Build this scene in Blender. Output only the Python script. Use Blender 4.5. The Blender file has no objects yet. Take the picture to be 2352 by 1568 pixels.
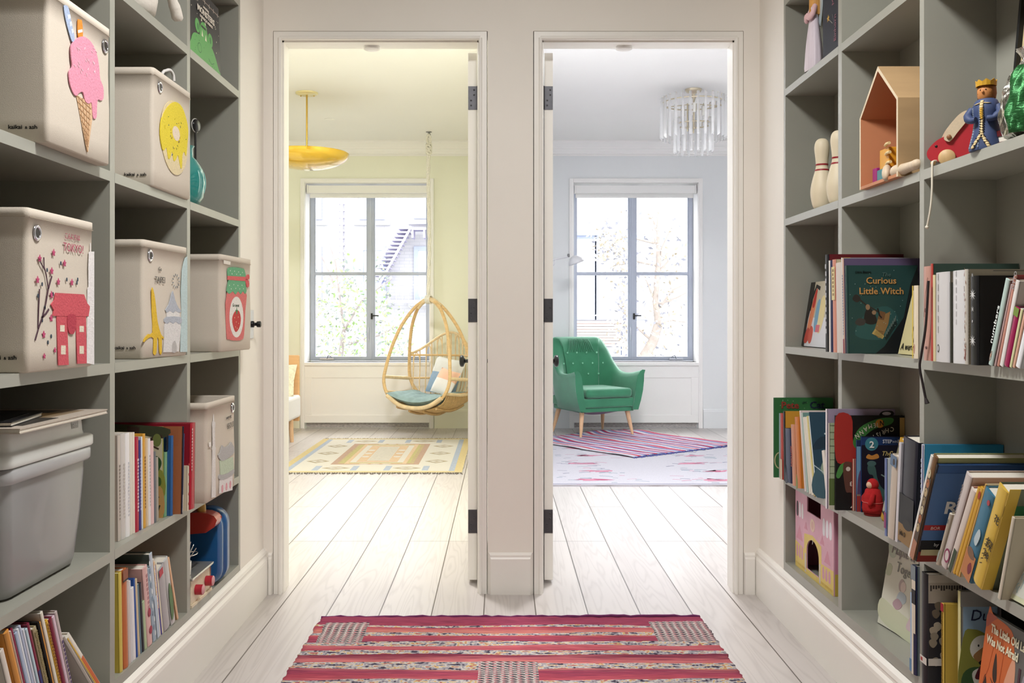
import bpy, bmesh, math, random
from mathutils import Vector, Matrix
random.seed(7)
S = bpy.context.scene
COL = S.collection
PI = math.pi
CAMH, FPX = 1.061, 2200.0          # eye height (m), focal length in pixels of a 2352 px wide frame

# ------------------------------------------------------------------ materials
MATS = {}
def lin(c):
    return tuple((x/12.92 if x <= 0.04045 else ((x+0.055)/1.055)**2.4) for x in c)
def hexc(h):
    h = h.lstrip('#'); return tuple(int(h[i:i+2], 16)/255 for i in (0, 2, 4))
def mat(name, col, rough=0.55, metal=0.0, spec=0.4, noise=0.0, scale=30, stretch=(1, 1, 1), bump=0.0, sheen=0.0, coat=0.0):
    """procedural principled material; col is an sRGB hex or tuple, noise = amount of procedural tone variation"""
    if name in MATS: return MATS[name]
    if isinstance(col, str): col = hexc(col)
    c = lin(col)
    m = bpy.data.materials.new(name); m.use_nodes = True
    nt = m.node_tree; b = nt.nodes['Principled BSDF']
    b.inputs['Base Color'].default_value = (*c, 1)
    b.inputs['Roughness'].default_value = rough
    b.inputs['Metallic'].default_value = metal
    b.inputs['Specular IOR Level'].default_value = spec
    if sheen: b.inputs['Sheen Weight'].default_value = sheen
    if coat: b.inputs['Coat Weight'].default_value = coat
    if noise or bump:
        tc = nt.nodes.new('ShaderNodeTexCoord'); mp = nt.nodes.new('ShaderNodeMapping')
        mp.inputs['Scale'].default_value = stretch
        nz = nt.nodes.new('ShaderNodeTexNoise'); nz.inputs['Scale'].default_value = scale; nz.inputs['Detail'].default_value = 4
        nt.links.new(tc.outputs['Object'], mp.inputs[0]); nt.links.new(mp.outputs[0], nz.inputs['Vector'])
        if noise:
            rp = nt.nodes.new('ShaderNodeValToRGB')
            rp.color_ramp.elements[0].position = 0.3; rp.color_ramp.elements[1].position = 0.7
            rp.color_ramp.elements[0].color = (*[x*(1-noise) for x in c], 1)
            rp.color_ramp.elements[1].color = (*[min(1, x*(1+noise*0.6)) for x in c], 1)
            nt.links.new(nz.outputs['Fac'], rp.inputs['Fac']); nt.links.new(rp.outputs['Color'], b.inputs['Base Color'])
        if bump:
            bp = nt.nodes.new('ShaderNodeBump'); bp.inputs['Strength'].default_value = bump; bp.inputs['Distance'].default_value = 0.003
            nt.links.new(nz.outputs['Fac'], bp.inputs['Height']); nt.links.new(bp.outputs[0], b.inputs['Normal'])
    MATS[name] = m
    return m
def paint(h, rough=0.5):
    """plain paper / print colour, one material per hex value"""
    return mat('print_' + h.lstrip('#'), h, rough=rough, spec=0.35)
def weave_mat(name, h, scale=900, amt=0.12, bump=0.25):
    return mat(name, h, rough=0.9, spec=0.15, noise=amt, scale=scale, bump=bump)
def wood_mat(name, h, amt=0.18, scale=5, stretch=(1, 14, 14), rough=0.5):
    return mat(name, h, rough=rough, noise=amt, scale=scale, stretch=stretch)
def glass_mat(name, tint=(1, 1, 1), refl=0.08, rough=0.0, diffuse=0.0):
    if name in MATS: return MATS[name]
    m = bpy.data.materials.new(name); m.use_nodes = True
    nt = m.node_tree; nt.nodes.clear()
    out = nt.nodes.new('ShaderNodeOutputMaterial'); tr = nt.nodes.new('ShaderNodeBsdfTransparent'); gl = nt.nodes.new('ShaderNodeBsdfGlossy')
    tr.inputs[0].default_value = (*tint, 1); gl.inputs['Roughness'].default_value = rough
    fr = nt.nodes.new('ShaderNodeLayerWeight'); fr.inputs[0].default_value = refl
    mx = nt.nodes.new('ShaderNodeMixShader')
    nt.links.new(fr.outputs['Fresnel'], mx.inputs[0]); nt.links.new(tr.outputs[0], mx.inputs[1]); nt.links.new(gl.outputs[0], mx.inputs[2])
    last = mx
    if diffuse:
        df = nt.nodes.new('ShaderNodeBsdfDiffuse'); df.inputs[0].default_value = (0.92, 0.92, 0.93, 1)
        m2 = nt.nodes.new('ShaderNodeMixShader'); m2.inputs[0].default_value = diffuse
        nt.links.new(mx.outputs[0], m2.inputs[1]); nt.links.new(df.outputs[0], m2.inputs[2]); last = m2
    nt.links.new(last.outputs[0], out.inputs[0])
    MATS[name] = m
    return m
def emit_mat(name, col, strength):
    if name in MATS: return MATS[name]
    m = bpy.data.materials.new(name); m.use_nodes = True
    b = m.node_tree.nodes['Principled BSDF']
    b.inputs['Emission Color'].default_value = (*col, 1); b.inputs['Emission Strength'].default_value = strength
    MATS[name] = m
    return m

# ------------------------------------------------------------------ mesh builder
class MB:
    def __init__(s): s.v = []; s.f = []; s.m = []; s.sm = []; s.mats = []
    def mi(s, m):
        if m not in s.mats: s.mats.append(m)
        return s.mats.index(m)
    def add(s, vs, fs, m=None, smooth=False, M=None):
        n = len(s.v)
        for p in vs:
            p = Vector(p)
            if M is not None: p = M @ p
            s.v.append(tuple(p))
        k = s.mi(m) if m is not None else 0
        for f in fs:
            s.f.append(tuple(i+n for i in f)); s.m.append(k); s.sm.append(smooth)
        return s
    def box(s, x0, x1, y0, y1, z0, z1, m=None, M=None):
        if x0 > x1: x0, x1 = x1, x0
        if y0 > y1: y0, y1 = y1, y0
        if z0 > z1: z0, z1 = z1, z0
        v = [(x0, y0, z0), (x1, y0, z0), (x1, y1, z0), (x0, y1, z0), (x0, y0, z1), (x1, y0, z1), (x1, y1, z1), (x0, y1, z1)]
        f = [(0, 3, 2, 1), (4, 5, 6, 7), (0, 1, 5, 4), (1, 2, 6, 5), (2, 3, 7, 6), (3, 0, 4, 7)]
        return s.add(v, f, m, False, M)
    def prism(s, poly, h, m=None, M=None, z0=0.0, smooth=False):
        """closed 2-D polygon (u,v) extruded from z0 to h along the local z"""
        a = sum(poly[i][0]*poly[(i+1) % len(poly)][1]-poly[(i+1) % len(poly)][0]*poly[i][1] for i in range(len(poly)))
        if a < 0: poly = poly[::-1]
        n = len(poly)
        v = [(p[0], p[1], z0) for p in poly] + [(p[0], p[1], h) for p in poly]
        f = [tuple(range(n-1, -1, -1)), tuple(range(n, 2*n))]
        s.add(v, f, m, False, M)
        s.add(v, [(i, (i+1) % n, n+(i+1) % n, n+i) for i in range(n)], m, smooth, M)
        return s
    def lathe(s, prof, m=None, seg=24, M=None, smooth=True, a0=0, a1=2*PI, cap=True):
        full = abs(a1-a0-2*PI) < 1e-6
        k = seg if full else seg+1
        v = []
        for (r, z) in prof:
            for i in range(k):
                a = a0+(a1-a0)*i/seg
                v.append((r*math.cos(a), r*math.sin(a), z))
        f = []
        for j in range(len(prof)-1):
            for i in range(seg):
                i2 = (i+1) % k
                f.append((j*k+i, j*k+i2, (j+1)*k+i2, (j+1)*k+i))
        s.add(v, f, m, smooth, M)
        if cap and full:
            if prof[0][0] > 1e-5: s.add(v[:k], [tuple(range(k-1, -1, -1))], m, False, M)
            if prof[-1][0] > 1e-5: s.add(v[-k:], [tuple(range(k))], m, False, M)
        return s
    def tube(s, pts, r, m=None, seg=8, M=None, closed=False, cap=True):
        """round bar through pts; r a number or one radius per point"""
        pts = [Vector(p) for p in pts]; n = len(pts)
        rs = r if isinstance(r, (list, tuple)) else [r]*n
        tang = []
        for i in range(n):
            a = pts[(i-1) % n] if (closed or i > 0) else pts[i]
            b = pts[(i+1) % n] if (closed or i < n-1) else pts[i]
            t = (b-a)
            tang.append(t.normalized() if t.length > 1e-9 else Vector((0, 0, 1)))
        up = Vector((0, 0, 1)) if abs(tang[0].z) < 0.9 else Vector((1, 0, 0))
        nrm = tang[0].cross(up).normalized()
        v = []
        for i in range(n):
            if i:
                nrm = nrm - tang[i]*nrm.dot(tang[i])
                nrm = nrm.normalized() if nrm.length > 1e-6 else tang[i].orthogonal().normalized()
            bi = tang[i].cross(nrm)
            for k in range(seg):
                a = 2*PI*k/seg
                v.append(pts[i]+(nrm*math.cos(a)+bi*math.sin(a))*rs[i])
        f = []
        for i in range(n if closed else n-1):
            i2 = (i+1) % n
            for k in range(seg):
                k2 = (k+1) % seg
                f.append((i*seg+k, i*seg+k2, i2*seg+k2, i2*seg+k))
        s.add(v, f, m, True, M)
        if cap and not closed:
            s.add(v[:seg], [tuple(range(seg-1, -1, -1))], m, False, M)
            s.add(v[-seg:], [tuple(range(seg))], m, False, M)
        return s
    def grid(s, nu, nv, fn, m=None, smooth=True, M=None, closeu=False, closev=False):
        v = [fn(i/(nu if closeu else nu-1), j/(nv if closev else nv-1)) for j in range(nv) for i in range(nu)]
        f = []
        for j in range(nv if closev else nv-1):
            for i in range(nu if closeu else nu-1):
                i2, j2 = (i+1) % nu, (j+1) % nv
                f.append((j*nu+i, j*nu+i2, j2*nu+i2, j2*nu+i))
        return s.add(v, f, m, smooth, M)
    def sphere(s, c, r, m=None, seg=16, rings=10, sc=(1, 1, 1), M=None):
        prof = [(math.sin(PI*i/rings)*r, -math.cos(PI*i/rings)*r) for i in range(rings+1)]
        T = Matrix.Translation(c) @ Matrix.Diagonal((*sc, 1))
        if M is not None: T = M @ T
        return s.lathe(prof, m, seg, T, True, cap=False)
    def build(s, name, m=None, parent=None, bevel=0.0, bseg=2, subsurf=0, solid=0.0, merge=False):
        me = bpy.data.meshes.new(name)
        me.from_pydata(s.v, [], s.f)
        ms = s.mats if s.mats else [m]
        if m is not None and s.mats: ms = s.mats
        for x in ms:
            if x is not None: me.materials.append(x)
        if s.mats: me.polygons.foreach_set('material_index', s.m)
        me.polygons.foreach_set('use_smooth', s.sm)
        me.update()
        bm = bmesh.new(); bm.from_mesh(me)
        if merge: bmesh.ops.remove_doubles(bm, verts=bm.verts, dist=1e-5)
        bmesh.ops.recalc_face_normals(bm, faces=bm.faces)
        bm.to_mesh(me); bm.free()
        o = bpy.data.objects.new(name, me); COL.objects.link(o)
        if parent is not None: o.parent = parent
        if solid:
            md = o.modifiers.new('solid', 'SOLIDIFY'); md.thickness = solid; md.offset = 0
        if bevel:
            md = o.modifiers.new('bevel', 'BEVEL'); md.width = bevel; md.segments = bseg; md.limit_method = 'ANGLE'; md.angle_limit = 0.6
            md.harden_normals = False
        if subsurf:
            md = o.modifiers.new('subd', 'SUBSURF'); md.levels = subsurf; md.render_levels = subsurf
        return o
def tag(o, label=None, cat=None, group=None, kind=None):
    if label: o['label'] = label
    if cat: o['category'] = cat
    if group: o['group'] = group
    if kind: o['kind'] = kind
    return o
def thing(name, label, cat, loc=(0, 0, 0), rot=(0, 0, 0), group=None):
    o = bpy.data.objects.new(name, None); COL.objects.link(o)
    o.location = loc; o.rotation_euler = rot; o.empty_display_size = 0.05
    return tag(o, label, cat, group)
def struct(mb, name, m=None, **k):
    return tag(mb.build(name, m, **k), kind='structure')
def copy_tree(o, parent=None):
    c = o.copy(); COL.objects.link(c)
    if parent is not None: c.parent = parent
    for ch in list(o.children): copy_tree(ch, c)
    return c

# ------------------------------------------------------------------ flat art: polygons and lettering laid on a surface
def frame(o, u, v):
    """matrix whose x/y axes run along a surface and whose z is its outward normal"""
    u = Vector(u).normalized(); v = Vector(v).normalized(); n = u.cross(v)
    return Matrix((( u.x, v.x, n.x, o[0]), (u.y, v.y, n.y, o[1]), (u.z, v.z, n.z, o[2]), (0, 0, 0, 1)))
def rect(x0, y0, x1, y1): return [(x0, y0), (x1, y0), (x1, y1), (x0, y1)]
def ell(cx, cy, rx, ry, n=24, rot=0):
    c, s_ = math.cos(rot), math.sin(rot)
    return [(cx+rx*math.cos(2*PI*i/n)*c-ry*math.sin(2*PI*i/n)*s_, cy+rx*math.cos(2*PI*i/n)*s_+ry*math.sin(2*PI*i/n)*c) for i in range(n)]
def star(cx, cy, r, n=5, k=0.45, rot=PI/2):
    return [(cx+(r if i % 2 == 0 else r*k)*math.cos(rot+PI*i/n), cy+(r if i % 2 == 0 else r*k)*math.sin(rot+PI*i/n)) for i in range(2*n)]
def smooth_poly(pts, k=4):
    n = len(pts); out = []
    for i in range(n):
        p0, p1, p2, p3 = (pts[(i+j-1) % n] for j in range(4))
        for q in range(k):
            t = q/k
            out.append(tuple(0.5*((2*p1[d])+(-p0[d]+p2[d])*t+(2*p0[d]-5*p1[d]+4*p2[d]-p3[d])*t*t+(-p0[d]+3*p1[d]-3*p2[d]+p3[d])*t**3) for d in (0, 1)))
    return out
def stroke(pts, w):
    a, b = [], []
    for i, p in enumerate(pts):
        p0 = pts[max(0, i-1)]; p1 = pts[min(len(pts)-1, i+1)]
        dx, dy = p1[0]-p0[0], p1[1]-p0[1]; L = math.hypot(dx, dy) or 1
        nx, ny = -dy/L*w/2, dx/L*w/2
        a.append((p[0]+nx, p[1]+ny)); b.append((p[0]-nx, p[1]-ny))
    return a+b[::-1]
def art_mesh(name, M, shapes, parent, lift=0.0003, step=0.00025, thick=None):
    """one mesh of printed shapes [(polygon, colour)], later shapes lie over earlier ones"""
    mb = MB(); step = min(step, 0.0007/max(1, len(shapes)))
    for i, (poly, c) in enumerate(shapes):
        mb.prism(poly, lift+step*(i+1) if thick is None else thick, paint(c) if isinstance(c, str) else c, M, z0=0.0)
    return mb.build(name, parent=parent)
_fcache = {}
def letters(name, M, items, parent, thick=0.0009):
    """one mesh of lettering; items = (text, x, y, size, colour, align, rotation, width factor)"""
    mb = MB()
    for it in items:
        s, x, y, size, c = it[:5]
        al = it[5] if len(it) > 5 else 'LEFT'; rot = it[6] if len(it) > 6 else 0; wf = it[7] if len(it) > 7 else 1; sh = it[8] if len(it) > 8 else 0; wt = it[9] if len(it) > 9 else 0
        cu = bpy.data.curves.new('t', 'FONT'); cu.body = s; cu.size = size; cu.align_x = al; cu.shear = sh; cu.offset = wt*size
        cu.extrude = thick/2; cu.resolution_u = 2
        ob = bpy.data.objects.new('t', cu); COL.objects.link(ob)
        dg = bpy.context.evaluated_depsgraph_get()
        me = bpy.data.meshes.new_from_object(ob.evaluated_get(dg))
        T = M @ Matrix.Translation((x, y, thick/2)) @ Matrix.Rotation(rot, 4, 'Z') @ Matrix.Diagonal((wf, 1, 1, 1))
        mb.add([v.co for v in me.vertices], [tuple(p.vertices) for p in me.polygons], paint(c) if isinstance(c, str) else c, False, T)
        bpy.data.objects.remove(ob); bpy.data.curves.remove(cu); bpy.data.meshes.remove(me)
    return mb.build(name, parent=parent)
# ================================================================== THE ROOM SHELL
XL, XR = -0.924, 1.0017            # hall side walls (bookcase faces)
YW, WT = 3.716, 0.12               # hall end wall with the two doorways, its thickness
YF = 9.41                          # far wall of both bedrooms
ZC = 2.80
m_hall = mat('hall_wall_paint', '#f2ede5', rough=0.6, noise=0.02, scale=3)
m_trim = mat('white_trim_paint', '#f3f0ea', rough=0.38, noise=0.015, scale=4)
m_yellow = mat('pale_yellow_wall_paint', '#eeeedd', rough=0.6, noise=0.02, scale=2)
m_blue = mat('pale_blue_grey_wall_paint', '#e6e8e9', rough=0.6, noise=0.02, scale=2)
m_ceil = mat('ceiling_paint', '#f3f1ee', rough=0.7, noise=0.01, scale=2)
m_btrim = mat('bedroom_white_paint', '#f4f2f0', rough=0.4, noise=0.01, scale=4)
m_shelf = mat('sage_grey_cabinet_paint', '#9c9c92', rough=0.36, spec=0.5, noise=0.02, scale=4)
m_steel = mat('grey_window_steel', '#b9c0d0', rough=0.4, spec=0.5, noise=0.02, scale=8)
m_black = mat('blackened_metal', '#2b2b2b', rough=0.35, metal=0.6)
m_hinge = mat('dark_bronze_hinge', '#55555a', rough=0.4, metal=0.5, noise=0.1, scale=40)

# --- floor planks (procedural)
def floor_mat():
    m = bpy.data.materials.new('whitewashed_oak_planks'); m.use_nodes = True
    nt = m.node_tree; b = nt.nodes['Principled BSDF']; N = nt.nodes.new; L = nt.links.new
    tc = N('ShaderNodeTexCoord'); mp = N('ShaderNodeMapping')
    mp.inputs['Rotation'].default_value = (0, 0, PI/2); mp.inputs['Location'].default_value = (0, 0.0644, 0)
    L(tc.outputs['Object'], mp.inputs[0])
    br = N('ShaderNodeTexBrick'); br.offset = 0.37; br.offset_frequency = 3; br.squash = 1
    br.inputs['Scale'].default_value = 1; br.inputs['Brick Width'].default_value = 2.3; br.inputs['Row Height'].default_value = 0.1885
    br.inputs['Mortar Size'].default_value = 0.0022; br.inputs['Mortar Smooth'].default_value = 0.0; br.inputs['Bias'].default_value = 0
    br.inputs['Color1'].default_value = (*lin(hexc('#bab3b0')), 1); br.inputs['Color2'].default_value = (*lin(hexc('#c7c1bd')), 1)
    br.inputs['Mortar'].default_value = (*lin(hexc('#5d554f')), 1)
    L(mp.outputs[0], br.inputs['Vector'])
    # grain: stretched noise, shifted plank by plank
    m2 = N('ShaderNodeMapping'); m2.inputs['Scale'].default_value = (9, 0.55, 1); L(tc.outputs['Object'], m2.inputs[0])
    sepx = N('ShaderNodeSeparateXYZ'); L(tc.outputs['Object'], sepx.inputs[0])
    ad = N('ShaderNodeMath'); ad.operation = 'ADD'; ad.inputs[1].default_value = 0.0644; L(sepx.outputs[0], ad.inputs[0])
    dv = N('ShaderNodeMath'); dv.operation = 'DIVIDE'; dv.inputs[1].default_value = 0.1885; L(ad.outputs[0], dv.inputs[0])
    fl = N('ShaderNodeMath'); fl.operation = 'FLOOR'; L(dv.outputs[0], fl.inputs[0])
    mu = N('ShaderNodeMath'); mu.operation = 'MULTIPLY'; mu.inputs[1].default_value = 3.17; L(fl.outputs[0], mu.inputs[0])
    nz = N('ShaderNodeTexNoise'); nz.noise_dimensions = '4D'; nz.inputs['Scale'].default_value = 1.3; nz.inputs['Detail'].default_value = 2; nz.inputs['Distortion'].default_value = 0.4
    L(m2.outputs[0], nz.inputs['Vector']); L(mu.outputs[0], nz.inputs['W'])
    w = N('ShaderNodeMath'); w.operation = 'MULTIPLY'; w.inputs[1].default_value = 14; L(nz.outputs['Fac'], w.inputs[0])
    fr = N('ShaderNodeMath'); fr.operation = 'PINGPONG'; fr.inputs[1].default_value = 0.5; L(w.outputs[0], fr.inputs[0])
    rp = N('ShaderNodeValToRGB'); rp.color_ramp.elements[0].color = (0.84, 0.83, 0.83, 1); rp.color_ramp.elements[1].color = (1, 1, 1, 1)
    rp.color_ramp.elements[1].position = 0.28; L(fr.outputs[0], rp.inputs[0])
    mx = N('ShaderNodeMix'); mx.data_type = 'RGBA'; mx.blend_type = 'MULTIPLY'; mx.inputs[0].default_value = 0.75
    L(br.outputs['Color'], mx.inputs[6]); L(rp.outputs[0], mx.inputs[7]); L(mx.outputs[2], b.inputs['Base Color'])
    b.inputs['Roughness'].default_value = 0.3; b.inputs['Specular IOR Level'].default_value = 0.5
    bp = N('ShaderNodeBump'); bp.inputs['Strength'].default_value = 0.15; bp.inputs['Distance'].default_value = 0.002
    iv = N('ShaderNodeMath'); iv.operation = 'SUBTRACT'; iv.inputs[0].default_value = 1; L(br.outputs['Fac'], iv.inputs[1])
    L(iv.outputs[0], bp.inputs['Height']); L(bp.outputs[0], b.inputs['Normal'])
    return m
struct(MB().box(-3.1, 3.1, -2.4, YF+0.02, -0.12, 0.0), 'floor', floor_mat())
struct(MB().box(-3.1, 3.1, -2.4, YF+0.05, ZC, ZC+0.15), 'ceiling', m_ceil)

# --- hall end wall with two flush-cased doorways
ZH = 2.148                         # underside of the door heads
DL, DR = (-0.853, -0.088), (0.157, 0.905)
CW = 0.031                         # casing width
w = MB(); zt = ZH+CW+0.003; y1 = YW+WT
w.box(-3.1, DL[0]-CW-0.003, YW, y1, 0, zt); w.box(DL[1]+CW+0.003, DR[0]-CW-0.003, YW, y1, 0, zt)
w.box(DR[1]+CW+0.003, 3.1, YW, y1, 0, zt); w.box(-3.1, 3.1, YW, y1, zt, ZC)
struct(w, 'wall_doors', m_hall)
for i, (a, b) in enumerate((DL, DR)):
    f = MB()
    yb, ym = YW-0.004, y1+0.004
    # flat casing, then a rounded inner bead set slightly back, on both sides and the head
    for (x0, x1, sg) in ((a-CW, a, 1), (b, b+CW, -1)):
        f.box(x0, x1, yb, ym, 0.0, ZH+CW)
    f.box(a, b, yb, ym, ZH, ZH+CW)
    fr = f.build('x', m_trim)
    fr.name = 'trim_%d' % (i+1); fr['kind'] = 'structure'
    bd = MB()
    for x in (a, b):
        sg = 1 if x == a else -1
        bd.box(x, x+sg*0.006, YW+0.012, YW+0.05, 0, ZH)
        bd.tube([(x-sg*0.006, yb-0.001, 0), (x-sg*0.006, yb-0.001, ZH+0.006)], 0.0075, seg=10)
    bd.box(a, b, YW+0.012, YW+0.05, ZH-0.006, ZH)
    bd.tube([(a-0.006, yb-0.001, ZH+0.006), (b+0.006, yb-0.001, ZH+0.006)], 0.0075, seg=10)
    struct(bd, 'trim_%d' % (i+3), m_trim)

# --- hall side walls: left and right, each with a deep niche for the built-in shelves
def side_wall(side):
    x = XL if side < 0 else XR
    depth = 0.37 if side < 0 else 0.20
    ye = 3.3876 if side < 0 else 3.402     # far end of the niche
    o = x+side*0.6
    mb = MB()
    mb.box(x, o, ye, YW, 0, ZC)
    mb.box(x, o, -2.4, ye, 0, 0.175)
    mb.box(x, o, -2.4, ye, 2.70, ZC)
    mb.box(x+side*depth, o, -2.4, ye, 0.175, 2.70)
    struct(mb, 'wall_left' if side < 0 else 'wall_right', m_hall)
    # baseboard with an ogee cap
    bb = MB()
    prof = [(0, 0), (0.020, 0), (0.020, 0.128), (0.0185, 0.137), (0.012, 0.146), (0.012, 0.152), (0.014, 0.158), (0.011, 0.168), (0.004, 0.175), (0, 0.177)]
    n = len(prof)
    v = [(x-side*p[0], yy, p[1]) for yy in (-2.4, YW) for p in prof]
    f_ = [(i, (i+1) % n, n+(i+1) % n, n+i) for i in range(n)] + [tuple(range(n)), tuple(range(n, 2*n))]
    bb.add(v, f_)
    struct(bb, 'baseboard_left' if side < 0 else 'baseboard_right', m_trim)
side_wall(-1); side_wall(1)
# short baseboards on the end wall, the middle one on the pier
def base_run(name, x0, x1, mm=m_trim, y=YW, sg=-1, h=0.16, t=0.016, mitre=0.012):
    prof = [(0, 0), (t, 0), (t, h*0.86), (t*0.75, h*0.90), (t*0.75, h*0.95), (t*0.3, h), (0, h)]
    n = len(prof); mb = MB()
    v = [(x0+(mitre if p[0] > 0.003 else 0)*p[0]/t, y+sg*p[0], p[1]) for p in prof]+[(x1-(mitre if p[0] > 0.003 else 0)*p[0]/t, y+sg*p[0], p[1]) for p in prof]
    mb.add(v, [(i, (i+1) % n, n+(i+1) % n, n+i) for i in range(n)]+[tuple(range(n)), tuple(range(n, 2*n))])
    return struct(mb, name, mm)
base_run('baseboard_pier', DL[1]+CW+0.004, DR[0]-CW-0.004)
base_run('baseboard_corner', XL+0.02, DL[0]-CW-0.004, mitre=0.002)
base_run('baseboard_nook', DR[1]+CW+0.004, XR-0.02, mitre=0.002)

# --- back of the hall: plain closed wall behind the viewer
w = MB()
w.box(-3.1, 3.1, -2.55, -2.4, 0, ZC)
struct(w, 'wall_back', m_hall)

# --- bedrooms: outer walls, partition, closet return
def face_wall(name, x0, x1, y0, y1, m, z0=0, z1=ZC):
    return struct(MB().box(x0, x1, y0, y1, z0, z1), name, m)
face_wall('wall_bedroom_left', -3.2, -3.0, y1, YF, m_yellow)
face_wall('wall_bedroom_right', 3.0, 3.2, y1, YF, m_blue)
face_wall('wall_partition_yellow', -0.025, 0.035, y1, YF, m_yellow)
face_wall('wall_partition_blue', 0.035, 0.095, y1, YF, m_blue)
face_wall('wall_closet', 1.172, 3.0, y1, 4.97, m_blue)
# liners on the bedroom side of the door wall, so each room keeps its own colour
for nm, a, b, d, m in (('wall_yellow_liner', -3.0, -0.025, DL, m_yellow), ('wall_blue_liner', 0.095, 1.172, DR, m_blue)):
    q = MB()
    q.box(a, d[0]-CW-0.003, y1, y1+0.008, 0, ZC); q.box(d[1]+CW+0.003, b, y1, y1+0.008, 0, ZC); q.box(d[0]-CW-0.003, d[1]+CW+0.003, y1, y1+0.008, zt, ZC)
    struct(q, nm, m)
# far walls with window openings
WINL, WINR = (-1.932, -0.706), (0.706, 1.932)
ZS, ZT, RV = 0.646, 2.41, 0.24
for nm, a, b, wn, m in (('wall_far_yellow', -3.0, -0.005, WINL, m_yellow), ('wall_far_blue', 0.055, 3.0, WINR, m_blue)):
    q = MB(); t = 0.34
    q.box(a, wn[0], YF, YF+t, -0.1, ZC+0.1); q.box(wn[1], b, YF, YF+t, -0.1, ZC+0.1)
    q.box(wn[0], wn[1], YF, YF+t, ZT, ZC+0.1); q.box(wn[0], wn[1], YF+0.06, YF+t, -0.1, ZS)
    struct(q, nm, m)
# crown mouldings and baseboards of the bedrooms
def crown(name, x0, x1, m):
    prof = [(0, 2.80), (0.13, 2.80), (0.13, 2.785), (0.10, 2.765), (0.075, 2.745), (0.07, 2.733), (0.055, 2.733), (0.045, 2.715), (0.03, 2.70), (0.03, 2.688), (0.012, 2.684), (0.012, 2.672), (0, 2.672)]
    n = len(prof); mb = MB()
    v = [(x, YF-p[0], p[1]) for x in (x0, x1) for p in prof]
    mb.add(v, [(i, (i+1) % n, n+(i+1) % n, n+i) for i in range(n)]+[tuple(range(n)), tuple(range(n, 2*n))])
    struct(mb, name, m)
crown('trim_crown_yellow', -3.0, -0.025, m_btrim); crown('trim_crown_blue', 0.095, 3.0, m_btrim)
base_run('baseboard_far_yellow', -0.66, -0.03, m_yellow, YF, mitre=0, h=0.19)
base_run('baseboard_far_yellow_side', -2.99, -1.98, m_yellow, YF, mitre=0, h=0.19)
base_run('baseboard_far_blue', 1.98, 2.99, m_blue, YF, mitre=0, h=0.19)
base_run('baseboard_far_blue_side', 0.10, 0.665, m_blue, YF, mitre=0, h=0.19)
bb = MB()
prof = [(0, 0), (0.02, 0), (0.02, 0.15), (0.012, 0.17), (0.010, 0.185), (0, 0.195)]
v = [(1.172-p[0], yy, p[1]) for yy in (y1, 4.97) for p in prof]; n = len(prof)
bb.add(v, [(i, (i+1) % n, n+(i+1) % n, n+i) for i in range(n)]+[tuple(range(n)), tuple(range(n, 2*n))])
bb.box(1.172-0.02, 3.0, 4.97, 4.99, 0, 0.15)
struct(bb, 'baseboard_closet', m_btrim)

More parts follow.
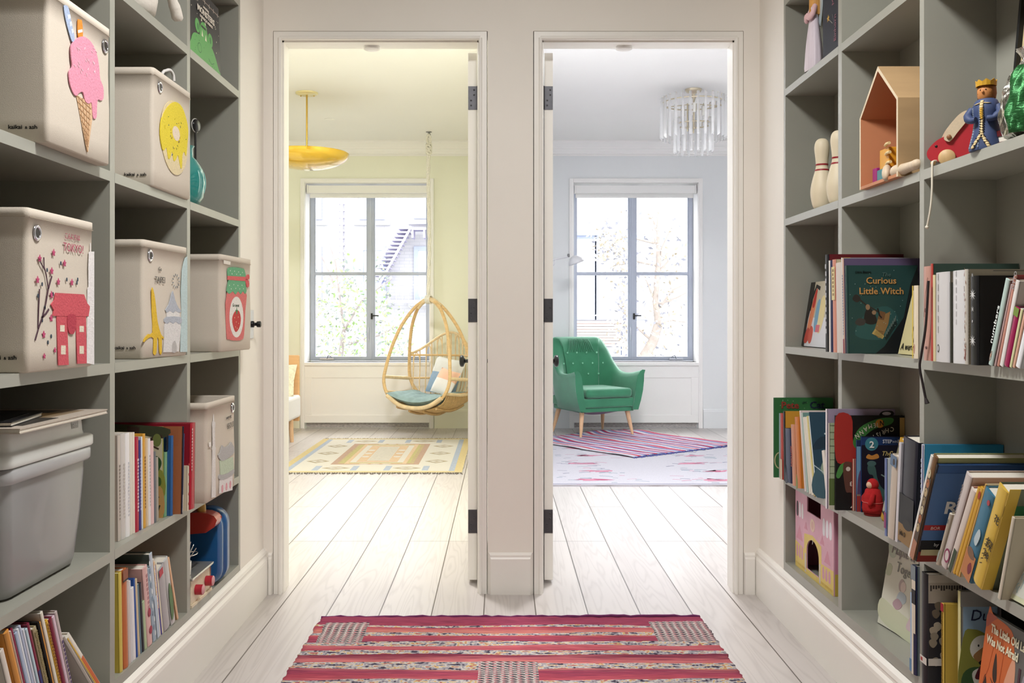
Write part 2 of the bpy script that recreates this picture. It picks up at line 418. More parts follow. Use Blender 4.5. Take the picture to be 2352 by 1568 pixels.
# --- windows: white casing to the floor, panelled apron with a vent slot, steel casement, roller blind
m_pane = glass_mat('window_glass', refl=0.06)
m_vent = mat('worn_vent_metal', '#b3adab', rough=0.6, noise=0.35, scale=14, stretch=(3, 1, 8))
for wi, (a, b) in enumerate((WINL, WINR)):
    cas = MB(); cw = 0.04
    for x0, x1 in ((a-cw, a), (b, b+cw)):
        cas.box(x0, x1, YF-0.022, YF, 0, ZT+cw); cas.box(x0+0.012, x1-0.012, YF-0.028, YF-0.022, 0, ZT+cw-0.012)
    cas.box(a, b, YF-0.022, YF, ZT, ZT+cw); cas.box(a, b, YF-0.028, YF-0.022, ZT+0.012, ZT+cw-0.012)
    # apron: stiles and rails around a sunk panel, then the sill nose
    cas.box(a, b, YF-0.008, YF+0.06, 0.115, ZS-0.02); 
    cas.box(a, b, YF-0.016, YF, ZS-0.15, ZS-0.02); cas.box(a, b, YF-0.016, YF, 0.055, 0.13)
    cas.box(a, a+0.07, YF-0.016, YF, 0.13, ZS-0.15); cas.box(b-0.07, b, YF-0.016, YF, 0.13, ZS-0.15)
    o = cas.build('trim_window_casing', m_btrim, bevel=0.002); o.name = 'trim_%d' % (wi+5); o['kind'] = 'structure'
    sl = MB(); sl.box(a-0.0, b+0.0, YF-0.035, YF+RV, ZS-0.03, ZS); 
    for x in (a, b): 
        sg = 1 if x == a else -1
        sl.box(x, x+sg*0.004, YF, YF+RV, ZS, ZT)
    sl.box(a, b, YF, YF+RV, ZT-0.004, ZT)
    o = struct(sl, 'trim_%d' % (wi+7), m_btrim, bevel=0.003)
    vt = MB(); vt.box(a+0.01, b-0.01, YF+0.02, YF+0.03, 0.004, 0.055); struct(vt, 'trim_%d' % (wi+9), m_vent)
    # steel casement
    fx0, fx1, fz0, fz1, fy = a+0.006, b-0.006, ZS+0.004, ZT-0.006, YF+RV
    fr = MB(); t = 0.038
    fr.box(fx0, fx0+t, fy, fy+0.05, fz0, fz1); fr.box(fx1-t, fx1, fy, fy+0.05, fz0, fz1)
    fr.box(fx0+t, fx1-t, fy+0.0005, fy+0.05, fz0, fz0+t+0.006); fr.box(fx0+t, fx1-t, fy+0.0005, fy+0.05, fz1-t, fz1)
    xm = (fx0+fx1)/2
    fr.box(xm-0.032, xm+0.032, fy-0.002, fy+0.05, fz0, fz1); fr.box(xm-0.012, xm+0.012, fy-0.010, fy, fz0, fz1)
    fr.box(fx0+t, fx1-t, fy+0.006, fy+0.04, 1.513, 1.545); fr.box(fx0+t, fx1-t, fy+0.001, fy+0.04, 1.522, 1.536)
    for sx in (fx0+t, xm-0.032-0.012, xm+0.032, fx1-t-0.012):
        fr.box(sx, sx+0.012, fy+0.01, fy+0.04, fz0+t, fz1-t)
    win = struct(fr, 'window_%d' % (wi+1), m_steel)
    p = MB()
    for x0, x1 in ((fx0+t, xm-0.032), (xm+0.032, fx1-t)):
        for z0, z1 in ((fz0+t+0.006, 1.513), (1.545, fz1-t)):
            p.box(x0, x1, fy+0.020, fy+0.024, z0, z1)
    p.build('pane', m_pane, parent=win)
    h = MB(); 
    h.box(xm+0.004, xm+0.022, fy-0.022, fy-0.002, 1.07, 1.13); h.box(xm+0.01, xm+0.085, fy-0.03, fy-0.02, 1.10, 1.112)
    h.build('latch', m_black, parent=win)
    h = MB(); h.tube([(xm-0.02, fy-0.012, 0.86), (xm-0.02, fy-0.022, 0.88), (xm-0.02, fy-0.022, 0.97), (xm-0.02, fy-0.012, 0.99)], 0.005)
    h.build('pull_handle', mat('brushed_nickel', '#c9ccd6', rough=0.3, metal=0.8), parent=win)
    h = MB(); hx = fx0+0.17 if wi == 0 else fx1-0.17; sg = 1 if wi == 0 else -1
    h.box(hx-0.07, hx+0.07, fy-0.028, fy, fz0+0.012, fz0+0.03)
    h.tube([(hx, fy-0.03, fz0+0.03), (hx+sg*0.02, fy-0.04, fz0+0.06), (hx+sg*0.06, fy-0.045, fz0+0.04)], 0.007)
    h.build('crank', MATS['brushed_nickel'], parent=win)
    # roller blind
    bl = thing('roller_blind', ('white rolled-up blind at the head of the window beside the hanging chair' if wi == 0 else 'white rolled-up blind at the head of the window behind the green armchair'), 'blind', ((a+b)/2, YF+0.06, ZT-0.085), group='roller blinds')
    hw = (b-a)/2-0.025
    m_bl = mat('white_blind_fabric', '#efeeec', rough=0.7)
    MB().box(-hw, hw, -0.035, 0.03, -0.012, 0.062).build('cassette', m_bl, bl, bevel=0.004)
    MB().box(-hw+0.004, hw-0.004, 0.034, 0.037, -0.035, 0.03).build('shade', m_bl, bl)
    MB().box(-hw+0.004, hw-0.004, 0.029, 0.041, -0.052, -0.033).build('bottom_bar', m_bl, bl, bevel=0.004)
    for e in (-1, 1): MB().box(e*hw, e*(hw+0.012), -0.04, 0.034, -0.014, 0.064).build('end_bracket', m_bl, bl)

# --- bedroom doors, swung open against the pier
ZL = 2.136
for di, (xa, xb, kx) in enumerate(((-0.135, -0.098, -1), (0.172, 0.207, 1))):
    ly = y1+0.018
    dr = struct(MB().box(xa, xb, ly, ly+0.745, 0.016, ZL), 'door_%d' % (di+1), m_trim, bevel=0.0015)
    for zc in (1.954, 1.10, 0.252):
        h = MB(); h.box(xa+0.0008, xb-0.0008, ly-0.0022, ly+0.001, zc-0.047, zc+0.047)
        for k in (-0.03, -0.01, 0.012, 0.032):
            h.lathe([(0.0035, 0), (0.0035, 0.0008), (0, 0.001)], None, 10, frame(((xa+xb)/2+0.006*(1 if k*100 % 2 > 1 else -1), ly-0.0022, zc+k), (1, 0, 0), (0, 0, 1)))
        hx = xb+0.004 if kx < 0 else xa-0.004
        h.tube([(hx, ly-0.004, zc-0.047), (hx, ly-0.004, zc+0.047)], 0.006, seg=10)
        h.build('hinge', m_hinge, parent=dr)
    for s_ in (-1, 1):
        k = MB(); fx = xa if s_ < 0 else xb
        Mk = frame((fx, ly+0.675, 0.868), (0, 1, 0), (0, 0, 1)) if s_ > 0 else frame((fx, ly+0.675, 0.868), (0, -1, 0), (0, 0, 1))
        k.lathe([(0.026, 0), (0.026, 0.004), (0.012, 0.008), (0.0085, 0.02), (0.0085, 0.035), (0.016, 0.04), (0.026, 0.044), (0.0285, 0.052), (0.026, 0.060), (0.014, 0.064), (0, 0.065)], None, 24, Mk)
        k.build('door_knob', m_black, parent=dr)
# small white catches let into the door heads
for nm, x, lb in (('door_catch', -0.515, 'small white round catch under the head of the left doorway'), ('door_catch', 0.486, 'small white round catch under the head of the right doorway')):
    c = MB().lathe([(0.03, 0), (0.033, -0.004), (0.033, -0.012), (0.026, -0.016), (0, -0.017)], m_btrim, 24, Matrix.Translation((x, YW+0.085, ZH)))
    tag(c.build(nm), lb, 'door catch', 'door head catches')

# ================================================================== BUILT-IN SHELVES
def bookcase(side):
    x = XL if side < 0 else XR
    dep = 0.36 if side < 0 else 0.172
    xb = x+side*dep
    if side < 0: ends = 3.3656; divs = [(2.8155, 2.843), (2.261, 2.289), (1.707, 1.735), (1.153, 1.181), (0.60, 0.628)]
    else: ends = 3.380; divs = [(2.8217, 2.851), (2.272, 2.2955), (1.72, 1.746), (1.17, 1.196), (0.62, 0.646)]
    ynear = divs[-1][0]
    lab = ('sage-grey built-in bookcase on the left wall, holding fabric bins and the clear tub' if side < 0 else 'sage-grey built-in bookcase on the right wall, holding toys and most of the picture books')
    t = thing('built_in_bookcase', lab, 'bookcase', (x, (ynear+ends)/2, 0.178))
    off = Vector((-x, -(ynear+ends)/2, -0.178)); T = Matrix.Translation(off)
    tops = (2.19, 1.866, 1.413, 0.959, 0.513) if side < 0 else (2.196, 1.876, 1.418, 0.968, 0.508)
    q = MB(); q.box(xb, xb+side*0.008, ynear, ends+0.018, 0.178, 2.69, M=T); q.build('back_panel', m_shelf, t)
    q = MB(); q.box(x, xb, ends, ends+0.019, 0.178, 2.69, M=T); q.build('end_panel', m_shelf, t)
    q = MB(); q.box(x, xb, ynear, ends, 2.665, 2.69, M=T); q.build('top_panel', m_shelf, t)
    q = MB(); q.box(x, xb, ynear, ends, 0.178, 0.2013 if side < 0 else 0.207, M=T); q.build('bottom_panel', m_shelf, t)
    for (a, b) in divs:
        q = MB(); q.box(x+side*0.0004, xb, a, b, 0.2013 if side < 0 else 0.207, 2.665, M=T); q.build('divider', m_shelf, t)
    cols = [(divs[0][1], ends)]+[(divs[i+1][1], divs[i][0]) for i in range(len(divs)-1)]
    for z in tops:
        for (a, b) in cols:
            q = MB(); q.box(x, xb, a, b, z-0.024, z, M=T); q.build('shelf', m_shelf, t)
    return t
bookcase(-1); bookcase(1)
# shelf heights used below
LZ = dict(top=1.866, two=1.413, three=0.959, four=0.513, base=0.2013)
RZ = dict(top=1.876, two=1.418, three=0.968, four=0.508, base=0.207)
def yl(px, X): return FPX*abs(X)/(1152-px)      # depth of a point on the left shelves, from where it sits across the view
def yr(px, X): return FPX*abs(X)/(px-1152)
# ================================================================== OUTSIDE THE WINDOWS
def P(px, py, Y): return Vector(((px-1152)*Y/FPX, Y, CAMH-(py-735)*Y/FPX))
def brick_mat(name, c1, c2, mo, scale=1.0, bw=0.22, rh=0.07):
    m = bpy.data.materials.new(name); m.use_nodes = True; nt = m.node_tree; b = nt.nodes['Principled BSDF']; N = nt.nodes.new; L = nt.links.new
    tc = N('ShaderNodeTexCoord'); mp = N('ShaderNodeMapping'); mp.inputs['Rotation'].default_value = (-PI/2, 0, 0); L(tc.outputs['Object'], mp.inputs[0])
    br = N('ShaderNodeTexBrick'); br.inputs['Scale'].default_value = scale; br.inputs['Brick Width'].default_value = bw; br.inputs['Row Height'].default_value = rh
    br.inputs['Mortar Size'].default_value = 0.008; br.inputs['Color1'].default_value = (*c1, 1); br.inputs['Color2'].default_value = (*c2, 1); br.inputs['Mortar'].default_value = (*mo, 1)
    L(mp.outputs[0], br.inputs['Vector']); L(br.outputs['Color'], b.inputs['Base Color']); b.inputs['Roughness'].default_value = 0.9
    MATS[name] = m; return m
m_brick = brick_mat('pale_painted_brick', (0.47, 0.46, 0.465), (0.44, 0.43, 0.44), (0.40, 0.395, 0.41))
m_bframe = mat('blue_grey_window_frame', (0.62, 0.65, 0.75), rough=0.5, noise=0.1, scale=6)
m_bglass = mat('bright_facade_glass', (0.78, 0.79, 0.80), rough=0.2)
m_bstone = mat('facade_stone', (0.76, 0.76, 0.77), rough=0.8, noise=0.08, scale=5)
m_iron = mat('fire_escape_iron', (0.72, 0.70, 0.79), rough=0.6, noise=0.15, scale=9)
YB = 21.0
struct(MB().box(-16, 16, 10.2, 40, -4.6, -4.5), 'ground_outside', mat('garden_paving', (0.40, 0.41, 0.38), rough=0.9, noise=0.2, scale=2))
bl = thing('brick_building', 'pale brick townhouse with a fire escape, seen through the left window', 'building', (-4.0, YB, -4.5))
q = MB(); q.box(-8, 4.1, 0, 1.0, 0, 13); q.build('wall', m_brick, bl)
def fwin(par, x0, x1, y0, y1, Y, off, fw=0.09, glass=None, sill=True, mull=True, fm=None):
    a = P(x0, y1, Y)-Vector(off); b = P(x1, y0, Y)-Vector(off)
    q = MB(); d0, d1 = -0.06, 0.02
    q.box(a.x, a.x+fw, d0, d1, a.z, b.z); q.box(b.x-fw, b.x, d0, d1, a.z, b.z); q.box(a.x+fw, b.x-fw, d0, d1, a.z, a.z+fw); q.box(a.x+fw, b.x-fw, d0, d1, b.z-fw, b.z)
    if mull: q.box(a.x+fw, b.x-fw, d0+0.01, d1, (a.z+b.z)/2-0.03, (a.z+b.z)/2+0.03)
    wn = q.build('window', fm or m_bframe, par)
    MB().box(a.x+fw, b.x-fw, -0.02, 0.0, a.z+fw, b.z-fw).build('pane', glass or m_bglass, wn)
    if sill: MB().box(a.x-0.12, b.x+0.12, -0.12, 0.0, a.z-0.12, a.z-0.02).build('sill', m_bstone, wn)
off = (-4.0, 0, -4.5)
for (x0, x1, y0, y1) in ((826, 884, 340, 505), (951, 1010, 340, 503), (826, 887, 566, 690), (951, 1012, 566, 690), (826, 884, 760, 900), (690, 740, 340, 505), (690, 740, 566, 690)):
    fwin(bl, x0, x1, y0, y1, YB, off)
q = MB(); a = P(786, 470, YB)-Vector(off); b = P(787, 660, YB)-Vector(off)
q.tube([(a.x, -0.08, a.z+4), (a.x, -0.08, b.z-6)], 0.035, seg=6)
for k in range(14): q.box(a.x-0.06, a.x+0.06, -0.10, 0, a.z-k*0.15, a.z-k*0.15+0.05)
q.build('downpipe', m_iron, bl)
# fire escape
fe = thing('fire_escape', 'iron fire escape stair climbing the brick townhouse outside', 'fire escape', (-2.5, YB-0.15, -1.0))
o = Vector((-2.5, YB-0.15, -1.0))
a = P(870, 655, YB-0.6)-o; b = P(945, 520, YB-0.6)-o
q = MB()
for dx in (-0.0, -0.26):
    q.tube([a+Vector((dx, 0, 0)), b+Vector((dx, 0, 0))], 0.03, seg=6)
for k in range(15):
    p = a.lerp(b, (k+0.5)/15); q.box(p.x-0.26, p.x+0.02, p.y-0.02, p.y+0.5, p.z-0.012, p.z+0.012)
q.build('stair', m_iron, fe)
q = MB(); c = P(945, 522, YB-0.6)-o; q.box(c.x, c.x+3.0, c.y, -0.02, c.z-0.05, c.z); 
for k in range(12): q.box(c.x+k*0.25, c.x+k*0.25+0.04, c.y, -0.02, c.z-0.22, c.z-0.05)
q.build('landing', m_iron, fe)
q = MB(); c = P(868, 690, YB-0.6)-o; q.box(c.x, c.x+3.4, c.y, -0.02, c.z-0.05, c.z); q.build('lower_landing', m_iron, fe)
q = MB()
for z0 in (0.0, 0.33): q.tube([(c.x, c.y, c.z+z0), (c.x+3.4, c.y, c.z+z0)], 0.012, seg=5)
for k in range(26): q.tube([(c.x+k*0.13, c.y, c.z), (c.x+k*0.13, c.y, c.z+0.33)], 0.007, seg=4)
q.build('railing', m_iron, fe)
# modern building opposite the right window
b2 = thing('modern_building', 'pale modern townhouse with large dark-framed panes and timber cladding outside', 'building', (5.0, YB+0.4, -4.5))
off2 = (5.0, 0, -4.5); Y2 = YB+0.4
q = MB(); q.box(-4.88, 9, 0, 1.0, 0, 13); q.build('wall', m_bstone, b2)
q = MB(); zc = P(0, 540, Y2).z+4.5; q.box(-4.7, -2.0, -0.18, 0, zc-0.02, zc+0.05); q.build('cornice', m_bframe, b2)
fwin(b2, 1300, 1369, 542, 734, Y2, off2, fw=0.06, sill=False, mull=False)
fwin(b2, 1366, 1440, 542, 734, Y2, off2, fw=0.05, sill=False, mull=False)
fwin(b2, 1450, 1530, 542, 734, Y2, off2, fw=0.05, sill=False, mull=False, glass=mat('pale_facade_glass', (0.75, 0.77, 0.80), rough=0.3))
q = MB(); a = P(1300, 796, Y2)-Vector(off2); b = P(1427, 737, Y2)-Vector(off2)
for k in range(9):
    z = a.z+(b.z-a.z)*k/9; q.box(a.x, b.x, -0.05-(0.01 if k % 2 else 0), 0, z+0.012, z+(b.z-a.z)/9)
q.build('timber_cladding', mat('pale_timber', (0.80, 0.71, 0.67), rough=0.7, noise=0.12, scale=6, stretch=(1, 1, 8)), b2)
q = MB(); a = P(1427, 830, Y2)-Vector(off2); b = P(1441, 737, Y2)-Vector(off2); q.box(a.x, b.x, -0.1, 0, a.z-1, b.z); q.build('post', m_bframe, b2)
fwin(b2, 1378, 1426, 797, 850, Y2, off2, fw=0.05, sill=False)

# trees
def leaf_cloud(n, fn, size, mats, rnd):
    mb = MB()
    for i in range(n):
        c = fn(rnd); s_ = size*rnd.uniform(0.6, 1.4)
        R = Matrix.Translation(c) @ Matrix.Rotation(rnd.uniform(0, 6.28), 4, 'Z') @ Matrix.Rotation(rnd.uniform(-1.2, 1.2), 4, 'X') @ Matrix.Rotation(rnd.uniform(0, 6.28), 4, 'Y')
        mb.add([(-s_, 0, 0), (0, 0, -s_*0.5), (s_, 0, 0), (0, s_*0.15, s_*0.5)], [(0, 1, 2, 3)], rnd.choice(mats), False, R)
    return mb
lg = [mat('leaf_green', (0.58, 0.65, 0.46), rough=0.6), mat('leaf_pale', (0.66, 0.67, 0.58), rough=0.6), mat('leaf_cream', (0.79, 0.77, 0.74), rough=0.6), mat('leaf_fresh', (0.54, 0.65, 0.41), rough=0.6), mat('leaf_grey', (0.48, 0.51, 0.49), rough=0.6)]  # leaf tones, picked at random for each leaf
rnd = random.Random(11)
YT = 14.0
tr = thing('green_tree', 'pale green leafy tree below the brick townhouse, filling the lower left window', 'tree', (-2.4, YT, -4.5))
tb = Vector((-2.4, YT, -4.5))
def crownl(r):
    while True:
        x, y = r.uniform(690, 950), r.uniform(560, 850)
        top = 585+ (0 if x < 860 else (x-860)*1.3)+30*math.sin(x*0.07)
        if y > top and (r.random() < min(1, (y-top)/110+0.12)): return P(x, y, YT+r.uniform(-0.8, 0.8))-tb
leaf_cloud(2600, crownl, 0.034, lg, rnd).build('foliage', parent=tr)
q = MB(); mb_bark = mat('pale_bark', (0.58, 0.54, 0.53), rough=0.9, noise=0.2, scale=12)
q.tube([(0.1, 0.1, 0), (0.05, 0, 2.5), (-0.1, 0, 4.0), P(790, 760, YT)-tb], [0.12, 0.09, 0.06, 0.03], seg=8)
for pts in (((790, 760), (770, 600), (755, 555)), ((790, 760), (830, 690), (900, 640)), ((770, 660), (745, 600), (738, 590)), ((800, 790), (870, 770), (930, 740))):
    q.tube([P(x, y, YT)-tb for x, y in pts], [0.02, 0.014, 0.006], seg=5)
q.build('trunk', mb_bark, tr)
t2 = thing('blossom_tree', 'cream blossoming tree with forked trunk outside the window behind the armchair', 'tree', (2.2, YT, -4.5))
tb2 = Vector((2.2, YT, -4.5))
q = MB()
q.tube([(0, 0, 0), (-0.1, 0, 3.0), P(1472, 830, YT)-tb2, P(1500, 785, YT)-tb2, P(1512, 745, YT)-tb2], [0.14, 0.12, 0.085, 0.075, 0.065], seg=8)
q.tube([P(1512, 745, YT)-tb2, P(1505, 690, YT)-tb2, P(1512, 600, YT)-tb2, P(1511, 490, YT)-tb2], [0.05, 0.045, 0.035, 0.016], seg=8)
for pts in (((1512, 640), (1520, 570), (1550, 505)), ((1508, 530), (1501, 505), (1497, 490)), ((1506, 700), (1490, 655), (1482, 640)), ((1512, 745), (1545, 735), (1590, 742)), ((1514, 622), (1535, 600), (1530, 590)), ((1520, 700), (1545, 665), (1580, 650)), ((1505, 700), (1540, 690), (1590, 665)), ((1500, 785), (1450, 740), (1420, 700)), ((1511, 560), (1450, 545), (1400, 540)), ((1512, 610), (1460, 600), (1410, 610))):
    q.tube([P(x, y, YT)-tb2 for x, y in pts], [0.02, 0.014, 0.006], seg=5)
q.build('trunk', mat('cream_bark', (0.60, 0.56, 0.53), rough=0.9, noise=0.15, scale=12), t2)
lc = [mat('blossom_cream', (0.81, 0.80, 0.77), rough=0.6), mat('blossom_white', (0.84, 0.84, 0.82), rough=0.6), mat('blossom_tan', (0.62, 0.58, 0.51), rough=0.6), mat('blossom_grey', (0.52, 0.52, 0.56), rough=0.6)]
def crownr(r):
    k = r.random()
    if k < 0.45: return P(r.gauss(1520, 45), r.uniform(480, 830), YT+r.uniform(-0.7, 0.7))-tb2
    if k < 0.7: return P(r.gauss(1405, 20)+0*1, r.gauss(565, 25), YT+r.uniform(-0.6, 0.6))-tb2
    return P(r.gauss(1432, 16), r.uniform(560, 830), YT+r.uniform(-0.5, 0.5))-tb2
leaf_cloud(2300, crownr, 0.036, lc, rnd).build('foliage', parent=t2)
# ================================================================== BEDROOM FURNITURE
def catmull(pts, k=6, closed=False):
    pts = [Vector(p) for p in pts]; n = len(pts); out = []
    rng = range(n if closed else n-1)
    for i in rng:
        p1, p2 = pts[i], pts[(i+1) % n]
        p0 = pts[(i-1) % n] if (closed or i > 0) else p1*2-p2
        p3 = pts[(i+2) % n] if (closed or i+2 < n) else p2*2-p1
        for q in range(k):
            t = q/k
            out.append(0.5*((2*p1)+(p2-p0)*t+(2*p0-5*p1+4*p2-p3)*t*t+(3*p1-p0-3*p2+p3)*t**3))
    if not closed: out.append(pts[-1])
    return out
def pillow_mesh(mb, w, h, t, m=None, M=None, n=15, sag=0.0, pinch=0.12):
    """soft square cushion in its local xy plane, thickness along z"""
    def f(side):
        def g(u, v):
            a, b = u*2-1, v*2-1
            e = max(0, (1-abs(a)**2.4)*(1-abs(b)**2.4))**0.45
            k = 1-pinch*(abs(a)*abs(b))**2
            k2 = 1-0.06*(1-abs(a))*abs(b)**3
            return (a*w/2*(1-0.05*(1-abs(b))*abs(a)**3)*(1 if True else k), b*h/2*k2, side*t/2*e-sag*(1-a*a)*(1-b*b))
        return g
    mb.grid(n, n, f(1), m, True, M); mb.grid(n, n, f(-1), m, True, M)
    return mb

# ---- green velvet armchair
m_velvet = mat('green_velvet', '#3a7f5d', rough=0.75, spec=0.2, noise=0.16, scale=7, sheen=0.7)
m_velvet.node_tree.nodes['Principled BSDF'].inputs['Sheen Tint'].default_value = (0.75, 1.0, 0.88, 1)
m_oak = wood_mat('light_oak_leg', '#dcb48c', 0.12, 20, (6, 6, 1))
ac = thing('armchair', 'green velvet armchair with buttoned back and splayed oak legs, standing on the striped rag rug', 'armchair', (0.835, 8.90, 0.014), (0, 0, math.radians(24)))
half = [((0, .27), (0, .36, .872)), ((.12, .27), (.14, .355, .872)), ((.215, .25), (.262, .32, .862)), ((.262, .18), (.302, .235, .77)), ((.285, .09), (.315, .13, .635)), ((.295, 0), (.328, .02, .556)), ((.298, -.15), (.340, -.15, .546)), ((.30, -.31), (.352, -.325, .575)), ((.30, -.335), (.356, -.345, .582))]
st = [((-b[0], b[1]), (-t[0], t[1], t[2])) for b, t in half[:0:-1]]+half
bot = catmull([(b[0], b[1], 0) for b, t in st], 4); top = catmull([t for b, t in st], 4)
ns = len(bot)
ring = []
for i in range(ns):
    a = bot[max(0, i-1)]; c = bot[min(ns-1, i+1)]
    d = (c-a).normalized(); nin = Vector((-d.y, d.x, 0))
    if nin.dot(Vector((0, 0.0, 0))-Vector((bot[i].x, bot[i].y+0.1, 0))) < 0: nin = -nin
    backness = min(1, max(0, (top[i].z-0.58)/0.25)); th = 0.055+0.055*backness
    B = Vector((bot[i].x, bot[i].y, 0.235)); Tt = top[i].copy()
    outn = -nin
    pts = []
    for q in (0, 0.25, 0.5, 0.75, 0.93): p = B.lerp(Tt, q); p += outn*0.018*math.sin(PI*q); pts.append(p)
    lip = 0.012*(1-backness)
    pts.append(Tt+Vector((0, 0, 0.012))+outn*lip); pts.append(Tt+nin*th*0.35+Vector((0, 0, 0.016))); pts.append(Tt+nin*th*0.8+Vector((0, 0, 0.0)))
    for q in (0.9, 0.7, 0.45, 0.2, 0): p = B.lerp(Tt, q)+nin*(th*(1.05+0.25*backness*math.sin(PI*q))); pts.append(p)
    ring.append(pts)
k = len(ring[0])
mb = MB(); mb.add([p for r in ring for p in r], [(i*k+j, i*k+(j+1) % k, (i+1)*k+(j+1) % k, (i+1)*k+j) for i in range(ns-1) for j in range(k)], None, True)
mb.add(ring[0], [tuple(range(k))], None, False); mb.add(ring[-1], [tuple(range(k-1, -1, -1))], None, False)
mb.build('shell', m_velvet, ac)
mb = MB(); mb.box(-0.285, 0.285, -0.325, 0.25, 0.262, 0.345); mb.build('seat_frame', m_velvet, ac, bevel=0.018, bseg=3)
mb = MB(); mb.box(-0.272, 0.272, -0.305, 0.24, 0.222, 0.262); mb.build('base_rail', m_velvet, ac, bevel=0.008)
mb = MB()
mb.grid(12, 10, lambda u, v: ((u-.5)*0.5, (v-.5)*0.5-0.03, 0.224-0.05*math.sin(PI*u)*math.sin(PI*v)))
mb.build('under_cloth', mat('mauve_lining', '#8d7f92', rough=0.8), ac)
mb = MB(); mb.box(-0.236, 0.236, -0.345, 0.20, 0.35, 0.432); mb.build('seat_cushion', m_velvet, ac, bevel=0.03, bseg=4)
for sx, sy in ((-1, -1), (1, -1), (-1, 1), (1, 1)):
    t0 = Vector((sx*0.235, -0.245 if sy < 0 else 0.20, 0.225)); t1 = Vector((sx*0.27, -0.285 if sy < 0 else 0.262, 0.0))
    MB().tube([t0, t0.lerp(t1, .5), t1], [0.023, 0.018, 0.011], seg=14).build('leg', m_oak, ac)
m_btn = mat('button_velvet', '#7fc3a0', rough=0.5, sheen=0.5)
for r_, (zz, n_) in enumerate(((0.74, 4), (0.64, 5), (0.54, 4))):
    for i in range(n_):
        x = (i-(n_-1)/2)*0.105
        y = 0.27+(zz-0.235)/0.637*0.085-0.137-0.02*math.sin(PI*(zz-0.235)/0.637)+0.05*abs(x)*abs(x)/0.04*-0.35
        MB().sphere((x, y, zz), 0.009, None, 10, 6, (1, 0.6, 1)).build('button', m_btn, ac)
mb = MB()
for i in range(13):
    x = (i-6)*0.018; mb.tube([(x*0.9, 0.264, 0.865), (x, 0.2345, 0.84), (x*1.15, 0.2075, 0.78), (x*1.3, 0.198, 0.745)], [0.004, 0.006, 0.005, 0.002], seg=6)
mb.build('gathered_tufts', m_velvet, ac)

# ---- hanging rattan egg chair
m_rattan = mat('honey_rattan', '#e0bd88', rough=0.45, noise=0.14, scale=25, stretch=(1, 1, 3))
m_rat2 = mat('pale_rattan', '#e8cfa6', rough=0.45, noise=0.12, scale=25)
m_rope = mat('white_cotton_rope', '#efebe0', rough=0.95, noise=0.15, scale=120, bump=0.6)
hz = 0.205
hc = thing('hanging_chair', 'rattan egg chair hanging from the ceiling on a white rope by the left window', 'hanging chair', (-0.672, 8.85, hz), (0, 0, math.radians(-30)))
# local axes: x = chair's right seen from the front, -y = forward
W_ = [(0.06, 0.0), (0.075, 0.13), (0.12, 0.24), (0.20, 0.325), (0.31, 0.362), (0.45, 0.348), (0.60, 0.318), (0.75, 0.272), (0.85, 0.225), (0.94, 0.166), (1.00, 0.110), (1.033, 0.056), (1.045, 0.0)]
def fwd(z, s_): 
    z = min(z, 1.04)
    return s_*0.235*(1-(z/1.05)**1.7)
def hoop(s_, dz=0):
    L_ = [(-w_, z) for z, w_ in W_]; R_ = [(w_, z) for z, w_ in W_[::-1]][1:-1]
    pts = [(x, -fwd(z, s_), z+dz*(1-z)) for x, z in L_+R_]
    return catmull(pts, 5, True)
MB().tube(hoop(1), 0.0155, seg=10, closed=True).build('front_hoop', m_rattan, hc)
MB().tube(hoop(-1, 0.02), 0.0155, seg=10, closed=True).build('back_hoop', m_rattan, hc)
MB().tube(catmull([(-0.125, 0.0, 0.975), (-0.08, 0, 1.018), (-0.035, 0, 1.041), (0, 0, 1.046), (0.035, 0, 1.041), (0.08, 0, 1.018), (0.125, 0.0, 0.975)], 4), 0.024, seg=10).build('crown_binding', m_rat2, hc)
# curved back: plan curve bulging backwards between the two sides of the back hoop
def backp(u, z):
    x = (u-0.5)*2
    wz = 0.36-0.10*max(0, (0.25-z))/0.25
    return Vector((x*wz, 0.21+0.17*(1-x*x)-0.10*max(0, 0.3-z)/0.3, z))
def topz(u): return 0.54+0.20*math.sin(PI*u)**1.5
top_rail = [backp(i/24, topz(i/24)) for i in range(25)]
MB().tube(top_rail, 0.012, seg=8).build('top_rail', m_rat2, hc)
for z in (0.52, 0.30):
    MB().tube([backp(i/24, z) for i in range(25)], 0.0095, seg=8).build('back_rail', m_rattan, hc)
nsp = 15
for i in range(nsp):
    u = (i+0.5)/nsp
    zt_ = topz(u)-0.012
    pts = [backp(u, 0.06), backp(u, 0.2), backp(u, 0.4), backp(u, zt_)]
    pts[0] = Vector((pts[0].x*0.8, pts[0].y-0.05, 0.05))
    MB().tube(catmull(pts, 4), 0.0055, seg=6).build('spindle', m_rat2, hc)
for i in range(7):
    u0, u1 = (2*i+0.5)/nsp, (2*i+1.5)/nsp; um = (u0+u1)/2
    zt_ = topz(um)-0.016
    pts = [backp(u0, zt_-0.13), backp(u0+0.005, zt_-0.05), backp(um, zt_), backp(u1-0.005, zt_-0.05), backp(u1, zt_-0.13)]
    MB().tube(catmull(pts, 4), 0.0055, seg=6).build('arch', m_rat2, hc)
for s_ in (-1, 1):
    a = Vector((s_*0.362, -fwd(0.33, 1), 0.335)); b = Vector((s_*0.36, -fwd(0.30, -1), 0.30))
    MB().tube([a, a.lerp(b, .5)+Vector((s_*0.03, 0, 0)), b], 0.017, seg=10).build('arm_rail', m_rat2, hc)
    a = Vector((s_*0.325, -fwd(0.2, 1), 0.20)); b = Vector((s_*0.30, -fwd(0.17, -1), 0.17))
    MB().tube([a, a.lerp(b, .5)+Vector((s_*0.04, 0, -0.01)), b], 0.015, seg=10).build('side_rail', m_rat2, hc)
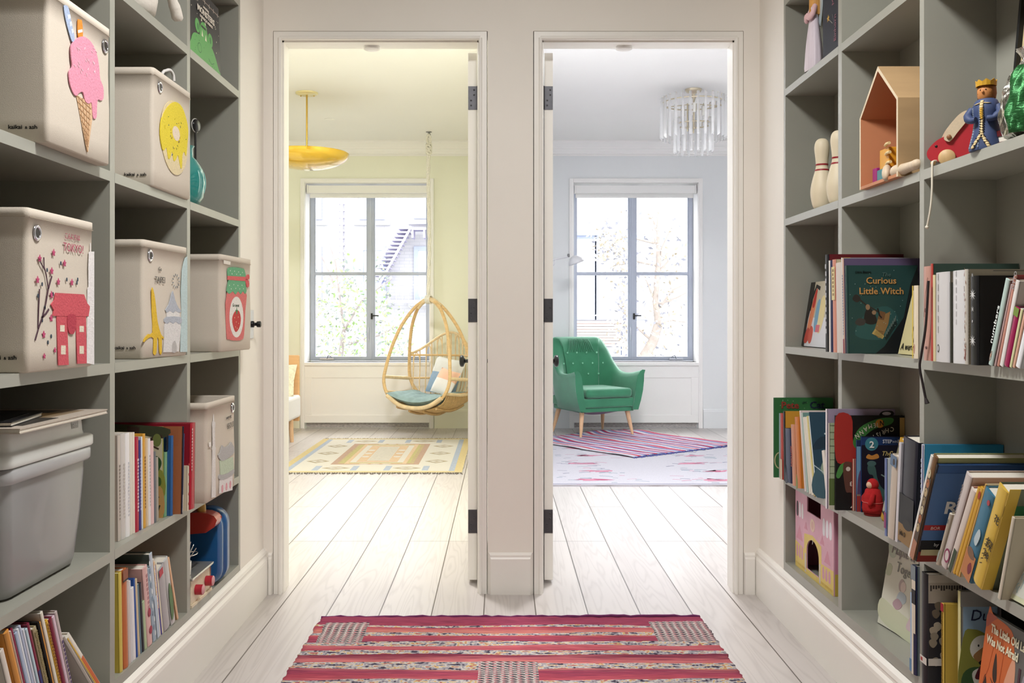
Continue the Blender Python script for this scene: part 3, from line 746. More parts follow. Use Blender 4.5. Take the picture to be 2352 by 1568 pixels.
# basket under the seat: slats running across, from one side rail under the seat to the other
def basket(u, v):
    y = -0.20+0.46*v; a = (u-0.5)*PI*0.98
    r = 0.335-0.04*abs(v-0.4)
    return Vector((math.sin(a)*r, y, 0.205-0.205*math.cos(a)**0.8*(0.80+0.2*math.sin(PI*v)) if math.cos(a) > 0 else 0.205))
for i in range(22):
    v = (i+0.5)/22
    MB().tube([basket(q/16, v) for q in range(17)], 0.0065, seg=6).build('slat', m_rattan, hc)
for u in (0.26, 0.42, 0.58, 0.74):
    pts = [basket(u, q/14)+Vector((0, 0, -0.014)) for q in range(15)]
    mb = MB(); mb.tube(pts, 0.012, seg=8)
    for q in range(1, 60): 
        p = basket(u, q/60)+Vector((0, 0, -0.014)); mb.tube([p+Vector((0.012, -0.006, 0)), p+Vector((0, 0, -0.012)), p+Vector((-0.012, 0.006, 0))], 0.004, seg=4)
    mb.build('braided_runner', m_rattan, hc)
MB().tube(catmull([(-0.30, -0.236, 0.165), (-0.16, -0.245, 0.085), (0, -0.245, 0.062), (0.16, -0.245, 0.085), (0.30, -0.236, 0.165)], 5), 0.02, seg=10).build('front_roll', m_rat2, hc)
# rope and hook
zr = ZC-hz
mb = MB()
for ph in (0, 2.1, 4.2):
    pts = [(0.009*math.cos(z*16+ph)+0.006*math.sin(z*5), 0.009*math.sin(z*16+ph), z) for z in [1.03+(zr-0.17-1.03)*i/90 for i in range(91)]]
    mb.tube(pts, 0.0095, seg=6)
mb.build('rope', m_rope, hc)
mb = MB()
for j in range(6):
    a = j*1.05
    mb.tube([(0.022*math.cos(a+q*0.5), 0.022*math.sin(a+q*0.5), zr-0.2+0.012*math.sin(q)+j*0.016) for q in range(13)], 0.010, seg=6)
mb.tube([(0.018*math.sin(t), 0, zr-0.07+0.045*math.cos(t)) for t in [i*2*PI/16 for i in range(16)]], 0.012, seg=6, closed=True)
mb.build('rope_knot', m_rope, hc)
mb = MB()
for j in range(7):
    mb.tube([((j-3)*0.0065, 0.034*math.sin(t), 1.048+0.036*math.cos(t)) for t in [i*2*PI/14 for i in range(14)]], 0.008, seg=6, closed=True)
mb.build('rope_binding', m_rope, hc)
mb = MB(); mb.lathe([(0.028, 0), (0.028, -0.004), (0.010, -0.008), (0.006, -0.02)], None, 16, Matrix.Translation((0, 0, zr)))
mb.tube([(0, 0, zr-0.01), (0.015, 0, zr-0.022), (0.018, 0, zr-0.036), (0.006, 0, zr-0.05), (-0.01, 0, zr-0.045)], 0.005, seg=6)
mb.build('ceiling_hook', mat('grey_metal', '#8d8d8d', rough=0.4, metal=0.8), hc)
R30 = Matrix.Translation((-0.672, 8.85, hz)) @ Matrix.Rotation(math.radians(-30), 4, 'Z')
# cushions in the chair
def quilt(name, c1, c2, c3=None, sc=14):
    m = bpy.data.materials.new(name); m.use_nodes = True; nt = m.node_tree; b = nt.nodes['Principled BSDF']; N = nt.nodes.new; L = nt.links.new
    tc = N('ShaderNodeTexCoord'); sp = N('ShaderNodeSeparateXYZ'); L(tc.outputs['Generated'], sp.inputs[0])
    rp = N('ShaderNodeValToRGB'); rp.color_ramp.interpolation = 'CONSTANT'
    rp.color_ramp.elements[0].color = (*lin(hexc(c1)), 1); rp.color_ramp.elements[1].color = (*lin(hexc(c2)), 1); rp.color_ramp.elements[1].position = 0.55
    L(sp.outputs[1], rp.inputs[0])
    nz = N('ShaderNodeTexVoronoi'); nz.inputs['Scale'].default_value = sc; L(tc.outputs['Object'], nz.inputs['Vector'])
    bp = N('ShaderNodeBump'); bp.inputs['Strength'].default_value = 0.6; bp.inputs['Distance'].default_value = 0.01; L(nz.outputs['Distance'], bp.inputs['Height'])
    L(rp.outputs[0], b.inputs['Base Color']); L(bp.outputs[0], b.inputs['Normal']); b.inputs['Roughness'].default_value = 0.9
    return m
mb = MB()
def seatc(sd):
    def g(u, v):
        a, b = u*2-1, v*2-1
        e = max(0, (1-abs(a)**3)*(1-abs(b)**3))**0.5
        return (a*0.315, b*0.235-0.01, 0.115+0.075*a*a+sd*0.045*e+0.012*sd*math.sin(9*a+4*b)*e*0.4+0.008*math.sin(23*a)*e)
    return g
mb.grid(25, 17, seatc(1)); mb.grid(25, 17, seatc(-1))
o = mb.build('seat_cushion', mat('blue_green_linen', '#8ea5a6', rough=0.95, noise=0.14, scale=18, bump=0.4)); o.matrix_world = R30
tag(o, 'crumpled blue-green cushion on the seat of the hanging chair', 'cushion')
o = pillow_mesh(MB(), 0.34, 0.36, 0.11).build('throw_pillow', quilt('quilted_white_blue', '#93acc8', '#dfe0df')); o.matrix_world = R30 @ Matrix.Translation((0.06, 0.19, 0.33)) @ Matrix.Rotation(math.radians(68), 4, 'X') @ Matrix.Rotation(math.radians(-8), 4, 'Z')
tag(o, 'quilted pillow, white over blue, leaning on the back of the hanging chair', 'pillow')
o = pillow_mesh(MB(), 0.23, 0.25, 0.10).build('throw_pillow', quilt('quilted_peach', '#e9e6e6', '#f0c3aa', sc=10)); o.matrix_world = R30 @ Matrix.Translation((0.15, 0.05, 0.285)) @ Matrix.Rotation(math.radians(62), 4, 'X') @ Matrix.Rotation(math.radians(-14), 4, 'Z')
tag(o, 'small peach-topped pillow in front of the white and blue pillow', 'pillow')

# ---- yellow pendant bowl
m_ylamp = mat('mustard_lacquer', '#dcb22e', rough=0.12, metal=0.35, spec=0.6, coat=0.6)
m_brass = mat('satin_brass', '#c9a54a', rough=0.3, metal=0.9)
pd = thing('pendant_lamp', 'mustard-yellow saucer pendant lamp on a thin brass rod in the left bedroom', 'pendant lamp', (-1.49, 7.33, ZC))
MB().lathe([(0.085, 0), (0.085, -0.008), (0.07, -0.016), (0.012, -0.018)], None, 32).build('canopy', mat('pale_brass', '#e6d9a8', rough=0.35, metal=0.4), pd)
MB().tube([(0, 0, -0.016), (0, 0, -0.50)], 0.0065, seg=10).build('rod', m_brass, pd)
prof = [(0.322, -0.466)]+[(0.32*math.cos(a), -0.468-0.118*math.sin(a)) for a in [i*PI/2/14 for i in range(1, 14)]]+[(0.0, -0.586)]
inn = [(r*0.975, z+0.005) for r, z in prof[::-1]]
MB().lathe(prof, None, 48, cap=False).lathe(inn, None, 48, cap=False).build('bowl_shade', m_ylamp, pd)
MB().lathe([(0, -0.598), (0.02, -0.596), (0.024, -0.588), (0.02, -0.582)], None, 16).build('finial', mat('white_enamel', '#f4f3ee', rough=0.3), pd)
for k_ in range(2):
    MB().sphere((0.05*(1 if k_ else -1), 0.02, -0.02), 0.005, None, 8, 6).build('screw', m_brass, pd)
tag(MB().lathe([(0.045, 0), (0.047, -0.003), (0.04, -0.007), (0, -0.008)], None, 24, Matrix.Translation((-1.49, 8.30, ZC))).build('sprinkler_cover', m_ceil), 'flat white sprinkler cover on the ceiling beyond the yellow pendant', 'sprinkler cover')

# ---- glass-rod chandelier
m_rod = glass_mat('clear_glass_rod', (1, 1, 1), refl=0.28, rough=0.08, diffuse=0.30)
m_champ = mat('champagne_metal', '#cfc3ab', rough=0.3, metal=0.85)
ch = thing('chandelier', 'two-tier glass rod chandelier on the ceiling of the right bedroom', 'chandelier', (1.447, 7.22, ZC))
MB().lathe([(0.062, 0), (0.062, -0.008), (0.052, -0.022), (0.02, -0.03), (0.01, -0.05), (0.016, -0.06), (0.006, -0.07)], None, 28).build('canopy', m_champ, ch)
MB().tube([(0, 0, -0.06), (0, 0, -0.33)], 0.006, seg=8).build('stem', m_champ, ch)
for r_, z in ((0.232, -0.105), (0.135, -0.265)):
    MB().tube([(r_*math.cos(a), r_*math.sin(a), z) for a in [i*2*PI/40 for i in range(40)]], 0.005, seg=6, closed=True).build('ring', m_champ, ch)
for a in range(3):
    c, s_ = math.cos(a*2*PI/3+0.4), math.sin(a*2*PI/3+0.4)
    MB().tube([(0, 0, -0.11), (0.232*c, 0.232*s_, -0.105)], 0.004, seg=6).build('spoke', m_champ, ch)
    MB().tube([(0.05*c, 0.05*s_, -0.10), (0.05*c, 0.05*s_, -0.31)], 0.006, seg=6).build('lamp_post', m_champ, ch)
    MB().lathe([(0.012, -0.12), (0.012, -0.19)], None, 10, Matrix.Translation((0.085*c, 0.085*s_, 0))).build('bulb', mat('frosted_bulb', '#f2efe8', rough=0.4), ch)
for n_, r_, zt_, L_ in ((26, 0.238, -0.065, 0.315), (16, 0.140, -0.225, 0.26)):
    for i in range(n_):
        a = i*2*PI/n_+0.07; M_ = Matrix.Rotation(a, 4, 'Z') @ Matrix.Translation((r_, 0, 0))
        tri = [(0.012*math.cos(t), 0.012*math.sin(t)) for t in (0, 2.09, 4.19)]
        mb = MB(); v = [(x, y, zt_) for x, y in tri]+[(x, y, zt_-L_+(0.014 if j == 0 else 0)) for j, (x, y) in enumerate(tri)]
        mb.add(v, [(2, 1, 0), (3, 4, 5), (0, 1, 4, 3), (1, 2, 5, 4), (2, 0, 3, 5)], None, False, M_)
        rd = mb.build('glass_rod', m_rod, ch)
        mb = MB(); mb.tube([tuple(M_ @ Vector(p)) for p in ((-0.006, 0, zt_-0.035), (-0.014, 0, zt_-0.004), (-0.008, 0, zt_+0.006), (0.0, 0, zt_-0.004))], 0.0022, seg=5)
        mb.build('hook', m_champ, rd)

# ---- white swing-arm wall lamp, fixed to the partition
m_wl = mat('white_lamp_enamel', '#d9d9dd', rough=0.35)
wl = thing('wall_lamp', 'white swing-arm wall lamp with domed shade, left of the window over the green armchair', 'wall lamp', (0.095, 8.80, 1.60))
MB().box(0, 0.018, -0.035, 0.035, -0.09, 0.09).build('wall_plate', m_wl, wl, bevel=0.004)
MB().tube([(0.018, 0, 0.02), (0.30, 0, 0.0), (0.52, 0, 0.045)], 0.008, seg=8).build('arm', m_wl, wl)
MB().tube([(0.018, 0, -0.05), (0.33, 0, -0.055), (0.385, 0, -0.03), (0.40, 0, 0.018)], 0.006, seg=8).build('brace', m_wl, wl)
MB().lathe([(0.004, 0.016), (0.012, 0.012), (0.012, -0.012), (0.004, -0.016)], None, 12, Matrix.Translation((0.52, 0, 0.055))).build('joint', MATS['grey_metal'], wl)
Ms = Matrix.Translation((0.588, 0, 0.0)) @ Matrix.Rotation(math.radians(-20), 4, 'Y')
dome = [(0.073*math.cos(a), 0.075*math.sin(a)-0.02) for a in [i*PI/2/10 for i in range(11)]]
MB().lathe([(0.069*math.cos(a), 0.071*math.sin(a)-0.02) for a in [i*PI/2/10 for i in range(10, -1, -1)]]+dome, None, 28, Ms, cap=False).build('lamp_shade', m_wl, wl)

# ---- corner of the bed
m_birch = wood_mat('birch_plywood', '#e2b27e', 0.10, 4, (1, 1, 8))
m_uph = weave_mat('white_bed_linen_weave', '#eceaea', 300)
bd = thing('bed', 'low bed with white upholstered base and birch headboard, left edge of left doorway', 'bed', (-2.28, 7.7, 0))
MB().box(-0.47, 0.47, -0.95, 0.94, 0.19, 0.39).build('upholstered_base', m_uph, bd, bevel=0.025, bseg=3)
MB().box(-0.47, 0.455, 0.945, 0.968, 0.15, 0.745).build('headboard', m_birch, bd, bevel=0.01)
for x, y in ((-0.42, -0.6), (0.445, -0.6), (-0.42, 0.63), (0.445, 0.63)):
    MB().tube([(x, y, 0.195), (x+0.012, y, 0)], [0.024, 0.016], seg=12).build('leg', m_oak, bd)
o = pillow_mesh(MB(), 0.5, 0.32, 0.13).build('bed_pillow', mat('straw_check_cotton', '#f1e9d0', rough=0.9, noise=0.2, scale=45)); o.location = (-2.08, 8.50, 0.525); o.rotation_euler = (math.radians(60), 0, 0)
tag(o, 'straw-coloured pillow propped against the birch headboard of the bed', 'pillow')

# ================================================================== RUGS
def slab(mb, x0, x1, y0, y1, t, m=None, n=40, wob=0.006, seed=1):
    r = random.Random(seed)
    top, botm = [], []
    def edge(a, b):
        for i in range(n):
            p = Vector(a).lerp(Vector(b), i/n); p += Vector((r.uniform(-wob, wob), r.uniform(-wob, wob), 0)); top.append((p.x, p.y))
    edge((x0, y0, 0), (x1, y0, 0)); edge((x1, y0, 0), (x1, y1, 0)); edge((x1, y1, 0), (x0, y1, 0)); edge((x0, y1, 0), (x0, y0, 0))
    mb.prism(top, t, m)
    return mb
# yellow flat-weave with fringe
YX0, YX1, YY0, YY1 = -1.58, -0.275, 6.63, 8.52
yw, yh = YX1-YX0, YY1-YY0
ry = thing('flat_weave_rug', 'ochre and cream flat-weave rug with fringed end on the left bedroom floor', 'rug', (YX0, YY0, 0))
m_ry = weave_mat('cream_flatweave', '#c5bfb3', 260, 0.10)
slab(MB(), 0, yw, 0, yh, 0.008, wob=0.004).build('weave', m_ry, ry)
def W(n, h): return mat('rugdye_'+n, tuple(c*0.88 for c in hexc(h)), rough=0.95, spec=0.1, noise=0.16, scale=140, stretch=(0.4, 1, 1))
oc, ol, orr, gb, br_, be = W('ochre', '#dcc794'), W('olive', '#c6bb84'), W('orange', '#e0c2a0'), W('grey_blue', '#b5bdca'), W('brick', '#c4a590'), W('beige', '#d9d1c2')
sh = []
def fr_(x0, y0, x1, y1, w_, m): sh.extend([(rect(x0, y0, x1, y0+w_), m), (rect(x0, y1-w_, x1, y1), m), (rect(x0, y0+w_, x0+w_, y1-w_), m), (rect(x1-w_, y0+w_, x1, y1-w_), m)])
fr_(0.0, 0.0, yw, yh, 0.055, oc); 
sh.append((rect(0.055, 0.06, 0.095, yh-0.06), gb)); sh.append((rect(yw-0.095, 0.06, yw-0.055, yh-0.06), gb))
x0, x1, y0, y1 = 0.33, yw-0.33, 0.36, yh-0.36
fr_(x0, y0, x1, y1, 0.06, br_); fr_(x0+0.045, y0+0.05, x1-0.045, y1-0.05, 0.05, ol); fr_(x0+0.095, y0+0.03, x1-0.095, y1-0.03, 0.03, orr)
for k_ in range(26):
    yy = y0+0.05+(y1-y0-0.1)*k_/25
    for sx in (-1, 1):
        xx = x0+0.05 if sx < 0 else x1-0.05
        sh.append(([(xx-0.018, yy-0.012), (xx+0.018, yy), (xx-0.018, yy+0.012)], br_))
fr_(x0+0.17, y0+0.12, x1-0.17, y1-0.12, 0.07, orr)
sh.append((rect(x0+0.245, y0+0.19, x1-0.245, y1-0.19), be))
cr = W('cream', '#e4dfd6')
for yy in (y0+0.40, y0+0.58, y0+0.76):
    for xx in (x0+0.20, x1-0.20): sh.append((ell(xx, yy, 0.03, 0.035, 10), cr))
for xx in (x0+0.24, yw/2, x1-0.24):
    for yy in (y0+0.03, y1-0.03): sh.append((ell(xx, yy, 0.035, 0.016, 10), cr))
br2 = W('lozenge', '#b7a98c')
for yy in (0.52, 0.95, 1.38):
    for xx in (0.21, yw-0.21):
        for rr, mm in ((1.0, br2), (0.62, cr), (0.34, br2)): sh.append(([(xx-0.085*rr, yy), (xx, yy-0.09*rr), (xx+0.085*rr, yy), (xx, yy+0.09*rr)], mm))
for xx in (0.40, yw-0.40):
    for yy in (0.19, yh-0.19):
        for rr, mm in ((1.0, br2), (0.62, cr), (0.34, br2)): sh.append(([(xx-0.10*rr, yy), (xx, yy-0.07*rr), (xx+0.10*rr, yy), (xx, yy+0.07*rr)], mm))
        for d_ in (-0.135, 0.135): sh.append((rect(xx+d_-0.022, yy-0.10, xx+d_+0.022, yy+0.10), gb))
art_mesh('woven_pattern', Matrix.Translation((0, 0, 0.008)), sh, ry, lift=0.0002, step=0.00001)
for e, yy in ((-1, 0), (1, yh)):
    mb = MB(); r = random.Random(5+e)
    for k_ in range(75):
        x = yw*(k_+0.5)/75; dx = r.uniform(-0.02, 0.02); L_ = r.uniform(0.025, 0.05)
        mb.tube([(x, yy, 0.005), (x+dx*0.5, yy+e*L_*0.6, 0.006), (x+dx, yy+e*L_, 0.003)], [0.004, 0.0035, 0.002], seg=5)
    tag(mb.build('fringe', W('fringe', '#8a7f76'), ry), kind='stuff')
# pale floral rug
FX0, FX1, FY0, FY1 = 0.17, 2.85, 6.11, 8.35
rf = thing('floral_rug', 'pale grey-white rug with faded rose sprays under the striped rag rug', 'rug', (FX0, FY0, 0))
slab(MB(), 0, FX1-FX0, 0, FY1-FY0, 0.007, wob=0.004, seed=2).build('weave', weave_mat('pale_grey_weave', '#b3b1b8', 200, 0.10), rf)
sh = []; r = random.Random(8)
pk, pk2, tl, gy = W('rose', '#cf8fa3'), W('rose_deep', '#bb6683'), W('teal', '#7f9aa5'), W('grey', '#85879a')
for cx in (0.45, 1.27, 2.1):
    for iy, cy in enumerate((0.22, 0.58, 0.95, 1.35, 1.75)):
        ox = 0.05*(iy % 2)
        for k_ in range(5): sh.append((smooth_poly([(cx+ox+r.uniform(-.10, .10)+a_*0.05, cy+r.uniform(-.045, .045)+b_*0.018) for a_, b_ in ((-1, 0), (0, -1), (1, 0), (0, 1))], 3), r.choice((pk, pk, pk2))))
        for k_ in range(14):
            x, y = cx+ox+r.gauss(0, .17), cy+r.gauss(0, .07); a = r.uniform(-0.5, 0.5); L_ = r.uniform(.015, .05)
            sh.append((stroke([(x-L_*math.cos(a), y-L_*math.sin(a)), (x, y+0.006), (x+L_*math.cos(a), y+L_*math.sin(a))], r.uniform(0.006, 0.014)), r.choice((tl, tl, gy, pk))))
sh.append((rect(0.02, 0.045, FX1-FX0-0.02, 0.06), gy)); sh.append((rect(0, 0.0, FX1-FX0, 0.012), W('rug_edge', '#8f8480')))
art_mesh('woven_pattern', Matrix.Translation((0, 0, 0.007)), sh, rf, lift=0.0002, step=0.000004)
# striped rag rug lying askew over it
m_list = [('#d9d5de', .05), ('#cf5068', .035), ('#e3dfe6', .03), ('#8e95c2', .045), ('#d66f88', .03), ('#eae6ec', .04), ('#7f8abb', .025), ('#bd3f5e', .04), ('#d9d8e4', .045), ('#9aa0c9', .05), ('#e0607c', .025), ('#ece9ee', .03), ('#8f86a5', .03), ('#cc4f6c', .03), ('#dcd9e2', .05), ('#8b94c4', .04), ('#d88aa0', .03), ('#cf4c66', .035), ('#eeebf0', .04), ('#858fc0', .04)]
A_ = Vector((1.01, 7.317, 0)); U_ = Vector((-0.607, 0.795, 0)); V_ = Vector((0.795, 0.607, 0))
rr_ = thing('rag_rug', 'pink, red and lilac striped rag rug lying askew beneath the green armchair', 'rug', tuple(A_))
mb = MB(); r = random.Random(4)
v_ = 0.0; i = 0; VL = 1.27; UL = 1.37
while v_ < VL:
    h_, wd_ = m_list[i % len(m_list)]; wd_ = min(wd_*0.9, VL-v_)
    def g(u, t, v0=v_, w0=wd_):
        vv = v0+w0*t; uu = u*UL
        p = U_*uu+V_*(vv+0.006*math.sin(uu*9+v0*20))
        bump = 0.004*math.sin(uu*11+vv*7)+0.012*math.exp(-((uu-1.15)/0.12)**2)*max(0, math.sin(vv*6+0.4))+0.02*math.exp(-((uu-1.32)/0.05)**2)*(0.5+0.5*math.sin(vv*9))
        return (p.x, p.y, 0.0155+max(0, bump)+0.0015*math.sin(t*PI))
    mb.grid(46, 5, g, W('rag%d' % (i % len(m_list)), h_))
    v_ += wd_; i += 1
mb.build('weave', None, rr_, solid=0.005)
mb = MB()
for q in range(64):
    p = V_*(VL*q/63); mb.tube([p+Vector((0, 0, 0.014)), p-U_*r.uniform(0.012, 0.028)+V_*r.uniform(-.01, .01)+Vector((0, 0, 0.011))], 0.005, seg=5)
tag(mb.build('fringe', W('rag_fringe', '#6f74b4'), rr_), kind='stuff')
# hall kilim
def kilim(name, blocks=False):
    m = bpy.data.materials.new(name); m.use_nodes = True; nt = m.node_tree; b = nt.nodes['Principled BSDF']; N = nt.nodes.new; L = nt.links.new
    tc = N('ShaderNodeTexCoord'); sp = N('ShaderNodeSeparateXYZ'); L(tc.outputs['Object'], sp.inputs[0])
    def noise(scx, scy, detail=2, s=1.0):
        mp = N('ShaderNodeMapping'); mp.inputs['Scale'].default_value = (scx, scy, 1); L(tc.outputs['Object'], mp.inputs[0])
        nz = N('ShaderNodeTexNoise'); nz.inputs['Scale'].default_value = s; nz.inputs['Detail'].default_value = detail; L(mp.outputs[0], nz.inputs['Vector']); return nz
    def math_(op, a, b_=None, c=None):
        n = N('ShaderNodeMath'); n.operation = op
        for i_, x in enumerate((a, b_, c)):
            if x is None: continue
            if hasattr(x, 'default_value') or hasattr(x, 'links'): L(x, n.inputs[i_])
            else: n.inputs[i_].default_value = x
        return n.outputs[0]
    n1 = noise(4, 22, 3)
    wob = math_('MULTIPLY_ADD', n1.outputs['Fac'], 0.03, -0.015)
    yy = math_('ADD', sp.outputs[1], wob)
    yn = math_('DIVIDE', yy, 1.36)
    def ramp(inp, stops, const=True):
        rp = N('ShaderNodeValToRGB'); rp.color_ramp.interpolation = 'CONSTANT' if const else 'LINEAR'
        els = rp.color_ramp.elements
        while len(els) > 1: els.remove(els[-1])
        els[0].position = stops[0][0]; els[0].color = (*stops[0][1], 1)
        for p, c in stops[1:]:
            e = els.new(p); e.color = (*c, 1)
        L(inp, rp.inputs[0]); return rp
    red, rose, dk, org, mag = (lin(hexc(h)) for h in ('#9c4251', '#b06166', '#6f2c40', '#b6766c', '#853950'))
    seq = [red, mag, rose, org, red, dk, rose, mag, red, org, mag, rose, red, dk, org, red, mag, rose, red, mag, org, rose, dk, red, rose, mag, red, org, red, mag]
    st = [(i_/30, c) for i_, c in enumerate(seq)]
    n4 = noise(5, 90, 3)
    base = ramp(math_('ADD', yn, math_('MULTIPLY_ADD', n4.outputs['Fac'], 0.08, -0.04)), st, False)
    n2 = noise(14, 260, 2)
    streak = ramp(n2.outputs['Fac'], [(0.0, (0.45, 0.4, 0.42)), (0.45, (0.85, 0.82, 0.82)), (0.62, (1.25, 1.15, 1.1))], False)
    mx = N('ShaderNodeMix'); mx.data_type = 'RGBA'; mx.blend_type = 'MULTIPLY'; mx.inputs[0].default_value = 0.8
    L(base.outputs[0], mx.inputs[6]); L(streak.outputs[0], mx.inputs[7])
    # patterned bands: short woven dashes of grey, cream, ochre and near-black
    n5 = noise(26, 75, 1); n6 = noise(120, 60, 0)
    dash = ramp(math_('ADD', math_('MULTIPLY', n5.outputs['Fac'], 0.75), math_('MULTIPLY', n6.outputs['Fac'], 0.25)), [(0.0, lin(hexc('#3c3644'))), (0.40, lin(hexc('#8f8a8f'))), (0.49, lin(hexc('#b7b0ac'))), (0.56, lin(hexc('#bd9f68'))), (0.62, lin(hexc('#9a5a62')))])
    n3 = noise(60, 500, 1)
    m3 = ramp(n3.outputs['Fac'], [(0.0, (0.3, 0.3, 0.35)), (0.5, (1, 1, 1))], False)
    mx3 = N('ShaderNodeMix'); mx3.data_type = 'RGBA'; mx3.blend_type = 'MULTIPLY'; mx3.inputs[0].default_value = 0.85
    L(dash.outputs[0], mx3.inputs[6]); L(m3.outputs[0], mx3.inputs[7])
    K, Wt = (0, 0, 0), (1, 1, 1)
    bands = [(0.0, K), (0.05, Wt), (0.08, K), (0.13, Wt), (0.165, K), (0.21, Wt), (0.26, K), (0.31, Wt), (0.35, K), (0.44, Wt), (0.475, K), (0.545, Wt), (0.585, K), (0.645, Wt), (0.685, K), (0.735, Wt), (0.762, K), (0.800, Wt), (0.828, K), (0.872, Wt), (0.892, K), (0.935, Wt), (0.953, K)]
    mk = ramp(yn, bands)
    mx2 = N('ShaderNodeMix'); mx2.data_type = 'RGBA'
    L(mk.outputs[0], mx2.inputs[0]); L(mx.outputs[2], mx2.inputs[6]); L(mx3.outputs[2], mx2.inputs[7])
    fin = mx2.outputs[2]
    if blocks:
        wv = math_('PINGPONG', math_('ADD', math_('MULTIPLY', sp.outputs[0], 42), math_('PINGPONG', math_('MULTIPLY', sp.outputs[1], 60), 0.5)), 0.5)
        zz = math_('PINGPONG', math_('MULTIPLY', sp.outputs[1], 62), 0.5)
        s2 = math_('ADD', math_('MULTIPLY', wv, 1.0), math_('MULTIPLY', zz, 1.0))
        rb = ramp(s2, [(0.0, lin(hexc('#34303a'))), (0.33, lin(hexc('#8d8583'))), (0.5, lin(hexc('#b3aca8'))), (0.72, lin(hexc('#a8505c')))])
        mb4 = N('ShaderNodeMix'); mb4.data_type = 'RGBA'; mb4.blend_type = 'MULTIPLY'; mb4.inputs[0].default_value = 0.6
        L(rb.outputs[0], mb4.inputs[6]); L(streak.outputs[0], mb4.inputs[7]); fin = mb4.outputs[2]
    L(fin, b.inputs['Base Color']); b.inputs['Roughness'].default_value = 0.95; b.inputs['Specular IOR Level'].default_value = 0.1
    bp = N('ShaderNodeBump'); bp.inputs['Strength'].default_value = 0.7; bp.inputs['Distance'].default_value = 0.004; L(n2.outputs['Fac'], bp.inputs['Height']); L(bp.outputs[0], b.inputs['Normal'])
    MATS[name] = m; return m
mk1, mk2 = kilim('striped_kilim'), kilim('kilim_blocks', True)
kr = thing('hall_rug', 'crimson striped kilim runner with grey woven blocks on the hall floor', 'rug', (-0.645, 2.0, 0))
mb = MB(); nx, ny = 91, 93; wd_, ln_ = 1.36, 1.385
r = random.Random(21)
jx = [(r.uniform(-.004, .004), r.uniform(-.004, .004)) for _ in range(ny)]; jy = [r.uniform(-.004, .005) for _ in range(nx)]
vs = []
for j in range(ny):
    for i in range(nx):
        u, v = i/(nx-1), j/(ny-1)
        x = u*wd_+(jx[j][0]*(1-u)**6+jx[j][1]*u**6); y = v*ln_+jy[i]*v**12*1.0+0.012*u*v
        x += (u-0.5)*-0.02*v
        z = 0.009+0.0022*math.sin(x*5+y*9)*math.sin(y*23+x*2)+0.0015*math.sin(y*60+3*math.sin(x*4))
        vs.append((x, y, z))
def isblk(x, y):
    Y = y+2.0; X = x-0.645
    if 3.10 < Y < 3.31 and (-0.62 < X < -0.46 or 0.50 < X < 0.70): return True
    if Y < 2.93 and -0.07 < X < 0.10: return True
    if Y < 2.45 and Y > 2.25 and (-0.62 < X < -0.46 or 0.50 < X < 0.70): return True
    return False
f1, f2 = [], []
for j in range(ny-1):
    for i in range(nx-1):
        f = (j*nx+i, j*nx+i+1, (j+1)*nx+i+1, (j+1)*nx+i)
        (f2 if isblk((i+.5)/nx*wd_, (j+.5)/ny*ln_) else f1).append(f)
mb.add(vs, f1, mk1, True); n0 = 0
mb.f += f2; mb.m += [mb.mi(mk2)]*len(f2); mb.sm += [True]*len(f2)
mb.build('weave', None, kr, solid=0.007)
mb = MB(); 
mb.tube([(x*wd_/60*0.985+0.008, ln_+0.012*x/60+r.uniform(-.004, .004), 0.010+r.uniform(-.001, .003)) for x in range(61)], 0.006, seg=6)
mb.build('bound_edge', W('binding', '#7a3a6a'), kr)

# ---- switch plate on the left wall by the doorway
sw = thing('wall_switch', 'nickel switch plate with black knob on the wall left of the left doorway', 'switch', (XL, 3.523, 1.046))
MB().box(0, 0.005, -0.029, 0.029, -0.052, 0.052).build('plate', MATS['brushed_nickel'], sw, bevel=0.001)
k_ = MB(); Mk = frame((0.005, 0, 0), (0, 1, 0), (0, 0, 1)); k_.lathe([(0.012, 0), (0.012, 0.008), (0.006, 0.010), (0.006, 0.018), (0.011, 0.020), (0.0115, 0.032), (0.009, 0.034), (0, 0.034)], None, 20, Mk)
k_.build('knob', m_black, sw)
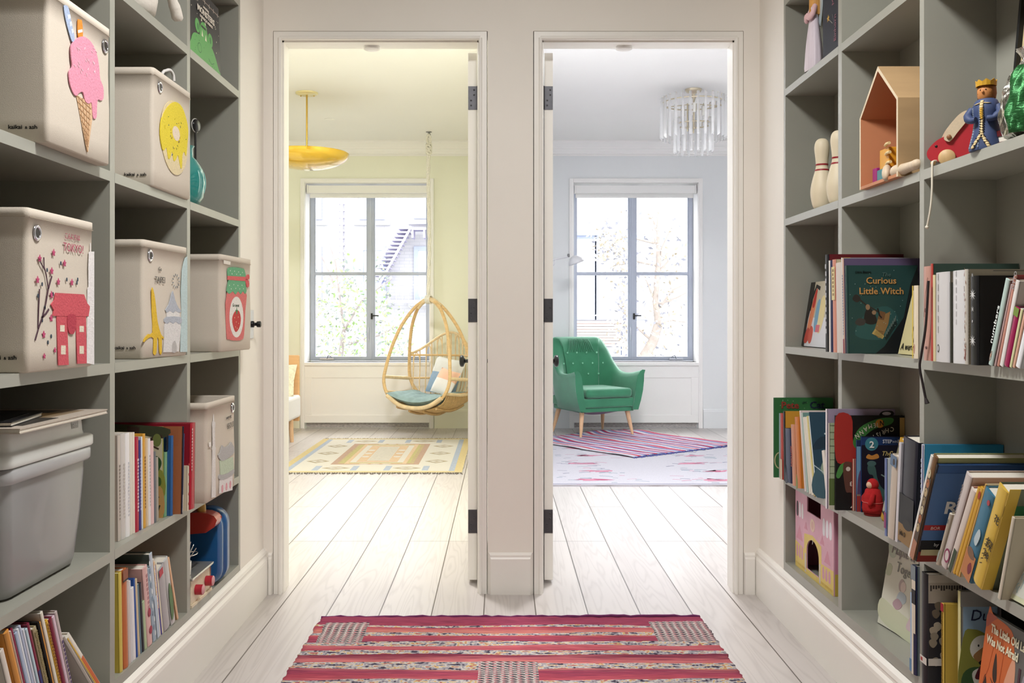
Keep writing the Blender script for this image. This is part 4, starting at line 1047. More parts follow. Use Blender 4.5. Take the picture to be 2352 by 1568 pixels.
# ================================================================== BOOKS
PAGE = mat('page_edges', '#e3ddd0', rough=0.85, noise=0.08, scale=600, stretch=(1, 1, 0.02))
def hex_m(h, rough=0.42): return paint(h, rough)
BOOKS = []
def book(side, X, Y, Z, w, h, t, cover, label, group, spine=None, lean=0.0, yaw=0.0, tilt=0.0, front=None, title=None, sp=None, spt=None, name='book', back=None, pages=True, cat='book'):
    """one hardback: spine edge towards the hall at x=0, near board at y=0; lean tips the top towards (+) or away from (-) the viewer"""
    T = thing(name, label, cat, (X, Y, Z), (lean, tilt, yaw), group)
    if not yaw and not tilt: BOOKS.append([T, side, min((LZ if side == 'L' else RZ).values(), key=lambda z: abs(z-Z)), Y, lean, t, h, X])
    w = min(w, (1.171-X) if side == 'R' else (1.282+X)); sg = -1 if side == 'L' else 1
    bt = min(0.0022, t*0.25)
    mc = hex_m(cover) if isinstance(cover, str) else cover
    ms = hex_m(spine) if isinstance(spine, str) else (spine or mc)
    mk = hex_m(back) if isinstance(back, str) else mc
    b = MB()
    b.box(0.0012*sg, sg*w, 0, bt, 0, h, mc); b.box(0.0012*sg, sg*w, t-bt, t, 0, h, mk)
    n = 6 if t > 0.009 else 3; bul = min(0.004, t*0.12)
    pts = [(-sg*bul*math.sin(PI*i/n), t*i/n) for i in range(n+1)]+[(sg*0.0025, t), (sg*0.0025, 0)]
    b.prism(pts, h, ms, None, 0.0, True)
    b.build('cover', None, T)
    if pages: MB().box(sg*0.0026, sg*(w-0.004), bt, t-bt, 0.003, h-0.003).build('pages', PAGE, T)
    FM = frame((0 if side == 'R' else -w, 0, 0), (1, 0, 0), (0, 0, 1))
    SM = frame((-sg*bul, 0 if side == 'L' else t, 0), (0, 1, 0) if side == 'L' else (0, -1, 0), (0, 0, 1))
    if front: art_mesh('cover_picture', FM, front, T)
    if title: letters('title_lettering', FM @ Matrix.Translation((0, 0, 0.0016)), title, T, 0.0006)
    if callable(sp): sp = sp(t, h)
    if sp: art_mesh('spine_print', SM, sp, T, lift=0.0002)
    if spt: letters('spine_lettering', SM @ Matrix.Translation((0, 0, 0.0012)), spt, T, 0.0006)
    return T
def bpx(side, Zs, X, xt, yt, xb, t, w, cover, label, group, **k):
    """book whose near spine edge runs from the shelf at view position xb to its top at (xt, yt)"""
    f = yl if side == 'L' else yr
    Yb, Yt = f(xb, X), f(xt, X)
    Zt = CAMH-(yt-735)*Yt/FPX
    th = math.atan2(Yb-Yt, Zt-Zs); h = math.hypot(Yb-Yt, Zt-Zs)
    mn = t*math.sin(abs(th)) if th < 0 else 0      # keep the lower board edge on the shelf
    return book(side, X, Yb, Zs+0.0004+(mn if th < 0 else 0), w, h, t, cover, label, group, lean=th, **k)
def facing(X, Y, Z, w, h, t, tilt, cover, label, group, front=None, title=None, spine=None):
    """book with its cover turned to the hall on the right bookcase, leaning back by tilt; left cover edge at Y"""
    T = thing('book', label, 'book', (X, Y, Z+t*math.sin(tilt)+0.0005), (0, tilt, 0), group)
    b = MB(); b.box(0, .002, -w, 0, 0, h, hex_m(cover)); b.box(t-.002, t, -w, 0, 0, h, hex_m(cover)); b.box(.002, t-.002, -.002, 0, 0, h, hex_m(spine or cover)); b.build('cover', None, T)
    MB().box(.0022, t-.0022, -w+.003, -.0022, .002, h-.003).build('pages', PAGE, T)
    FM = frame((0, 0, 0), (0, -1, 0), (0, 0, 1))
    if front: art_mesh('cover_picture', FM, front, T)
    if title: letters('title_lettering', FM @ Matrix.Translation((0, 0, .0015)), title, T, .0006)
    return T
def fake_text(x, y0, y1, wd, n, c, seed=0):
    """small unreadable spine print: rows of short marks"""
    r = random.Random(seed); out = []
    for i in range(n):
        y = y0+(y1-y0)*(i+0.5)/n; hh = (y1-y0)/n*0.32
        out.append((rect(x-wd/2*r.uniform(0.6, 1), y-hh, x+wd/2*r.uniform(0.6, 1), y+hh), c))
    return out

# ---- left bookcase, fourth shelf: the upright row beside the bin with the grey gate
G = 'picture books on the left fourth shelf'; SC = 5.2267
def q4(x, y): return (260+x/SC, 960+y/SC)
rows = [  # top x, top y, bottom x, thickness end x, cover, spine, label, width
 (50, 215, 58, 92, '#b8aa9c', '#c9bfb4', 'putty-coloured book at the left divider, first of the fourth-shelf row', .20),
 (76, 205, 94, 150, '#cfc9c3', '#d3cec9', 'thick pale grey book second from the divider on the fourth shelf', .20),
 (122, 200, 152, 205, '#dedad7', '#f2f1f1', 'bright white book between the thick grey one and the two cream ones', .21),
 (165, 198, 207, 236, '#ded5c4', '#e4dccd', 'first cream book right of the bright white one', .21),
 (190, 196, 238, 266, '#e0d6c6', '#eadfd0', 'second cream book, touching the crimson spine', .21),
 (222, 258, 268, 312, '#a2233c', '#b3253f', 'crimson book next to the cream pair on the fourth shelf', .20),
 (275, 290, 316, 343, '#33336f', '#3b3a82', 'violet-blue book right of the crimson one', .19),
 (300, 245, 345, 362, '#cfd8e2', '#dfe6ee', 'white and ice-blue thin book before the mustard spine', .20),
 (322, 212, 364, 396, '#d39b36', '#dda642', 'mustard-yellow book in the middle of the fourth-shelf row', .20),
 (372, 255, 398, 424, '#d8bf95', '#d9c3a0', 'straw-coloured book right of the mustard one', .19),
 (396, 262, 426, 456, '#d9d0cc', '#ece7e6', 'white paperback between the straw and pink books', .19),
 (428, 296, 458, 494, '#e1bcbb', '#e6c2c1', 'thin rose-pink book on the fourth shelf', .18),
 (470, 420, 496, 521, '#595f66', '#6b7178', 'short slate-grey book right of the rose-pink one', .14),
 (503, 484, 523, 548, '#9a9488', '#aaa498', 'shortest grey-beige book, leaning on the tree picture', .14),
]
for i, (xt, yt, xb, xe, c, s_, lb, w) in enumerate(rows):
    X = -0.949+0.012*i/13
    a, b = q4(xt, yt), q4(xb, 0); e = q4(xe, 0)
    t = yl(e[0], X)-yl(b[0], X)
    kw = {}
    if i in (0, 1, 2, 5, 6, 8, 10): kw['sp'] = fake_text(t*0.5, 0.05, 0.19, t*0.4, 16, {0: '#8f857c', 1: '#c3bcb6', 2: '#cfd0d6', 5: '#dcbcc0', 6: '#c7c6dc', 8: '#8a5d1d', 10: '#b9b2b0'}[i], i)
    bpx('L', LZ['four'], X, a[0], a[1], b[0], t*0.94, w, c, lb, G, spine=s_, **kw)
# tall book with the tree picture
X = -0.94; Y0 = yl(q4(612, 0)[0], X)-0.014
wd, hh = 0.285, 0.252
fr_a = [(rect(0, 0, wd, hh), '#c9c2a6'), (smooth_poly([(0, .15), (.05, .22), (0.12, .24), (.2, .235), (wd, .22), (wd, hh), (0, hh)]), '#3b402c'), (smooth_poly([(.17, .11), (.22, .14), (wd, .13), (wd, .05), (.2, .06)]), '#8d9340'), (smooth_poly([(.21, .05), (.25, .085), (wd, .08), (wd, .0), (.22, 0)]), '#c39a5e'),
        (stroke([(0.20, 0.09), (0.202, 0.15), (0.20, 0.2), (.205, .252)], 0.034), '#3a2a22'), (stroke([(0.205, 0.19), (0.24, 0.215), (wd, 0.225)], 0.009), '#3a2a22'), (stroke([(0.235, 0.213), (0.255, 0.20), (.275, .19)], 0.005), '#4a3a2a'),
        (smooth_poly([(.245, .15), (.26, .17), (.275, .168), (.283, .15), (.27, .125), (.25, .13)]), '#35542f'), (smooth_poly([(.25, .10), (.262, .115), (.28, .11), (.28, .09), (.26, .088)]), '#47602d'), (ell(.27, .215, .012, .018), '#6f7a42'), (ell(.14, .225, .03, .018), '#556035'), (ell(.06, .215, .03, .02), '#2d3324'),
        (stroke([(.262, .012), (.272, .04)], .004), '#2a3320'), (stroke([(.27, .01), (.278, .035)], .004), '#2a3320'), (stroke([(.262, .065), (.275, .055)], .006), '#2c2118')]
book('L', X, Y0, LZ['four'], wd, hh, 0.013, '#b9b08a', 'tall book whose cover shows a dark tree, rising behind the short ones', G, spine='#8f9044', front=fr_a)
rows = [
 (625, 410, 612, 680, '#7aa680', '#79a782', 'sage-green book with a black band, right of the tree cover', .17, None),
 (690, 350, 684, 692, '#8a8f96', '#9aa0a8', 'very thin grey book between the green and blue spines', .17, None),
 (700, 215, 686, 748, '#2f5f95', '#33639b', 'royal-blue tall book right of the green one', .22, None),
 (768, 205, 752, 772, '#20243c', '#23273f', 'midnight-blue thin book right of the royal-blue one', .2, None),
 (800, 205, 775, 796, '#8f7f78', '#cfc4bd', 'patterned white-and-brown thin book between two midnight-blue ones', .2, None),
 (822, 200, 798, 815, '#2b2e57', '#30336a', 'indigo thin book with a white lower edge', .2, None),
 (845, 100, 818, 850, '#a0623f', '#1f2132', 'tall brown-covered book with black spine near the red one', .28, 'brown'),
]
for i, (xt, yt, xb, xe, c, s_, lb, w, fx) in enumerate(rows):
    X = -0.938+0.034*i/6
    a, b, e = q4(xt, yt), q4(xb, 0), q4(xe, 0); t = yl(e[0], X)-yl(b[0], X)
    kw = {}
    if i == 0: kw['sp'] = [(rect(0, 0.185, t, 0.24), '#1c1c1e')]
    if i == 4: kw['sp'] = fake_text(t*.5, .03, .2, t*.7, 20, '#6d5346', 3)
    if i == 5: kw['sp'] = [(rect(0, 0, t*0.5, 0.05), '#e8e6ee')]
    if fx: kw['front'] = [(rect(0.01, 0.19, w-0.012, 0.245), '#9d5f3e'), (stroke([(0.05+j*0.02, 0.195+0.004*(j % 2)) for j in range(11)], 0.003), '#6d3d25')]
    bpx('L', LZ['four'], X, a[0], a[1], b[0], t*0.94, w, c, lb, G, spine=s_, **kw)
bpx('L', LZ['four'], -0.9015, q4(866, 0)[0], q4(0, 590)[1], q4(858, 0)[0], 0.012, .2, '#d8c9ae', 'cream book with red dots on its spine, tucked behind the red one', G, spine='#dccfb8', sp=[(ell(.006, .02+.028*j, .0035, .004, 10), '#a93a3a') for j in range(5)])
Xr = -0.899; Yr = yl(429.5, Xr); Zr = CAMH-(976.5-735)*yl(428.5, Xr)/FPX
book('L', Xr, Yr, LZ['four'], .30, Zr-LZ['four'], yl(444, Xr)-Yr-0.012, '#8a1a2a', 'bright red thick book at the right end, jutting past the divider', G, spine='#b31d31', sp=[(rect(.008, .015, .0095, .235), '#cf6b76'), (rect(.030, 0, .0312, Zr-LZ['four']), '#8a1424')]+fake_text(.005, .11, .235, .006, 14, '#e3c6c4', 9), lean=-0.03)

# ---- left bookcase, bottom shelf, middle column: leaning row
G = 'leaning books on the left bottom shelf'; SB = 5.225
def q5(x, y): return (260+x/SB, 1260+y/SB)
rows = [
 (62, 300, 80, 118, '#c7b24d', '#d3bf5b', 'yellow book against the divider on the bottom shelf', .22),
 (84, 282, 124, 186, '#b5683a', '#c06d3e', 'rust-orange thick book second in the leaning bottom row', .21),
 (150, 402, 188, 214, '#c9bdb6', '#d2c6c0', 'greyish-pink book right of the rust-orange one', .2),
 (178, 404, 215, 236, '#d5d0d0', '#d9d7da', 'pale grey glossy book on the bottom shelf', .2),
 (196, 498, 240, 276, '#e4e2e4', '#eceaec', 'white low book leaning before the cobalt spine', .17),
 (212, 400, 280, 300, '#2b519a', '#2d56a3', 'cobalt-blue book in the leaning bottom row', .19),
 (240, 400, 302, 326, '#c9b48d', '#d6c3a0', 'buff book right of the cobalt one', .19),
 (270, 470, 328, 346, '#56707d', '#5d7b8a', 'petrol-blue short book in front of the black spine', .17),
 (298, 440, 348, 378, '#20232b', '#252933', 'black book in the middle of the leaning bottom row', .18),
 (318, 690, 380, 410, '#a9bc96', '#b4c6a0', 'low pale green book beside the pink lettered spine', .12),
 (300, 316, 416, 476, '#dcb2ae', '#e4bcb8', 'pink book with red marks down its spine', .21),
 (352, 334, 480, 520, '#9db0c0', '#a5b8c8', 'mottled blue-grey book right of the pink one', .21),
 (388, 142, 522, 556, '#4a5650', '#c6d2de', 'tallest ice-blue book with dark green cover in the leaning row', .24),
 (440, 186, 558, 574, '#e6dccb', '#e8ddd0', 'cream book with a pale orange panel, leaning', .2),
 (450, 288, 576, 588, '#443f8c', '#4a459a', 'thin purple book leaning among the cream ones', .19),
 (482, 218, 590, 606, '#ddd3bd', '#e4dcc6', 'ivory thin book right of the purple one', .2),
 (512, 310, 612, 690, '#a9a6a8', '#b4b0b4', 'lilac-grey worn book with a red top corner', .2),
 (562, 236, 694, 752, '#c8c6c4', '#cfcfcf', 'grey book with a green stem printed low on its spine', .2),
 (610, 226, 768, 858, '#e0b28a', '#e8bd96', 'peach board book leaning flattest at the right end of the bottom row', .2),
]
prev = None
for i, (xt, yt, xb, xe, c, s_, lb, w) in enumerate(rows):
    X = -0.93-0.0*i
    a, b, e = q5(xt, yt), q5(xb, 0), q5(xe, 0); t = (yl(e[0], X)-yl(b[0], X))
    Yt = yl(a[0], X); Zt = CAMH-(a[1]-735)*Yt/FPX; th = math.atan2(yl(b[0], X)-Yt, Zt-LZ['base'])
    t = t*math.cos(th)*0.94
    if i == 18: t = 0.012
    kw = {}
    if i == 1: kw['sp'] = lambda t, h: [(rect(0, h-.026, t, h), '#8f4e34'), (rect(0, h-.029, t, h-.025), '#2c211c')]
    if i == 10: kw['sp'] = fake_text(t*.5, .1, .2, t*.3, 8, '#b8848a', 5)+[(ell(t*.5, .09, t*.28, .012, 10), '#a32c48'), (ell(t*.55, .04, t*.3, .011, 10), '#a32c48')]
    if i == 11: kw['sp'] = [(ell(t*.5+random.Random(j).uniform(-.004, .004), .02+.02*j, .004, .008, 8), ('#dfe6ea', '#7f95aa')[j % 2]) for j in range(11)]
    if i == 12: kw['sp'] = [(rect(0, 0, t, .12), '#b9c7d8')]
    if i == 13: kw['sp'] = [(rect(0, .08, t, .22), '#edc9a4')]+fake_text(t*.5, .09, .21, t*.7, 9, '#f3e6d6', 2)
    if i == 16: kw['sp'] = lambda t, h: [(rect(0, h-.02, t*.6, h), '#b8283f')]
    if i == 17: kw['sp'] = [(smooth_poly([(.002, .02), (t*.6, .03), (t*.8, .09), (t*.4, .13), (.003, .10)]), '#57794a')]
    bpx('L', LZ['base'], X, a[0], a[1], b[0], t, w, c, lb, G, spine=s_, **kw)

# ---- left bookcase, bottom shelf, near column
G = 'books on the left bottom shelf nearest the viewer'; SN = 8.342
def q6(x, y): return (x/SN, 1380+y/SN)
rows = [  # top x, top y, lower x at the frame edge, colour ...
 (-75, 1000, 130, 0.014, '#d9d0c6', '#dcd3ca', 'white book at the left frame edge of the bottom shelf', .2),
 (0, 640, 300, 0.030, '#cf8a3c', '#d8954a', 'golden-orange thick book in the near bottom row', .22),
 (100, 590, 410, 0.020, '#cfc6c0', '#dcd4d0', 'white hardback right of the golden-orange one', .22),
 (195, 560, 440, 0.007, '#7b1838', '#84193c', 'thin burgundy book beside the white hardback', .22),
 (300, 640, 500, 0.011, '#b9c6da', '#a9b9d3', 'sky-blue spine right of the thin burgundy book', .2),
 (370, 560, 560, 0.006, '#dfe3ea', '#e6e9f0', 'first white stapled picture book in the near bottom row', .22),
 (405, 500, 610, 0.006, '#cfd6e2', '#b4bdd6', 'second stapled picture book, with a blue-grey edge', .22),
 (450, 560, 660, 0.006, '#d9d7de', '#dadbe6', 'third stapled picture book, pale grey', .21),
 (490, 560, 720, 0.007, '#b5cbd6', '#bdd3de', 'aqua-edged stapled picture book', .21),
 (520, 460, 770, 0.008, '#7a2338', '#812540', 'maroon and navy thin book in the near bottom row', .22),
 (575, 560, 850, 0.014, '#a39573', '#ac9f7e', 'khaki book with speckled spine', .21),
 (640, 420, 960, 0.032, '#23201f', '#1f1c1c', 'black thick box set in the near bottom row', .22),
 (735, 430, 1000, 0.006, '#c9892f', '#cf8f36', 'thin amber book right of the black box set', .22),
 (815, 250, 1060, 0.010, '#dad7cf', '#e3ddcf', 'tall cream book rising above the amber ones', .25),
 (850, 400, 1130, 0.008, '#d7a72e', '#dcae3a', 'yellow and brown spotted thin book', .22),
 (890, 380, 1190, 0.013, '#6e1830', '#7a1b36', 'wine-red book right of the yellow spotted one', .22),
 (965, 330, 1265, 0.010, '#d5b9c8', '#d9c0cf', 'pale lilac book near the right of the near bottom row', .22),
 (1030, 240, 1330, 0.010, '#b9a9a6', '#c3b5b4', 'lilac-grey book with dark lettering down its spine', .24),
]
for i, (xt, yt, xf, t, c, s_, lb, w) in enumerate(rows):
    X = -0.925
    a = q6(xt, yt); Yt = yl(a[0], X); Zt = CAMH-(a[1]-735)*Yt/FPX
    xf = xf/SN; Yf = yl(xf, X); Zf = CAMH-(1568-735)*Yf/FPX; m_ = 0.40
    Zt = ((735-a[1])*(Yf+m_*Zf)+FPX*CAMH)/(FPX+(735-a[1])*m_)
    Yb = Yf+m_*(Zf-LZ['base']); th = math.atan(m_); h = (Zt-LZ['base'])/math.cos(th)
    kw = {}
    if i == 9: kw['sp'] = [(rect(0, 0, t, .17), '#2c2f6b')]
    if i == 10: kw['sp'] = fake_text(t*.5, .02, .26, t*.7, 40, '#857850', 4)
    if i == 14: kw['sp'] = fake_text(t*.5, .02, .26, t*.9, 30, '#8a5a1e', 6)
    if i == 17: kw['sp'] = fake_text(t*.5, .03, .2, t*.6, 16, '#5a4a72', 7)
    if i == 1: kw['sp'] = fake_text(t*.55, .04, .14, t*.4, 12, '#b5652a', 8)
    if i == 11: kw['front'] = [(rect(.0, .19, .22, .2), '#3a3a40')]
    book('L', X, Yb, LZ['base']+0.0004, w, h, t, c, lb, G, spine=s_, lean=th, **kw)
# two books lying back at the end of that row
for i, (xt, yt, xf, t, c, s_, lb) in enumerate(((1170, 780, 1690, .026, '#b9b2aa', '#cfcac4', 'pale grey padded book leaning far over at the end of the near row'), (1260, 770, 1790, .016, '#dcd6cb', '#e0dacf', 'white and orange book leaning on the pale grey padded one'))):
    X = -0.925; a = q6(xt, yt); Yt = yl(a[0], X); Zt = CAMH-(a[1]-735)*Yt/FPX
    xf = xf/SN; Yf = yl(xf, X); Zf = CAMH-(1568-735)*Yf/FPX
    m_ = (Yf-Yt)/(Zt-Zf); th = math.atan(m_); h = (Zt-LZ['base'])/math.cos(th); Yb = Yt+m_*(Zt-LZ['base'])
    kw = dict(sp=[(rect(.004, .02, .013, h*.62), '#cf6a3a'), (rect(.0, .0, .003, h), '#d9b03e')]) if i else {}
    book('L', X, Yb, LZ['base']+0.0004, .19, h, t, c, lb, G, spine=s_, lean=th, **kw)

# ---- left: monster book facing out, top shelf
mw, mh = 0.352, 0.232
T = thing('book', 'black picture book with a fat green monster facing out on the left top shelf', 'book', (-0.937, 2.846, LZ['top']+0.0014), (0, math.radians(-2), 0), 'books shown face out')
b = MB(); b.box(-0.002, 0, 0, mw, 0, mh, hex_m('#1f1e22')); b.box(-0.016, -0.014, 0, mw, 0, mh, hex_m('#1f1e22')); b.box(-0.014, -0.002, 0, 0.002, 0, mh, hex_m('#2a2427')); b.build('cover', None, T)
MB().box(-0.0138, -0.0022, 0.0022, mw-0.004, 0.003, mh-0.003).build('pages', PAGE, T)
FM = frame((0, 0, 0), (0, 1, 0), (0, 0, 1))
sh = [(stroke([(.0, .205), (.352, .205)], .002), '#b9a79a')]
for j in range(8): sh.append((rect(.02+j*.045, .198, .022+j*.045, .212), '#d8cfc4'))
r = random.Random(2)
for j in range(26): sh.append((star(r.uniform(.01, .34), r.uniform(.03, .19), r.uniform(.0012, .003), 4), '#e9e2cf'))
gm, gd = '#5fa85a', '#3f7d44'
sh += [(smooth_poly([(.04, -.0), (.05, .045), (.075, .07), (.12, .08), (.2, .085), (.27, .07), (.32, .03), (.33, 0)]), gm), (ell(.115, .105, .022, .022), gm), (ell(.245, .095, .024, .022), gm), (ell(.12, .103, .009, .011), gd), (ell(.245, .095, .009, .011), gd),
       (smooth_poly([(.14, .07), (.145, .115), (.175, .133), (.205, .125), (.218, .07)]), gm), (rect(.152, .112, .2, .119), '#262b26'), ([(.155, .132), (.16, .145), (.164, .132)], '#e5e2c8'), ([(.192, .13), (.197, .143), (.201, .128)], '#e5e2c8'), ([(.155, .085), (.162, .106), (.169, .084)], '#eee6cf'), ([(.19, .08), (.197, .10), (.204, .079)], '#eee6cf'), (ell(.13, .04, .02, .016), gd), (ell(.13, .04, .017, .013), gm), (stroke([(.22, .03), (.25, .02), (.28, .03)], .003), gd)]
for j in range(20): sh.append((ell(r.uniform(.08, .3), r.uniform(.005, .07), .0014, .0014, 6), gd))
art_mesh('cover_picture', FM, sh, T, step=0.00008)
letters('title_lettering', FM @ Matrix.Translation((0, 0, .003)), [('amazing', .20, .178, .014, '#e0d6c8', 'CENTER', 0, 1.3), ('MONSTERS', .20, .154, .026, '#e5dccf', 'CENTER', 0, 1.35, 0, .02), ('& MAGICAL BEINGS', .20, .139, .012, '#d9cfc2', 'CENTER', 0, 1.25, 0, .02)], T, .0008)
# a red-edged thin book behind it
book('L', -0.955, 2.846, LZ['top']+0.0004, .012, .19, .022, '#c9b59a', 'sliver of a red and cream book behind the monster cover', 'books shown face out', spine='#b5362f')

# ================================================================== RIGHT BOOKCASE BOOKS
G = 'picture books on the right third shelf'; SR = 5.807; Z3 = RZ['three']
def r3(x, y): return (1840+x/SR, 570+y/SR)
# colourful cover facing the hall in the far column
T = thing('book', 'colourful book with red figures leaning back alone in the far right column', 'book', (1.055, 3.372, Z3+0.003), (0, math.radians(9), 0), G)
cw, chh = 0.30, 0.225
b = MB(); b.box(0, .0016, -cw, 0, 0, chh, hex_m('#24211f')); b.box(.008, .0096, -cw, 0, 0, chh, hex_m('#24211f')); b.box(0.0016, .008, -.0016, 0, 0, chh, hex_m('#24211f')); b.build('cover', None, T)
MB().box(.0017, .0079, -cw+.002, -.002, .002, chh-.002).build('pages', PAGE, T)
FM = frame((0, 0, 0), (0, -1, 0), (0, 0, 1))
art_mesh('cover_picture', FM, [(rect(.03, 0, cw, chh*.55), '#cfd0d6'), (rect(.05, .10, cw, chh), '#b9b29e'), (smooth_poly([(.035, .06), (.05, .15), (.075, .2), (.09, .15), (.075, .07), (.06, .02)]), '#d8865e'), (smooth_poly([(.055, .14), (.065, .185), (.085, .2), (.08, .14)]), '#b9332c'), (smooth_poly([(.02, .02), (.035, .06), (.06, .06), (.07, .03), (.045, .01)]), '#b64437'), (smooth_poly([(.06, .03), (.07, .07), (.10, .06), (.10, .02), (.08, .01)]), '#c0503f'), (smooth_poly([(.10, .08), (.105, .15), (.13, .16), (.135, .1), (.12, .05)]), '#6d9bb8'), (smooth_poly([(.14, .06), (.14, .16), (.18, .17), (.19, .1), (.17, .05)]), '#d7c78f'), (rect(.125, .05, .165, .075), '#c65f6b'), (stroke([(.02, .08), (.04, .16), (.07, .21), (.11, .2)], .014), '#1d1b1b')], T, step=.0001)
rows = [  # top-left x, y, bottom-left x, right x at the bottom
 (312, 82, 316, 372, .29, '#5d1a20', '#15161d', 'tall black-spined book with a dark red cover, leftmost of the upright third-shelf row'),
 (346, 172, 374, 392, .20, '#d9d3c6', '#e9e6e0', 'white thin book right of the tall black spine'),
 (372, 165, 393, 426, .21, '#20254a', '#232850', 'navy thin book between white and apricot ones'),
 (386, 162, 428, 474, .20, '#b9ab8d', '#cf8e7c', 'apricot and cream book in the witch row'),
 (430, 205, 476, 548, .20, '#cfc4b9', '#d3c9c3', 'oatmeal thick book left of the witch cover'),
 (505, 140, 550, 566, .22, '#b5b2ae', '#d5d2cd', 'silver-grey thin book left of the witch cover'),
 (540, 140, 567, 584, .22, '#5c4f6e', '#c9a79a', 'patterned thin book touching the yellow-cornered one'),
]
for i, (xt, yt, xb, xe, w, c, s_, lb) in enumerate(rows):
    X = 0.953
    a, b, e = r3(xt, yt), r3(xb, 0), r3(xe, 0); t = (yr(b[0], X)-yr(e[0], X))*(0.8 if i == 0 else 0.94)
    # near edge lies at the right-hand side in the view
    Yb = yr(e[0], X); top = r3(xt+(xe-xb), yt); Yt = yr(top[0], X); Zt = CAMH-(top[1]-735)*Yt/FPX
    th = math.atan2(Yb-Yt, Zt-Z3); kw = {}
    if i == 0: kw = dict(sp=fake_text(t*.5, .05, .26, t*.35, 10, '#b7b7bd', 1))
    if i == 3: kw = dict(sp=[(rect(0, .15, t, .245), '#d8c98f')]+fake_text(t*.5, .16, .24, t*.5, 7, '#8d6d3e', 2))
    if i == 6: kw = dict(sp=[(rect(0, .0, t, .04), '#8d2f3e')]+fake_text(t*.5, .05, .22, t*.7, 22, '#8d8a9e', 3))
    book('R', X, Yb, Z3+t*math.sin(-th)*(1 if th < 0 else 0)+.0004, w, (Zt-Z3)/math.cos(th), t, c, lb, G, spine=s_, lean=th, **kw)
# blue one with the yellow corner, then the witch
hb = 0.268
book('R', .955, 2.676, Z3+.0006, .205, hb, .012, '#2f4878', 'blue picture book with a yellow corner, just behind the witch cover', G, spine='#c9cdd6', lean=-.05,
     front=[(rect(.0, .225, .024, .268), '#d8b82c'), (rect(.04, .231, .17, .2325), '#cfc27c')], title=[('CELEBRATE 80 YEARS OF MADELINE', .075, .2375, .0065, '#b9c3d6', 'LEFT', 0, 1.0, .2)])
ww, wh = 0.197, 0.244
r = random.Random(6)
fa = [(rect(.004, 0, ww, wh), '#22413f'), (smooth_poly([(.02, .05), (.05, .11), (.11, .13), (.14, .09), (.10, .04)]), '#29504f'), ([(.075, 0), (.10, .02), (.155, .10), (.175, .19), (ww, .244), (ww, 0)], '#14181a'), ([(.10, .045), (.133, .095), (.137, .08), (.105, .035)], '#1b2b29'),
      (stroke([(.027, .155), (.05, .135), (.085, .115)], .004), '#2e2622'), (smooth_poly([(.014, .15), (.022, .163), (.034, .158), (.036, .148), (.026, .141)]), '#2b2725'), (smooth_poly([(.045, .09), (.05, .118), (.062, .125), (.075, .11), (.08, .085), (.06, .08)]), '#201c1c'), (smooth_poly([(.02, .085), (.03, .097), (.048, .093), (.046, .08), (.03, .077)]), '#3a3634'),
      ([(.07, .055), (.085, .10), (.118, .116), (.112, .082), (.098, .05), (.085, .042)], '#8a6a42'), ([(.066, .055), (.095, .04), (.10, .048), (.075, .068)], '#b39a5c'), ([(.082, .095), (.09, .118), (.105, .113), (.10, .092)], '#6b4a30'), (ell(.056, .128, .006, .008), '#8b6f55'), (ell(.073, .113, .006, .006), '#8b7058'), (stroke([(.083, .125), (.088, .105), (.094, .098)], .004), '#191515')]
for j in range(24): fa.append((ell(r.uniform(.008, .16), r.uniform(.02, .235), .0009, .0009, 6), '#9fb8b4'))
for j in range(5): fa.append((stroke([(.07+.002*j, .052+.003*j), (.094+.001*j, .044+.004*j)], .0007), '#6a5530'))
for j in range(7): fa.append((stroke([(.103+.0045*j, .046+.007*j), (.106+.0045*j, .062+.007*j)], .0011), '#7a847c'))
book('R', .9566, 2.642, Z3+.0006, ww, wh, .015, '#1f3b3a', 'dark teal picture book with a flying witch on the right third shelf', G, spine='#2a4544', lean=-.055, front=fa,
     title=[('Lieve Baeten', .022, .223, .0085, '#101615', 'LEFT', 0, 1.0, .25, .01), ('The', .108, .213, .016, '#4f6a66', 'CENTER', 0, 1, .2), ('Curious', .094, .193, .0255, '#bb8a4e', 'CENTER', 0, 1.02, 0, .012), ('Little Witch', .094, .164, .0255, '#bb8a4e', 'CENTER', 0, 1.0, 0, .014)])
# cream drawing, leaning, and the narrow cream spine at the divider
facing(1.070, 2.585, Z3, .25, .175, .008, math.radians(13.5), '#d9cf9e', 'yellow-cream book with a line-drawn face turned to the hall, right of the witch cover', G,
     front=[(smooth_poly([(.05, .10), (.065, .13), (.085, .135), (.075, .115), (.06, .10)]), '#151515'), (stroke(smooth_poly([(.10, .12), (.065, .09), (.06, .06), (.08, .035), (.11, .04)])[:-4], .0045), '#1b1b1b'), (smooth_poly([(.085, .04), (.09, .05), (.10, .045), (.098, .025), (.09, .02)]), '#b0302b')], title=[('A werec', .012, .012, .026, '#1a1a1a', 'LEFT', 0, 1.0, .1)])
book('R', .999, 2.2975, Z3+.0004, .15, .176, .0245, '#e6d9c2', 'narrow cream book at the near divider right of the witch', G, spine='#e6d9c2', back='#d8bd3e', sp=[(smooth_poly([(.006, .02), (.01, .035), (.014, .028), (.011, .012)]), '#b98a7a'), (rect(0, 0, .004, .176), '#d8bd3e')])

